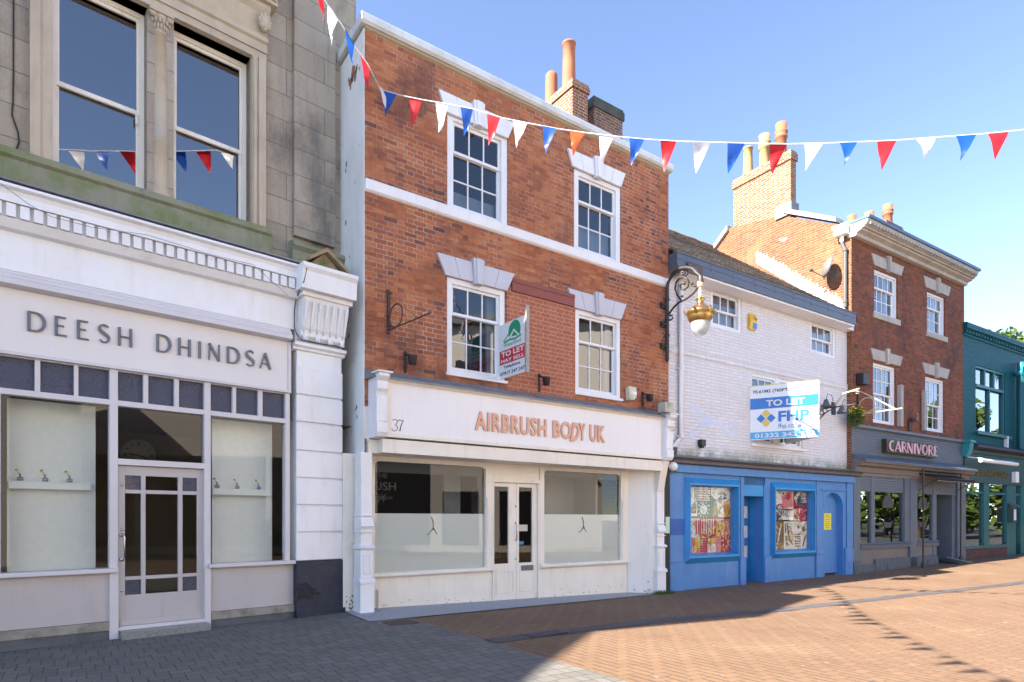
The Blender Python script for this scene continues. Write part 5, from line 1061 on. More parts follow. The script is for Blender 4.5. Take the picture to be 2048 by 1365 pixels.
poster(1, (0, .36, .0, .48), 'brown print of bare trees in the right blue window', 'ink_brown', [('paper_white', 'p', (.3,.3), (.42,.3), (.5,.95), (.38,.9)), ('paper_white', 'p', (.55,.2), (.62,.2), (.9,.9), (.8,.92)), ('paper_white', 'p', (.0,.5), (.12,.45), (.3,.98), (.0,.98)), ('ink_mustard', 'h', 0, 1, .02, .16, 4)])
poster(1, (.37, 1, .0, .48), 'white print scattered with brown tools in the right blue window', 'paper_white', [('ink_brown', 'v', .05, .35, .6, .95, 4), ('ink_brown', 'h', .45, .7, .1, .6, 6), ('ink_brown', 'c', .82, .72, .07), ('ink_brown', 'c', .6, .8, .05), ('ink_brown', 'p', (.75,.1), (.8,.1), (.95,.5), (.88,.52)), ('ink_brown', 'p', (.1,.1), (.18,.1), (.12,.5), (.06,.5)), ('ink_mustard', 'h', .05, .4, .3, .5, 3)])
tag(o_ := MB().box(W.U(1648, .16), W.U(1662.6, .16), .164, .168, W.Z(1648, 1060, .16), W.Z(1648, 1027, .16)).build('notice', 'paper_yellow', None, W, (W.U(1655, .16), .16, W.Z(1648, 1060, .16))), 'yellow notice taped to the arched blue door', 'notice')
OFF[o_.name] = (W.U(1655, .16), .16, W.Z(1648, 1060, .16))
b = MB(); b.v = []; 
for k, (y, a, c) in enumerate(((1031, .2, .75), (1035, .1, .9), (1040, .15, .8), (1044, .15, .85), (1048, .15, .8), (1052, .1, .9), (1056, .2, .7))):
    ua_, ub_ = W.U(1648, .16), W.U(1662.6, .16); z = W.Z(1648, y, .16); b.box(ua_+(ub_-ua_)*a, ua_+(ub_-ua_)*c, .1625, .1638, z, z+.016)
b.build('printed_lines', flat('faded_ink', (.35,.28,.05)), o_)
# things on the white wall
L = thing('letting_board', 'large white and blue V-shaped board reading TO LET on the white wall', 'sign', W, W.U(1637, -1.0), 0, 2)
rp = W.ray(1637.5, 800); ul, vl = W.U(1500, VU-.01), VU-.01
p0 = W.P(ul, vl); th = th_of(-1400); q0 = Fr(p0.x, p0.y, th+pi)
ue, ze1 = q0.at(1638, 759.5); _, ze0 = q0.at(1636, 874); zl1 = q0.Z(1501, 773); zl0 = q0.Z(1500, 881)
zb0, zb1 = (ze0+zl0)/2, (ze1+zl1)/2; H_ = zb1-zb0; Lw = ue
BO = q0; L.location = BO.P(0, 0, zb0); L.rotation_euler = (0, 0, BO.th); OFF[L.name] = (0, 0, zb0)
b = MB(); b.box(0, Lw, 0, .012, zb0, zb1); b.build('near_leaf', 'sign_white', L)
pe = BO.P(Lw, .006); ulr = W.U(1500, VU-.01) + 2*((pe.x-W.ox)*W.c+(pe.y-W.oy)*W.s - ul); pf = W.P(ulr, VU-.01)
dx, dy = pf.x-BO.ox, pf.y-BO.oy; lu, lv = dx*BO.c+dy*BO.s, -dx*BO.s+dy*BO.c
b = MB(); e = Vector((lu-Lw, lv, 0)).normalized(); nn = Vector((-e.y, e.x, 0))*.012; a_ = Vector((Lw, .013, 0)); c_ = Vector((lu, lv, 0))
b.prism([tuple(p[:2]) for p in (a_, c_, c_+nn, a_+nn)], zb0, zb1, 'z'); b.build('far_leaf', 'sign_white', L)
bb = lambda *r: (Lw*r[0], Lw*r[1], -.0012, -.0001, zb0+H_*r[2], zb0+H_*r[3])
b = MB(); b.box(*bb(.004, .996, .56, .76)); b.build('blue_band', 'sign_blue', L)
b = MB(); b.box(*bb(.004, .996, .012, .14)); b.build('pale_blue_band', 'sky_blue_vinyl', L)
b = MB(); b.box(*bb(.0, 1, .985, .999)); b.build('yellow_edge', 'sign_yellow', L)
b = MB(); text(b, 'TO LET', Lw*.24, Lw*.80, zb0+H_*.60, zb0+H_*.715, -.0014, .001, .03); text(b, '01332 343 222', Lw*.07, Lw*.95, zb0+H_*.035, zb0+H_*.115, -.0014, .001, .03); b.build('white_lettering', 'paper_white', L)
b = MB(); text(b, '70.61M2 (760FT2)', Lw*.04, Lw*.62, zb0+H_*.835, zb0+H_*.91, -.0002, .001, .03); b.build('size_lettering', 'sign_ink', L)
b = MB(); text(b, 'FHP', Lw*.42, Lw*.87, zb0+H_*.31, zb0+H_*.50, -.0002, .001, .04); text(b, 'fhp.co.uk', Lw*.42, Lw*.78, zb0+H_*.165, zb0+H_*.275, -.0002, .001, .01)
dm = lambda cx_, cz2, r0: [(Lw*(cx_-r0), zb0+H_*cz2), (Lw*cx_, zb0+H_*(cz2-r0*1.18)), (Lw*(cx_+r0), zb0+H_*cz2), (Lw*cx_, zb0+H_*(cz2+r0*1.18))]
for x in (.165, .315): b.prism(dm(x, .385, .068), -.0012, -.0001, 'v')
b.build('blue_logo', 'sign_blue', L)
b = MB()
for z in (.47, .30): b.prism(dm(.24, z, .068), -.0012, -.0001, 'v')
b.build('yellow_logo', 'sign_yellow', L)
u, z = W.at(1502, 645, VU)
L = thing('alarm_box', 'yellow and navy alarm box on the white wall between the upper windows', 'alarm box', W, u, VU, z)
b = MB(); b.prism([(VU, z-.20), (VU-.06, z-.20), (VU-.09, z+.02), (VU-.05, z+.19), (VU, z+.19)], u-.13, u+.13, 'u'); b.build('case', 'yellow_plastic', L, bevel=.015)
b = MB(); b.prism([(VU-.068, z-.17), (VU-.074, z-.17), (VU-.094, z-.04), (VU-.088, z-.04)], u-.02, u+.12, 'u'); b.build('strobe', 'sign_blue', L)
b = MB(); text(b, 'Yale', u-.0, u+.12, z+.04, z+.11, VU-.09, .002); b.build('lettering', 'sign_ink', L)
u, z = W.at(1403, 887, VU-.05); b = MB(); b.box(u-.075, u+.075, VU-.12, VU-.0, z-.07, z+.08); b.box(u-.04, u+.04, VU-.1, VU-.02, z-.11, z-.071); tag(b.build('sensor_box', 'black_plastic', None, W, (u, VU, z), bevel=.01), 'small black sensor box on the white wall above the blue shopfront', 'sensor')
L = thing('drainpipe', 'white drainpipe down the left edge of the white wall with a black end box', 'drainpipe', W, W.U(1362, VU-.06), VU, 3.2)
uq = lambda x, y: (W.U(x, VU-.06), VU-.06, W.Z(x, y, VU-.06))
b = MB(); pu = uq(1362, 600)[0]; b.tube([(pu, VU-.06, zg0-.1), (pu, VU-.06, uq(1362, 870)[2]), (uq(1361, 878)), uq(1352, 886), uq(1343, 896)], .05, 12)
for y in (737, 873): b.lathe([(.062, -.04), (.062, .04)], pu, VU-.06, uq(1362, y)[2], 12); b.box(pu-.1, pu+.1, VU-.04, VU, uq(1362, y)[2]-.02, uq(1362, y)[2]+.02)
b.build('pipe', 'white_paint', L)
b = MB(); p = uq(1342, 906); b.prism([(p[0]-.11, p[2]-.12), (p[0]+.07, p[2]-.12), (p[0]+.11, p[2]+.12), (p[0]-.12, p[2]+.12)], VU-.15, VU-.0, 'v'); b.build('hopper', 'black_plastic', L)
L = thing('drainpipes', 'bundle of black pipes and cables in the corner between cream pilaster and blue shopfront', 'drainpipe', W, W.U(1334), -.05, 0)
for x, r0 in ((1327.5, .045), (1332, .03), (1335.5, .05), (1338.5, .02)):
    p = W.U(x, -.06); b = MB(); b.tube([(p, -.06, -.1), (p, -.06, W.Z(1334, 905 if x > 1330 else 960, -.06))], r0, 10); b.build('pipe', 'black_plastic', L)
b = MB(); b.box(W.U(1325, .1), W.U(1341, .1), .06, .13, -.2, 3.6); b.build('dark_corner_board', 'black_plastic', L)
tag(MB().box(W.U(1331, -.13), W.U(1338.7, -.13), -.14, -.125, W.Z(1331, 1067, -.13), W.Z(1331, 1034, -.13)).build('notice', 'paper_green', None, W, (W.U(1334, -.13), -.13, 1.2)), 'pale green notice strapped to the black pipes', 'notice')
u, z = W.at(1349, 933, -.2); L = thing('bulkhead_lamp', 'white round bulkhead lamp at the left end of the blue fascia', 'wall lamp', W, u, -.1, z)
b = MB(); b.ball((u, -.16, z), (.115, .09, .10), 16); b.build('globe', 'sign_white', L); b = MB(); b.box(u-.05, u+.09, -.12, -.02, z-.14, z-.06); b.build('base', 'dark_brown_paint', L)

# ================================================================ CARNIVORE
R = thing('restaurant_building', 'dark red brick building with deep cornice, grey shopfront and sunlit gable', 'building', C, 3.2, 0, 0)
Cz = lambda x, y, v=0: C.at(x, y, v)[1]
uE = C.U(1928.5); VC = -.62
VC = C.side(1739.7, 438, -.0)[0]
zct = Cz(1739.7, 431, VC); zcb = Cz(1737, 452, VC+.06)
zfr0 = Cz(1705, 476); zfr1 = C.Z(1720, 465)
ww = []
for (xl, yl, xr, yb) in ((1748.4, 537, 1795.7, 625), (1854, 581.7, 1890.5, 663), (1746, 724, 1791.7, 845), (1850.4, 752, 1889, 861)): ww.append((C.U(xl), C.U(xr), Cz(xl, yb), Cz(xl, yl)))
zBd1, zBd0 = Cz(1704.5, 846.7, -.1), Cz(1704.5, 852.5, -.1)
b = MB(); b.wall(0, uE, zBd0, zct-.1, 0, ww, .14); b.build('wall', 'dark_red_brick', R)
b = MB(); b.wall(0, uE, 2.3, zBd0+.02, -.004, (), .01); b.build('painted_brickwork', 'grey_painted_brick', R)
b = MB(); b.box(-.0, uE+.06, -.10, -.006, zBd0, zBd1); b.build('band_course', 'bluegrey_paint', R)
# gable
gp = [(0.001, -.3), (0.001, zct-.12)] + [C.side(x, y, 0) for x, y in ((1672, 449), (1567, 432), (1460.6, 456), (1431, 500))]
gb = gp[-1]; gp += [(gb[0]+1.5, gb[1]-1.4), (gb[0]+1.5, -.3)]
b = MB(); b.prism(gp, -.004, .25, 'u'); b.build('gable_wall', 'gable_brick', R)
b = MB(); p = C.side(1672, 443, 0); q = C.side(1569, 424, 0); b.prism([(p[0]-.05, p[1]-.05), (p[0]-.05, p[1]+.08), (q[0], q[1]+.09), (q[0], q[1]-.05)], -.10, .3, 'u')
p = C.side(1458, 458, 0); q = C.side(1431, 500, 0); b.prism([(p[0], p[1]-.06), (p[0], p[1]+.1), (q[0]+.1, q[1]+.1), (q[0]+.1, q[1]-.06)], -.10, .3, 'u'); b.build('gable_coping', 'painted_stone', R)
# lime flashing where the lower roof meets the gable
b = MB(); pa, pb_ = C.side(1692, 618, 0), C.side(1513, 515, 0); n = 26
for k in range(n):
    f0, f1 = k/n, (k+1)/n; v0_, v1_ = pa[0]+(pb_[0]-pa[0])*f0, pa[0]+(pb_[0]-pa[0])*f1; z0_, z1_ = pa[1]+(pb_[1]-pa[1])*f0, pa[1]+(pb_[1]-pa[1])*f1
    h = .22+.10*random.random(); b.prism([(v0_, z0_-.2), (v1_, z1_-.2), (v1_, z1_+h*.55), ((v0_+v1_)/2, z0_+h+.06), (v0_, z0_+h*.5)], -.018, -.0045, 'u')
b.build('lime_flashing', mat('lime_render', (.72,.69,.64), (.58,.53,.47), 3, .6, .8, bump=.004), R)
b = MB(); ra = (.3, zct-.25); rb = C.side(1567, 430, 0); b.poly([(.2, -.2, ra[1]), (uE, -.2, ra[1]), (uE, rb[0], rb[1]-.1), (.2, rb[0], rb[1]-.1)]); b.poly([(.2, rb[0], rb[1]-.1), (uE, rb[0], rb[1]-.1), (uE, rb[0]+5, ra[1]-1), (.2, rb[0]+5, ra[1]-1)]); b.build('roof', 'roof_tile', R)
b = MB(); b.poly([(uE, .02, 0), (uE, 8, 0), (uE, 8, 6), (uE, .02, zct-.2)]); b.build('side_wall', 'dark_red_brick', R)
# cornice
zq = zct; hC = zct-zcb
b = MB(); x0c, x1c = -.03, C.U(1961, VC)
b.prism([(.1, zq-.05), (VC+.03, zq-.05), (VC+.05, zcb+.12), (VC+.10, zcb+.05), (VC+.14, zcb+.04), (VC+.14, zcb), (VC+.20, zcb), (VC+.22, zcb-.04), (-.16, zcb-.08), (-.14, zcb-.16), (-.06, zcb-.17), (-.05, zfr0), (.0, zfr0), (.1, zfr0)], x0c, x1c-.04, 'u')
b.build('cornice', 'painted_stone', R)
b = MB(); k = 0
while x0c+.1+k*.17 < x1c-.1:
    u = x0c+.1+k*.17+.01*sin(k*5); b.box(u, u+.085, VC+.01, VC+.16, zcb+.055, zcb+.115); k += 1
b.build('cornice_blocks', 'painted_stone', R)
b = MB(); b.box(x0c-.02, x1c, VC-.02, .25, zq-.048, zq+.03); b.build('lead_gutter', mat('blue_lead', (.07,.13,.25), (.09,.12,.19), 3, .5, .4), R)
cols = (4, 3, 4, 3); lin_ = (((1744, 505.8), (1750, 529.4), (1803, 553), (1809, 534.4)), ((1848.8, 552), (1853, 575.5), (1898, 592), (1902.8, 574)), ((1741.5, 695.5), (1747, 719), (1801, 732.7), (1806, 714)), ((1844.7, 725), (1851, 749), (1895, 756.7), (1900, 739)))
for i, wo in enumerate(ww):
    up = i < 2; zr_ = Cz(1748, 570.5) if up else Cz(1746, 785)
    o = sash(R, *wo, .05, cols[i], 1 if up else 2, 2, zr_, MT['white_paint'], MT['mirror_glass' if 0 else 'sash_glass'], fw=.075, mun=.024, sill=(.08, .10, .17) if up else None, sm=MT['painted_stone'])
    b = MB(); niche(b, *wo, .2, 1.5, .2); b.build('room_behind', 'dark_room', o)
    b = MB(); b.box(wo[1]-.34, wo[1]-.12, .24, .26, wo[2], wo[3]); b.build('curtain', 'curtain', o)
    lintel(C, R, *lin_[i], 'painted_stone', v=-.03, kw=.11, kr=.09, split=3)
b = MB(); v = C.side(1581, 403, -.01)[0]; v1 = C.side(1467, 450, -.01)[0]; zt_ = C.side(1576, 302, 0)[1]
uc1 = C.U(1592, v)
K = tag(empty('chimney', C, uc1/2, v, 8.5), 'tall orange chimney with three clay pots on the sunlit gable', 'chimney')
chim(K, C, 0.0, uc1, v, v1, C.side(1576, 420, 0)[1]-1.0, zt_, cap='chimney_brick', ch=.30)
b = MB(); b.box(-.06, uc1+.06, v-.06, v+.5, C.side(1581, 421, 0)[1]-.12, C.side(1581, 404, 0)[1]); b.build('lead_apron', 'lead', K)
for px_, py_, kd, st in ((1496, 297, 'buff_terracotta', 0), (1529, 271.6, 'buff_terracotta', 1), (1562.5, 248.6, 'terracotta', 1)):
    vv = C.side(px_, 330, uc1/2)[0]; pot(K, C, px_, 0, py_, vv, .155, kd, st, u=uc1/2, zb_=zt_-.02)
# far chimney with three pots seen over the cornice
V3 = 2.6; a_, c_ = C.U(1772, V3), C.U(1804, V3); zt_ = Cz(1785, 446, V3)
K = tag(empty('chimney', C, a_, V3, 8), 'far brick chimney with ribbed red pots peeping over the restaurant cornice', 'chimney')
chim(K, C, a_, c_, V3, V3+2.2, 7.0, zt_, 'sooty_brick'); pot(K, C, 1775.5, 0, 411, V3+.3, .16, style=1, zb_=zt_-.02)
for dv in (1.0, 1.7): pot(K, C, 1775.5, 0, 411+33*dv, V3+dv, .16, style=1, u=C.U(1775.5, V3+.3), zb_=zt_-.02)
# shopfront
VH = -.38; zh1 = Cz(1704, 908.7, 0); zh0 = Cz(1721.5, 919, VH)
b = MB(); b.prism([(-.006, zh1+.02), (-.03, zh1), (VH, zh0+.02), (VH-.01, zh0-.015), (-.006, zh1-.12)], 0.02, uE+.02, 'u'); b.build('lead_hood', mat('hood_lead', (.10,.12,.155), (.07,.08,.10), 5, .7, .5), R)
zw = Cz(1717.4, 951.5, 0)
b = MB(); b.prism([(0, zh1-.11), (VH+.01, zh0-.018), (VH+.01, zh0-.05), (VH+.08, zh0-.07), (VH+.12, zh0-.13), (-.10, zh0-.16), (-.08, zw+.10), (-.04, zw+.08), (-.04, zw), (0, zw)], .02, uE+.12, 'u'); b.build('hood_moulding', 'taupe_paint', R)
px = C.U; zi = Cz(1717, 1087); zib = Cz(1717, 1099)
b = MB()
for a, c in ((1704, 1717.4), (1741.5, 1748.5), (1806.5, 1816), (1818, 1829), (1865, 1872)): b.box(px(a), px(c), -.05 if c-a > 8 else -.02, .1, zi if a > 1710 and a < 1812 else -.2, zw)
b.box(px(1816), px(1830), -.07, .12, -.2, zw); b.box(px(1912), uE+.0, -.05, .9, -.3, zw); b.box(px(1905.5), px(1912), .02, .9, -.3, zw); b.build('shopfront_frame', 'bluegrey_paint', R, bevel=.006)
b = MB(); b.prism([(.1, zi), (-.06, zi), (-.09, zi-.03), (-.06, zi-.06), (-.09, zi-.09), (-.07, zib), (.1, zib)], px(1717), px(1818), 'u'); b.prism([(.1, zi), (-.06, zi), (-.09, zi-.03), (-.06, zi-.06), (-.09, zi-.09), (-.07, zib), (.1, zib)], px(1829), px(1873), 'u'); b.build('window_sill', 'bluegrey_paint', R)
b = MB(); b.box(px(1716), px(1818), .0, .1, .2, zib-.002); b.box(px(1829), px(1872), .0, .1, .2, zib-.002); b.build('stall_riser', 'taupe_paint', R)
b = MB(); b.box(0.0, px(1716), -.09, .1, -.3, .32); b.box(px(1716)+.004, px(1747), -.05, .1, -.3, .20); b.box(px(1747)+.004, px(1872), -.07, .1, -.3, .34); b.box(px(1770), px(1793), -.10, -.071, -.1, .17); b.box(px(1850), px(1871), -.10, -.071, -.0, .22); b.build('stone_base', 'dark_stone', R, bevel=.015)
for a, c in ((1717.4, 1741.5), (1748.5, 1806.5), (1829, 1865)):
    b = MB(); b.poly([(px(a), .04, zi), (px(c), .04, zi), (px(c), .04, zw), (px(a), .04, zw)]); b.build('shop_window_pane', 'mirror_glass', R)
b = MB(); m = px(1777); 
for mx in (px(1778), px(1848)):
    b.prism([(mx-.32, Cz(1765, 1016)), (mx+.32, Cz(1765, 1016)), (mx+.30, Cz(1765, 1004)), (mx+.18, Cz(1765, 993)), (mx, Cz(1765, 990)), (mx-.18, Cz(1765, 993)), (mx-.30, Cz(1765, 1004))], .03, .034, 'v'); b.prism([(mx-.30, Cz(1765, 1040)), (mx-.18, Cz(1765, 1056)), (mx+.18, Cz(1765, 1056)), (mx+.30, Cz(1765, 1040)), (mx+.2, Cz(1765, 1045)), (mx-.2, Cz(1765, 1045))], .03, .034, 'v')
b.build('window_graphic', flat('grey_vinyl', (.045,.042,.045)), R)
b = MB(); niche(b, px(1717), px(1866), .1, zw, .12, 3, .0); b.build('shop_interior', 'dark_room', R)
b = MB(); ud0, ud1 = px(1872), px(1906); b.box(ud0-.02, ud1+.3, .85, .9, -.1, zw); b.ring((ud0+.1, ud1-.05, .2, 1.0), (ud0+.14, ud1-.09, .24, .96), .835, .849); b.ring((ud0+.1, ud1-.05, 1.15, 2.0), (ud0+.14, ud1-.09, 1.19, 1.96), .835, .849); b.build('door', mat('navy_door', (.025,.05,.09)), R)
b = MB(); b.box(ud0, ud0+.03, .1, .86, -.1, zw); b.box(ud0, ud1, .0, .86, zw-.03, zw); b.box(ud0, ud1+.1, .1, .86, -.3, .17); b.build('door_reveal', 'bluegrey_paint', R)
# sign, fixed to the grey brickwork
s0, s1 = C.U(1774, -.16), C.U(1876.5, -.16); y0_, y1_ = Cz(1774, 904.5, -.16), Cz(1774, 877.5, -.16)
L = thing('shop_sign', 'dark sign with pink double stroke letters reading CARNIVORE on the grey brickwork', 'sign', C, (s0+s1)/2, -.02, y0_)
b = MB(); b.box(s0, s1, -.16, -.005, y0_, y1_); b.build('box', mat('sign_back', (.05,.045,.03), (.03,.05,.015), 9, .9, .15), L, bevel=.005)
GC = {'C': [(arc(.5,.5,.40,.46,60,300,12), .05), (arc(.5,.5,.26,.40,110,250,8), .03)], 'A': [([(.05,0),(.46,1)], .035), ([(.44,1),(.80,0)], .09), ([(.2,.3),(.66,.3)], .025)], 'R': [([(.2,0),(.2,1)], .10), ([(.3,.97)]+arc(.4,.73,.32,.24,90,-90,8)+[(.3,.49)], .035), ([(.4,.5),(.85,0)], .05)],
      'N': [([(.1,0),(.1,1)], .04), ([(.12,1),(.72,0)], .09), ([(.78,0),(.78,1)], .04)], 'I': [([(.25,0),(.25,1)], .10)], 'V': [([(.05,1),(.42,0)], .09), ([(.42,0),(.8,1)], .035)], 'O': [(arc(.5,.5,.40,.46,0,360,18), .045), (arc(.5,.5,.26,.40,110,250,8), .03)], 'E': [([(.22,0),(.22,1)], .10), ([(.2,.96),(.7,.96)], .03), ([(.2,.5),(.6,.5)], .03), ([(.2,.04),(.7,.04)], .03)]}
AC = {'C': .9, 'A': .88, 'R': .92, 'N': .92, 'I': .5, 'V': .85, 'O': 1.0, 'E': .8}
b = MB(); tot = sum(AC[c] for c in 'CARNIVORE'); x = 0; sx = (s1-s0-.12)/tot; hz_ = (y1_-y0_)
for c in 'CARNIVORE':
    for pts, ws in GC[c]: ribbon(b, pts, ws, -.165, .025, lambda p, x=x: (s0+.06+(x+p[0])*sx, y0_+hz_*(.1+.8*p[1])))
    x += AC[c]
b.build('lettering', 'pink_tube', L)
# satellite dish on the gable
vD, zD = C.side(1652, 534, -.35)
L = thing('satellite_dish', 'grey satellite dish on the sunlit brick gable', 'satellite dish', C, 0, vD, zD)
Rm = Matrix.Rotation(radians(-40), 3, 'Z') @ Matrix.Rotation(radians(16), 3, 'Y') @ Matrix.Scale(.86, 3)
b = MB(); b.lathe([(0.01, .075), (.12, .06), (.24, .012), (.32, -.055), (.33, -.05), (.24, .03), (.12, .08), (.01, .09)], 0, 0, 0, 28, 'x'); b.v = [tuple(Rm @ Vector((-p[0], p[1], p[2]*1.15)) + Vector((-.33, vD, zD))) for p in b.v]; b.build('reflector', 'dish_grey', L)
b = MB(); p = Rm @ Vector((-.42, 0, -.22)) + Vector((-.35, vD, zD)); q = Rm @ Vector((.06, 0, -.35)) + Vector((-.33, vD, zD)); b.tube([q, p], .012, 6); b.ball(p, (.05, .05, .045), 8); b.build('feed_arm', 'black_plastic', L)
b = MB(); b.tube([(-.01, vD, zD-.1), (-.24, vD, zD-.1), (-.30, vD, zD)], .02, 8); b.box(-.02, -.005, vD-.07, vD+.07, zD-.2, zD); b.build('wall_mount', 'dish_grey', L)
# drainpipe and hopper down the gable corner
vp, _ = C.side(1690, 540, -.09); L = thing('drainpipe', 'grey drainpipe with a white hopper at the front corner of the sunlit gable', 'drainpipe', C, -.09, vp, C.side(1690, 617, -.09)[1])
s3 = lambda y: C.side(1690, y, -.09)[1]
b = MB(); b.tube([(-.09, vp, s3(615)), (-.09, vp, s3(500)), (-.09, vp+.06, s3(490)), (-.09, vp+.09, s3(482))], .052, 12); b.lathe([(.065, -.04), (.065, .04)], -.09, vp, s3(500), 12); b.lathe([(.065, -.04), (.065, .04)], -.09, vp, s3(603), 12); b.build('pipe', mat('grey_pipe', (.10,.10,.10), (.07,.07,.07)), L)
b = MB(); b.lathe([(.05, 0), (.06, .30), (.11, .34), (.12, .42)], -.09, vp+.09, s3(482), 14); b.box(-.24, .0, vp-.09, vp+.25, s3(470), s3(456)); b.box(-.26, .0, vp-.12, vp+.28, s3(456)+.001, s3(452)+.02); b.build('hopper', 'stucco', L)

# ---- ironwork, batten, speaker, basket, awning and poles on the restaurant
def perp(fr, px, y, v): u = fr.U(px, v); return u, (lambda x, yy: (u, *fr.side(x, yy, u)))
u, q = perp(C, 1716, 800, -.03)
L = thing('sign_bracket', 'pale gold sunlit scroll sign bracket with a bare frame on the restaurant brick wall', 'sign bracket', C, u, 0, C.Z(1716, 816, 0))
b = MB(); b.box(u-.02, u+.02, -.05, -.006, C.Z(1716, 818, 0), C.Z(1716, 782, 0)); b.build('wall_bar', 'rusty_iron', L)
b = MB(); b.tube([q(1718, 829.5), q(1731, 827.5), q(1805, 817)], .02, 6); b.tube([q(1729, 787), q(1791, 818.5)], .018, 6); b.tube([q(1718, 782), q(1729, 787)], .012, 6); b.build('arm', 'gold_paint', L)
b = MB(); b.tube([q(1729, 797), q(1740, 795.5), q(1749, 800.5), q(1751, 809), q(1746, 819), q(1733, 826.5)], .018, 6); b.tube([q(1729, 797), q(1721, 803), q(1717, 814), q(1722, 824), q(1733, 826.5)], .016, 6); b.build('ring', 'gold_paint', L)
u, q = perp(W, 1640, 818, VU-.02)
L = thing('lamp_bracket', 'black and gold lamp bracket with two old floodlights behind the blue and white letting board', 'bracket', W, u, VU, W.Z(1640, 820, VU))
b = MB(); b.tube([q(1640, 819), q(1711, 808.5)], .018, 6); b.tube([q(1640, 838), q(1652, 825), q(1672, 815), q(1690, 811)], .014, 6)
for x, y in ((1643, 826), (1650, 822)): b.tube([(q(x, y)[0], q(x, y)[1]+.06*cos(t*pi/5), q(x, y)[2]+.06*sin(t*pi/5)) for t in range(11)], .012, 5)
b.build('arm', 'rusty_iron', L)
b = MB(); b.tube([q(1671, 810), q(1686, 788), q(1719, 777.5)], [.03, .024, .02], 6); b.tube([q(1700, 784), q(1712, 782), q(1718, 784), q(1717, 788), q(1712, 787)], .012, 5); b.build('strut', 'gold_paint', L)
b = MB(); u2, z2 = W.at(1667.5, 817.5, VU-.02); b.box(u2-.09, u2+.09, VU-.03, VU, z2-.17, z2+.17); b.build('wall_plate', 'black_plastic', L)
for x, y in ((1652, 808), (1684, 820)):
    p = q(x, y); b = MB(); b.lathe([(.03, .12), (.05, .10), (.08, .0), (.13, -.06), (.13, -.09), (.02, -.09)], p[0], p[1], p[2], 14); b.build('floodlight', 'dark_stone', L); b = MB(); b.tube([(p[0], p[1], p[2]+.1), (p[0], p[1]-.04, p[2]+.26), (p[0], p[1]-.16, p[2]+.2), (p[0], p[1]-.2, p[2]-.02)], .008, 5); b.build('wire', 'black_plastic', L)
u, z = C.at(1725, 760, -.1); b = MB(); b.box(u-.17, u+.13, -.22, -.006, z-.16, z+.17); tag(b.build('loudspeaker', 'black_plastic', None, C, (u, 0, z), bevel=.02), 'black box loudspeaker on the restaurant brick wall left of the first floor window', 'loudspeaker')
for x0, x1, y0, y1, lab in ((1799, 1804.5, 770, 853, 'bleached timber batten upright between the two first floor restaurant windows'), (1846.5, 1850.5, 781, 861, 'grey timber batten upright against the right first floor restaurant window')):
    a, c = C.U(x0, -.08), C.U(x1, -.08); b = MB(); b.box(a, c, -.12, -.006 if x0 < 1840 else -.03, C.Z(x0, y1, -.08), C.Z(x0, y0, -.08)); tag(b.build('batten', 'timber', None, C, (a, -.05, C.Z(x0, y1, -.08))), lab, 'batten')
u, z = C.at(1825, 845, -.1); L = thing('broken_wall_lamp', 'rusty broken wall lamp on the brick between the restaurant windows', 'wall lamp', C, u, 0, z)
b = MB(); b.box(u-.10, u+.08, -.06, -.006, z-.26, z+.06); b.lathe([(.09, 0), (.12, .05), (.05, .12)], u, -.12, z+.02, 10); b.build('base', 'rusty_iron', L); b = MB(); b.tube([(u+.05, -.12, z+.1), (u+.16, -.18, z+.12), (u+.16, -.18, z+.3)], .012, 5); b.build('hook', 'paper_white', L)
def leaves(mb, c, r, n, s, seed=1, hang=0):
    rd = random.Random(seed)
    for _ in range(n):
        d = Vector((rd.gauss(0, 1), rd.gauss(0, 1), rd.gauss(0, 1))).normalized() * (rd.random()**.45)
        p = Vector((c[0]+d.x*r[0], c[1]+d.y*r[1], c[2]+d.z*r[2] - hang*rd.random()))
        a = Vector((rd.gauss(0, 1), rd.gauss(0, 1), rd.gauss(0, .7))).normalized(); e = a.cross(Vector((rd.gauss(0, 1), rd.gauss(0, 1), rd.gauss(0, 1)))).normalized(); t = s*(.6+.8*rd.random())
        mb.poly([p-a*t, p+e*t*.5, p+a*t, p-e*t*.5])
u, z = C.at(1711, 830, -.2); L = thing('flower_basket', 'planter of yellow flowers hanging on the corner between white wall and restaurant', 'planter', C, u, -.1, z)
b = MB(); leaves(b, (u, -.22, z), (.28, .2, .26), 500, .045, 3, .1); b.build('foliage', 'weed', L)
b = MB(); leaves(b, (u, -.24, z+.06), (.27, .22, .2), 160, .03, 4); b.build('flowers', 'paper_yellow', L)
b = MB(); b.lathe([(.08, -.22), (.18, -.02), (.2, .0)], u, -.2, z, 14); b.box(u-.02, u+.02, -.2, -.005, z-.02, z+.0); b.build('basket', 'black_iron', L)
u, z = W.at(1706, 700, VU-.05); b = MB(); leaves(b, (u, VU-.08, z), (.12, .08, .35), 140, .05, 9); tag(b.build('wall_weed', mat('dry_weed', (.20,.19,.12), (.10,.13,.06)), None, W, (u, VU-.05, z)), 'dry weed growing from the joint between white wall and dark brick', 'weed')
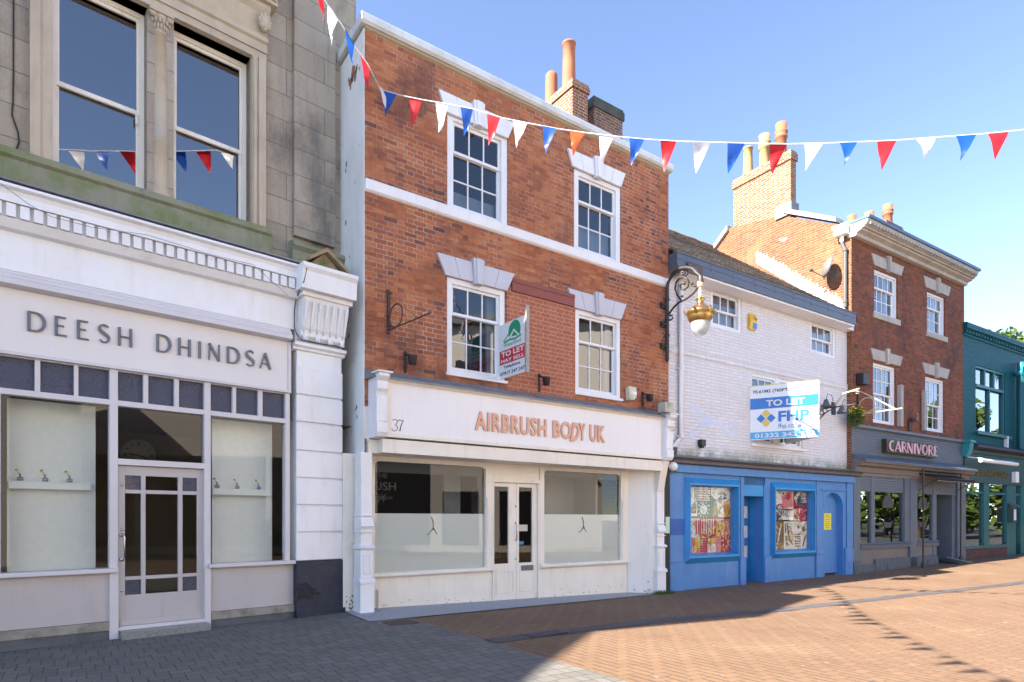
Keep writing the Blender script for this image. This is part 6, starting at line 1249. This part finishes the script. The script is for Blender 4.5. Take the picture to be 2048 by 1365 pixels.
# retractable awning over the restaurant door
a0, a1 = C.U(1867, -.5), C.U(1930, -.35); z1, z0 = C.Z(1867, 947, -.3), C.Z(1867, 958, -.5)
L = thing('door_awning', 'dark brown scallop edged awning over the restaurant doorway', 'awning', C, (a0+a1)/2, -.1, z1)
b = MB(); b.prism([(-.05, z1+.02), (-.62, z0+.03), (-.63, z0), (-.05, z1-.02)], a0, a1, 'u'); n = 14
for k in range(n):
    x0, x1 = a0+(a1-a0)*k/n, a0+(a1-a0)*(k+1)/n; b.prism([(x0, z0+.02), (x0, z0-.05), ((x0*3+x1)/4, z0-.08), ((x0+x1)/2, z0-.09), ((x0+3*x1)/4, z0-.08), (x1, z0-.05), (x1, z0+.02)], -.635, -.63, 'v')
b.build('canopy', mat('awning_cloth', (.03,.026,.03), (.022,.02,.022), 3, .5, .9, 0, .1), L)
b = MB()
for k in range(n*2): t = a0+(a1-a0)*(k+.5)/(n*2); b.box(t-.02, t+.02, -.64, -.636, z0-.085+.03*abs((k % 2)-.5), z0-.075+.03*abs((k % 2)-.5))
b.build('white_trim', 'paper_white', L); b = MB(); b.tube([(a0+.03, -.6, z0), (a0+.03, -.05, z0-.35)], .012, 6); b.tube([(a1-.03, -.6, z0), (a1-.03, -.05, z0-.35)], .012, 6); b.build('arm', 'black_iron', L)
for x, y1, y0, lab in ((1846.5, 937, 1133, 'thin black pole with a base in front of the small restaurant window'), (1921.5, 945, 1121, 'thin black pole at the corner between restaurant doorway and teal shop')):
    v = -.42 if x < 1900 else -.2; u = C.U(x, v); zt_ = C.Z(x, y1, v); p = C.P(u, v); zb_ = gz(p.x)
    L = thing('pole', lab, 'pole', C, u, v, zb_, 'black poles before the restaurant'); b = MB(); b.tube([(u, v, zb_), (u, v, zt_)], .026, 8); b.build('shaft', 'black_iron', L)
    b = MB(); b.lathe([(.06, 0), (.06, .12), (.03, .2)], u, v, zb_, 10)
    for z in (zt_-.3, zb_+1.2, zb_+.7): b.box(u-.05, u+.05, v-.012, v+.012, z, z+.02)
    b.build('fitting', 'black_iron', L)
p0 = C.at(1891, 1122, -.1); pr = C.P(C.U(1900, -.2), -.2); zr = gz(pr.x)
L = thing('access_ramp', 'dark wedge ramp with a yellow strip at the restaurant doorway', 'ramp', C, C.U(1900, -.2), -.2, zr)
a0, a1 = C.U(1882, -.1), C.U(1911, -.1)
b = MB(); b.prism([(.1, zr-.02), (-.65, zr+.005), (-.65, zr+.012), (.1, zr+.15)], a0, a1, 'u'); b.build('wedge', 'black_plastic', L); b = MB(); b.prism([(.1, zr+.152), (-.64, zr+.014), (-.64, zr+.02), (.1, zr+.157)], a1-.24, a1-.03, 'u'); b.build('strip', mat('worn_yellow', (.42,.36,.16), (.25,.22,.14)), L)

# ================================================================ TEAL BUILDING
R = thing('teal_building', 'low teal painted building with corbelled parapet and shop windows at the right edge', 'building', T, 3, 0, 0)
Tz = lambda x, y, v=0: T.at(x, y, v)[1]
zt_ = Tz(1930, 641.5, -.12); ue = 16
w = (T.U(1951), T.U(2010), Tz(1951, 863), Tz(1951, 730))
b = MB(); b.wall(-.0, ue, 2.9, zt_-.05, 0, [w], .2); b.build('wall', 'teal_painted_brick', R)
b = MB(); b.box(0, .1, .02, 9, 0, zt_-.1); b.poly([(0, .2, zt_-.3), (ue, .2, zt_-.3), (ue, 9, zt_-.3), (0, 9, zt_-.3)]); b.build('roof', 'lead', R)
b = MB(); h = zt_-Tz(1930, 672, 0)
b.prism([(.1, zt_), (-.10, zt_), (-.13, zt_-.04), (-.13, zt_-.2), (-.09, zt_-.22), (-.09, zt_-h*.5), (-.06, zt_-h*.52), (-.06, zt_-h*.8), (-.03, zt_-h*.82), (-.03, zt_-h), (.1, zt_-h)], 0.0, ue, 'u')
for k in range(60): b.box(.05+k*.23, .05+k*.23+.11, -.085, -.061, zt_-h*.78, zt_-h*.56)
b.build('parapet', 'teal_painted_brick', R)
fr_ = .05; m = MB(); zb_ = Tz(1951, 770)
m.ring(w, (w[0]+.07, w[1]-.07, w[2]+.06, w[3]-.08), .02, .16); m.box(w[0]+.07, w[1]-.07, .0, .16, zb_-.05, zb_+.05); L3 = (w[1]-w[0]-.14)
for k in (1, 2): x = w[0]+.07+L3*k/3; m.box(x-.05, x+.05, .03, .16, zb_+.05, w[3]-.08)
x = w[0]+.07+L3*.5; m.box(x-.04, x+.04, .03, .16, w[2]+.06, zb_-.05)
o = m.build('window', 'teal_paint', R, bevel=.006); g = MB(); g.poly([(w[0]+.07, .10, w[2]+.06), (w[1]-.07, .10, w[2]+.06), (w[1]-.07, .10, w[3]-.08), (w[0]+.07, .10, w[3]-.08)]); g.build('pane', 'mirror_glass', o)
b = MB(); niche(b, *w, .2, 1.6, .2); b.build('room_behind', 'dark_room', o); b = MB(); b.box(w[0]-.05, w[1]+.35, -.1, .02, w[2]-.1, w[2]-.005); b.build('sill', 'teal_paint', o)
zq1, zq0 = Tz(1940, 889, -.25), Tz(1940, 955, -.05)
VT = -.3
b = MB(); b.prism([(-.002, zq1+.16), (VT-.05, zq1), (VT-.05, zq1-.07), (-.08, zq1-.12), (-.002, zq1-.12)], .28, ue, 'u'); b.build('fascia_hood', mat('dark_hood', (.045,.045,.06)), R)
zlow = Tz(1927, 964.5)
b = MB(); b.box(0, ue, -.06, .1, zlow, zq1-.1); b.box(.3, ue, -.12, -.061, zq1-.24, zq1-.13); b.box(0, ue, -.09, -.061, zlow, zlow+.09); b.build('fascia', 'dull_teal', R)
b = MB(); k0, k1 = T.U(1936, -.2), T.U(1943.5, -.2); zk1, zk0 = Tz(1936, 886, -.2), Tz(1936, 914, -.1)
b.prism([(.0, zk1), (-.26, zk1), (-.26, zk1-.1), (-.22, zk0+.14), (-.12, zk0), (.0, zk0)], k0, k1, 'u'); b.prism([(.0, zk1+.1), (-.28, zk1+.10), (-.32, zk1+.02), (-.30, zk1+.002), (.0, zk1+.002)], k0-.04, k1+.05, 'u'); b.build('console_bracket', 'lit_teal', R, bevel=.01)
pxs = (1926.8, 1959, 1972, 2007, 2019, 2029); zt0 = Tz(1927, 985); zs0 = Tz(1927, 1093); 
b = MB()
for a, c in ((1920, 1927.5), (1966, 1977), (2012, 2030), (2040, 2070), (2120, 2140)): b.box(T.U(a), T.U(c), -.03, .12, zs0 if a < 2000 else -.2, zlow)
b.box(0, ue, -.01, .1, zt0-.03, zt0+.05); b.box(0, T.U(2020), -.06, .12, zs0-.1, zs0); b.build('shopfront_frame', 'teal_paint', R, bevel=.005)
b = MB(); b.poly([(0, .05, zs0), (ue, .05, zs0), (ue, .05, zlow), (0, .05, zlow)]); b.build('shop_window_pane', 'mirror_glass', R)
b = MB(); b.box(0, T.U(2018), -.02, .12, -.3, zs0-.102); b.build('brick_riser', 'teal_base_brick', R)
b = MB(); niche(b, .05, ue-.1, .1, zlow, .14, 3, 0); b.build('shop_interior', 'dark_room', R)
b = MB(); text(b, 'GAKINNISG DNAS', T.U(1950, -.06), T.U(2015, -.06), Tz(1950, 951.5, -.06), Tz(1950, 939, -.06), -.062, .03, .01); b.build('sign_lettering', 'gold_letters', R)
a0, z0 = T.at(1961, 921, -.5); a1 = T.U(2034, -.5)
L = thing('strip_light', 'white tube light on brackets across the teal shop fascia', 'strip light', T, a0, -.1, z0)
b = MB(); b.tube([(a0, -.5, z0), (a1, -.5, z0)], .065, 12); b.build('tube', 'sign_white', L); b = MB()
for f in (.08, .45, .9): u = a0+(a1-a0)*f; b.tube([(u, -.5, z0+.06), (u-.1, -.06, z0+.16)], .02, 6)
b.build('bracket', 'paper_white', L)
u, z = T.at(2032, 955, -.15); b = MB(); b.box(u-.14, u+.14, -.2, -.06, z-.2, z+.2); tag(b.build('floodlight', 'sign_white', None, T, (u, -.1, z), bevel=.01), 'white box floodlight at the right end of the teal fascia', 'floodlight')
u, z = T.at(2030, 1030, -.2); L = thing('menu_case', 'small roofed menu case on the teal shop door post', 'menu case', T, u, -.1, z)
b = MB(); b.box(u-.17, u+.17, -.2, -.035, z-.28, z+.26); b.build('case', 'dull_teal', L); b = MB(); b.box(u-.11, u+.09, -.206, -.201, z-.2, z+.2); b.build('menu_sheet', 'paper_white', L); b = MB(); b.prism([(-.03, z+.42), (-.34, z+.27), (-.34, z+.30), (-.03, z+.46)], u-.24, u+.26, 'u'); b.build('roof', 'dark_stone', L)
u = T.U(2041, -.15); L = thing('drainpipe', 'thick teal drainpipe with a hopper head at the right edge', 'drainpipe', T, u, -.15, 3)
b = MB(); b.lathe([(.14, Tz(2041, 900, -.15)), (.14, Tz(2041, 752, -.15))], u, -.17, 0, 14); b.build('pipe', 'teal_paint', L); b = MB(); b.lathe([(.16, 0), (.22, .1), (.22, .14), (.12, .16), (.12, .5)], u, -.17, Tz(2041, 752, -.15), 14); b.build('hopper', 'lit_teal', L)
b = MB()
rd = random.Random(5); zb_ = Tz(2041, 742, -.15)
for k, m in enumerate(('flag_red', 'flag_blue', 'flag_white')):
    pass
L = thing('tattered_bunting', 'bundle of torn red blue and white bunting knotted round the teal drainpipe', 'bunting', T, u, -.3, zb_)
for m, n, dx in (('flag_red', 9, 0), ('flag_blue', 5, -.25), ('flag_white', 7, -.12)):
    b = MB()
    for k in range(n):
        x = u+dx+rd.uniform(-.2, .25); y = -.38+rd.uniform(-.06, .06); z = zb_+rd.uniform(-.05, .08); b.poly([(x, y, z), (x+.18*rd.random()+.05, y-.03, z+.05), (x+rd.uniform(-.1, .1), y-.02, z-.2-.25*rd.random())])
    b.build('flag', m, L)
u = T.U(2015, -.1); a = T.Z(2015, 874, -.1); b = MB(); b.box(u-.03, u+.05, -.12, -.002, a-.5, a+.02); tag(b.build('batten', 'paper_white', None, T, (u, -.1, a)), 'short white batten under the teal upstairs window sill', 'batten')

# ================================================================ ORNATE STREET LAMP on the brick building's right edge
u = A.U(1333, -.05); q = lambda x, y: (u, *A.side(x, y, u))
L = thing('street_lamp', 'ornate black iron scroll bracket lamp with a brass lantern', 'street lamp', A, u, 0, A.Z(1333, 714, -.05))
b = MB(); zb_, zt_ = A.Z(1333, 712, -.06), A.Z(1333, 575, -.06); b.tube([(u, -.07, zb_), (u, -.07, zt_)], .04, 10)
for y in (600, 640, 672): b.lathe([(.055, -.02), (.055, .02)], u, -.07, A.Z(1333, y, -.06), 10)
b.ball((u, -.07, zb_-.05), (.045, .045, .09), 8)
for y in (612, 650, 693): z = A.Z(1333, y, -.06); b.box(u-.15, u+.05, -.05, -.004, z-.06, z+.06); b.tube([(u-.16, -.06, z), (u+.06, -.06, z)], .022, 6)
b.build('wall_post', 'black_iron', L)
lx = q(1400.5, 596)
b = MB(); b.tube([(u, -.07, zt_-.05), q(1336, 567), q(1342, 554), q(1350, 543.5), q(1360, 537.5), q(1373, 535.5), q(1385, 538), q(1394, 545), q(1400, 555), q(1401.5, 566)], [.035]*7+[.045, .055, .06], 10)
b.tube([q(1337, 630), q(1346, 617), q(1357, 606), q(1373, 598), q(1386, 588), q(1396, 575), q(1400, 565)], .022, 8)
b.tube([q(1362, 600), q(1354, 590), q(1350, 578), q(1352, 566), q(1358, 558), q(1366, 555), q(1374, 557), q(1378, 565), q(1376, 574), q(1369, 580), q(1362, 578), q(1360, 572), q(1363, 568), q(1368, 568)], .02, 7)
b.tube([q(1362, 557), q(1371, 552), q(1376, 547)], .018, 6); b.tube([q(1362, 547), q(1366, 551), q(1370, 547), q(1366, 543), q(1361, 546)], .02, 6)
b.tube([q(1400, 566), q(1394, 572), q(1386, 573), q(1383, 569), q(1387, 567)], .02, 6); b.tube([q(1334, 640), q(1340, 641), q(1346, 637), q(1344, 631), q(1339, 632)], .018, 6); b.ball(q(1369, 568), .03, 8); b.ball(q(1368, 548), .03, 8); b.ball(q(1364, 593), .03, 8)
b.build('scroll_bracket', 'black_iron', L)
X, Y = lx[0], lx[1]; zz_ = lambda y: q(1400.5, y)[2]
b = MB(); b.tube([(X, Y, zz_(566)), (X, Y, zz_(597))], .028, 8); b.lathe([(.05, -.02), (.06, 0), (.05, .02)], X, Y, zz_(572), 10); b.lathe([(.06, -.03), (.065, 0), (.045, .1)], X, Y, zz_(568), 10); b.build('drop_rod', 'gold_paint', L)
s = .0105
b = MB(); b.lathe([(.02, zz_(596)), (.085, zz_(597)), (.075, zz_(600)), (.06, zz_(607)), (.07, zz_(608)), (.085, zz_(609))], X, Y, 0, 20)
for k in range(10): a = 2*pi*k/10; b.ball((X+.085*cos(a), Y+.085*sin(a), zz_(597.5)), .018, 6)
b.build('crown', 'brass', L)
b = MB(); b.lathe([(.08, zz_(608.5)), (.14, zz_(614)), (.24, zz_(621)), (.25, zz_(623))], X, Y, 0, 24); b.build('hood', 'copper', L)
b = MB(); b.lathe([(.25, zz_(622)), (.285, zz_(624)), (.285, zz_(628)), (.25, zz_(631)), (.25, zz_(634)), (.23, zz_(640)), (.205, zz_(643)), (.19, zz_(645))], X, Y, 0, 24)
for k in range(6): a = 2*pi*k/6+.3; b.prism([(.27, zz_(630)), (.31, zz_(620)), (.33, zz_(622)), (.29, zz_(631))], -.02, .02, 'u'); n8 = len(b.v)-8; b.v[n8:] = [(X+p[1]*cos(a)-p[0]*sin(a), Y+p[1]*sin(a)+p[0]*cos(a), p[2]) for p in b.v[n8:]]
b.build('gallery', 'brass', L)
b = MB(); b.lathe([(.185, zz_(644.5)), (.185, zz_(652)), (.17, zz_(660)), (.12, zz_(668)), (.05, zz_(672)), (.005, zz_(672.6))], X, Y, 0, 24); b.build('glass_globe', 'globe_shell', L)
# little stone block and cable at the right end of the cream fascia
u0_, z0_ = A.at(1322, 826, VF-.1); b = MB(); b.box(A.U(1323, VF-.1), A.U(1340, VF-.1), VF-.2, VF+.0, A.Z(1330, 826, VF-.1), A.Z(1330, 806, VF-.1)); tag(b.build('stone_block', 'mossy_pale', None, A, (u0_, VF, z0_), bevel=.01), 'weathered pale stone block on the right end bracket of the cream fascia', 'stone block')

# ================================================================ BUNTING
def bunting(label, fr, pts, flags, n_out=0, seed=1, hh=.36):
    """cord through (u,z) points on the vertical plane of fr; flags hang from it as parts."""
    B = thing('bunting', label, 'bunting', fr, pts[0][0], 0, pts[0][1], 'strings of red white and blue bunting')
    def cz(u):
        for (a, za), (c, zc2) in zip(pts, pts[1:]):
            if min(a, c) <= u <= max(a, c): return za+(zc2-za)*(u-a)/(c-a)
        return pts[-1][1]
    b = MB(); b.tube([(p[0], 0, p[1]) for p in pts], .008, 6); b.build('cord', 'flag_white', B)
    rd = random.Random(seed)
    for (a, c, m) in flags:
        z0, z1 = cz(a), cz(c); h = hh*(.92+.12*rd.random()); t = a+(c-a)*(.02+.24*rd.random()); bl = rd.uniform(-.13, .13); w1, w2 = rd.uniform(0, 6), rd.uniform(.015, .04); q = MB(); N = 5; V = []; I = []
        for i in range(N+1):
            f = i/N
            for j in range(N+1-i):
                g = j/max(N-i, 1); x0, x1 = a+(t-a)*f, c+(t-c)*f; x = x0+(x1-x0)*g; z = (z0+(z1-z0)*g)*(1-f)+(min(z0, z1)-h)*f; I.append((i, j)); V.append((x, bl*sin(f*2.2)+w2*f*sin(g*4.5+f*3+w1)+.012*sin(f*7+w1), z-.004))
        ix = {k: n for n, k in enumerate(I)}; fs = []
        for i in range(N):
            for j in range(N-i):
                fs.append((ix[i, j], ix[i, j+1], ix[i+1, j]))
                if j+1 < N-i: fs.append((ix[i, j+1], ix[i+1, j+1], ix[i+1, j]))
        q.raw(V, fs, True); q.build('flag', m, B)
pB = A.P(A.U(768, -.06), -.06); e = Vector((9.6, 2.9)); thB = atan2(e.y-pB.y, e.x-pB.x)
FB = Fr(pB.x, pB.y, thB)
cord = [(768, 182), (796, 190), (845, 200), (898, 209), (948, 219), (1003, 236), (1057, 247), (1115, 258), (1172, 266), (1229, 273), (1291, 279), (1355, 283), (1423, 285), (1491, 287), (1576, 288.5), (1648, 287), (1716, 284.5), (1795, 281), (1874, 275), (1954, 269.5), (2048, 260), (2140, 250)]
ptsB = [FB.at(x, y) for x, y in cord]; ptsB[0] = (0.0, ptsB[0][1])
lst = [(768, 794, 'blue'), (818, 843, 'red'), (871, 896, 'white'), (921, 946, 'blue'), (974, 1001, 'red'), (1026, 1055, 'white'), (1085, 1113, 'blue'), (1140, 1170, 'orange'), (1198, 1227, 'white'), (1259, 1289, 'blue'), (1321, 1353, 'red'), (1386, 1421, 'white'), (1455, 1490, 'blue'), (1540, 1574, 'red'), (1608, 1646, 'white'), (1678, 1714, 'blue'), (1754, 1793, 'red'), (1833, 1872, 'white'), (1911, 1952, 'blue'), (1976, 2018, 'red'), (2065, 2108, 'white')]
fl = [(max(FB.U(a), .005), FB.U(c), 'flag_'+m) for a, c, m in lst]
u_last, z_last = ptsB[-1]
for k in range(9): ptsB.append((u_last+.9*(k+1), z_last+.10*(k+1)+.012*k*k))
for k in range(18): fl.append((fl[20][1]+.2+k*.42, fl[20][1]+.2+k*.42+.22, 'flag_'+('blue', 'red', 'white')[k % 3]))
bunting('long string of red white and blue bunting from the brick wall out to the right', FB, ptsB, fl, seed=3)
FA = Fr(pB.x, pB.y, atan2(-.62, -.78)); FA2 = Fr(pB.x, pB.y, atan2(-.62, -.78)+0)
cA = [(766, 180), (757, 172), (735, 128), (703, 84), (684, 50), (662, 22), (648, -2)]
ptsA = [(0.0, FB.at(768, 182)[1])] + [FA.at(x, y) for x, y in cA[1:]]
zl_ = ptsA[-1]; ptsA += [(zl_[0]+.9*(k+1), zl_[1]-.13*(k+1)+.014*(k+1)**2) for k in range(10)]
fl = [(.07, .27, 'flag_white')] + [(.47+.41*k, .47+.41*k+.24, 'flag_'+('red', 'blue', 'white')[k % 3]) for k in range(26)]
bunting('short visible string of bunting rising from the brick wall to the top left', FA, ptsA, fl, seed=5, hh=.34)

# ================================================================ TREES BEHIND THE VIEWER, seen in reflections; pale blocks added to bounce sunlight
def tree(x, y, h, r, label, seed, n=5200, s=.16, grp='trees across the street', lo=.2):
    z0 = gz(x); t = thing('tree', label, 'tree', WLD, x, y, z0, grp); rd = random.Random(seed); b = MB(); tr = h*.028+.05
    b.tube([(x, y, z0-.2), (x+.05, y, z0+h*.25), (x-.05, y+.05, z0+h*.6)], [tr*1.4, tr, tr*.5], 9)
    cl = []
    for k in range(11):
        a = rd.uniform(0, 2*pi); e = rd.uniform(lo, .95); d = rd.uniform(.3, .8)*r; p = (x+d*cos(a), y+d*sin(a), z0+h*e); cl.append((p, r*rd.uniform(.32, .55)))
        b.tube([(x, y, z0+h*.3*rd.uniform(.8, 1.2)), (x+d*.5*cos(a), y+d*.5*sin(a), z0+h*(.3+e)/2), p], [tr*.55, tr*.35, tr*.12], 6)
    b.build('trunk', mat('bark', (.09,.07,.055), (.06,.05,.04)), t); c = MB()
    for i, (p, rr) in enumerate(cl): leaves(c, p, (rr, rr, rr*.75), n//11, s, seed*31+i)
    c.build('crown', 'leaf', t)
tree(41.9, 11.0, 11.7, 2.5, 'green tree top showing above the teal parapet at the right edge', 4, 6500, .17, 'trees beyond the teal building', .35)
for i, (x, y, h, r) in enumerate(((44, -3, 8, 3.2), (50, -8, 8.5, 3.4), (47, 2.5, 7.5, 3.0), (56, -2, 9, 3.6), (53, 4, 8.5, 3.2), (60, -12, 9, 3.6), (40, -9, 8, 3.0), (62, 3, 9, 3.8), (66, -4, 10, 4), (58, 7, 8, 3.2), (45, -12, 9, 3.4))):
    tree(x, y, h, r, 'leafy street tree across the road', 11+i, 5200, .27)
b = MB()
for k in range(26): leaves(b, (70+2*sin(k*1.7), -26+k*1.5, 2.2), (1.6, 1.6, 2.6), 170, .42, 90+k)
tag(b.build('hedge', 'leaf', None, WLD, (70, -8, .4)), 'tall green hedge added to mask bright sky in the window reflections', 'hedge')  # added leaf wall covering pale sky below the reflected trees
for nm, q0, q1, H_, lab in (('bounce_block', (5, -14.5), (20, -2.5), 10.5, 'pale block added behind the viewer to bounce sunlight onto the fronts'), ('bounce_terrace', (-15, -15.5), (2, -6.2), 7.4, 'second pale block added behind the viewer, reflecting sunlight towards the stone front')):  # unseen reflectors shaped as buildings, turned to catch the sun
    q0, q1 = Vector(q0), Vector(q1); d_ = (q1-q0).normalized(); n_ = Vector((d_.y, -d_.x)); L_ = (q1-q0).length
    R = thing(nm, lab, 'building', WLD, (q0.x+q1.x)/2, (q0.y+q1.y)/2, 0)
    b = MB(); b.prism([tuple(q0), tuple(q1), tuple(q1+n_*7), tuple(q0+n_*7)], -.5, H_, 'z'); b.build('wall', mat('bounce_render', (.84,.77,.68), (.80,.73,.64), .8), R)
    b = MB(); b.prism([tuple(q0-d_*.3-n_*.4), tuple(q1+d_*.3-n_*.4), tuple(q1+d_*.3+n_*7.3), tuple(q0-d_*.3+n_*7.3)], H_+.002, H_+.3, 'z'); b.build('roof', 'lead', R)
    for k in range(int((L_-2)/2.7)):
        c = q0+d_*(1.8+k*2.7)
        if nm == 'bounce_block':
            w_ = MB(); e_ = n_*.03; hw = 1.25 if k < 4 else .85; w_.prism([tuple(c-d_*hw-e_), tuple(c+d_*hw-e_), tuple(c+d_*hw+e_), tuple(c-d_*hw+e_)], .3, 4.3 if k < 4 else 2.8, 'z'); w_.build('shopfront', 'black_plastic', R)  # dark panels added to dim what the shop windows reflect
        for z in (1.0, 4.2, 7.2):
            if nm == 'bounce_block' and z < (5 if k < 4 else 3): continue
            if z+1.7 > H_: continue
            w_ = MB(); w_.prism([tuple(c-d_*.45-n_*.02), tuple(c+d_*.45-n_*.02), tuple(c+d_*.45+n_*.02), tuple(c-d_*.45+n_*.02)], z, z+1.6, 'z'); w_.build('window', 'navy_paint', R)
# ---- small ground details
p = A.P(A.U(1322, -.1), -.12); b = MB()
rd = random.Random(2)
for _ in range(420):
    x, y = p.x+rd.gauss(0, .16), p.y-.02+rd.gauss(0, .05); h = .03+.07*rd.random(); a = rd.uniform(0, 6.28); b.poly([(x, y, gz(x)), (x+.012*cos(a), y+.012*sin(a), gz(x)), (x+.04*cos(a+1), y+.04*sin(a+1), gz(x)+h)])
o = b.build('weeds', 'weed', None, WLD, (p.x, p.y, gz(p.x))); tag(o, 'green weeds at the foot of the right cream pilaster', 'weeds'); 
for (x0, y0, lx_, lab) in ((4.5, 5.93, .55, 'iron drain grating in the dark channel of the brick paving'),):
    L = thing('drain_grating', lab, 'drain', WLD, x0+lx_/2, y0+.1, gz(x0)); b = MB(); b.box(x0, x0+lx_, y0, y0+.24, gz(x0)-.0, gz(x0)+.011); b.build('frame', 'black_iron', L); b = MB()
    for k in range(12): u = x0+.04+k*.047; b.box(u, u+.026, y0+.03, y0+.21, gz(x0)+.0115, gz(x0)+.016)
    b.build('bar', 'dark_stone', L)
q_ = WLD; x0, y0 = 3.42, 7.55; L = thing('manhole_cover', 'small rusty square cover in the grey paving near the cream doorstep', 'manhole cover', WLD, x0, y0, gz(x0)); b = MB(); b.box(x0, x0+.4, y0, y0+.34, gz(x0), gz(x0)+.009); b.build('cover', mat('rust_cover', (.10,.06,.045), (.06,.05,.05), 14, .9, .8), L); b = MB(); b.ring((x0-.02, x0+.42, y0-.02, y0+.36), (x0, x0+.4, y0, y0+.34), 0, .01); b.v = [(a, y0-.02+(c-(y0-.02)), gz(x0)+.006) if 0 else (a, c, d) for a, c, d in b.v];
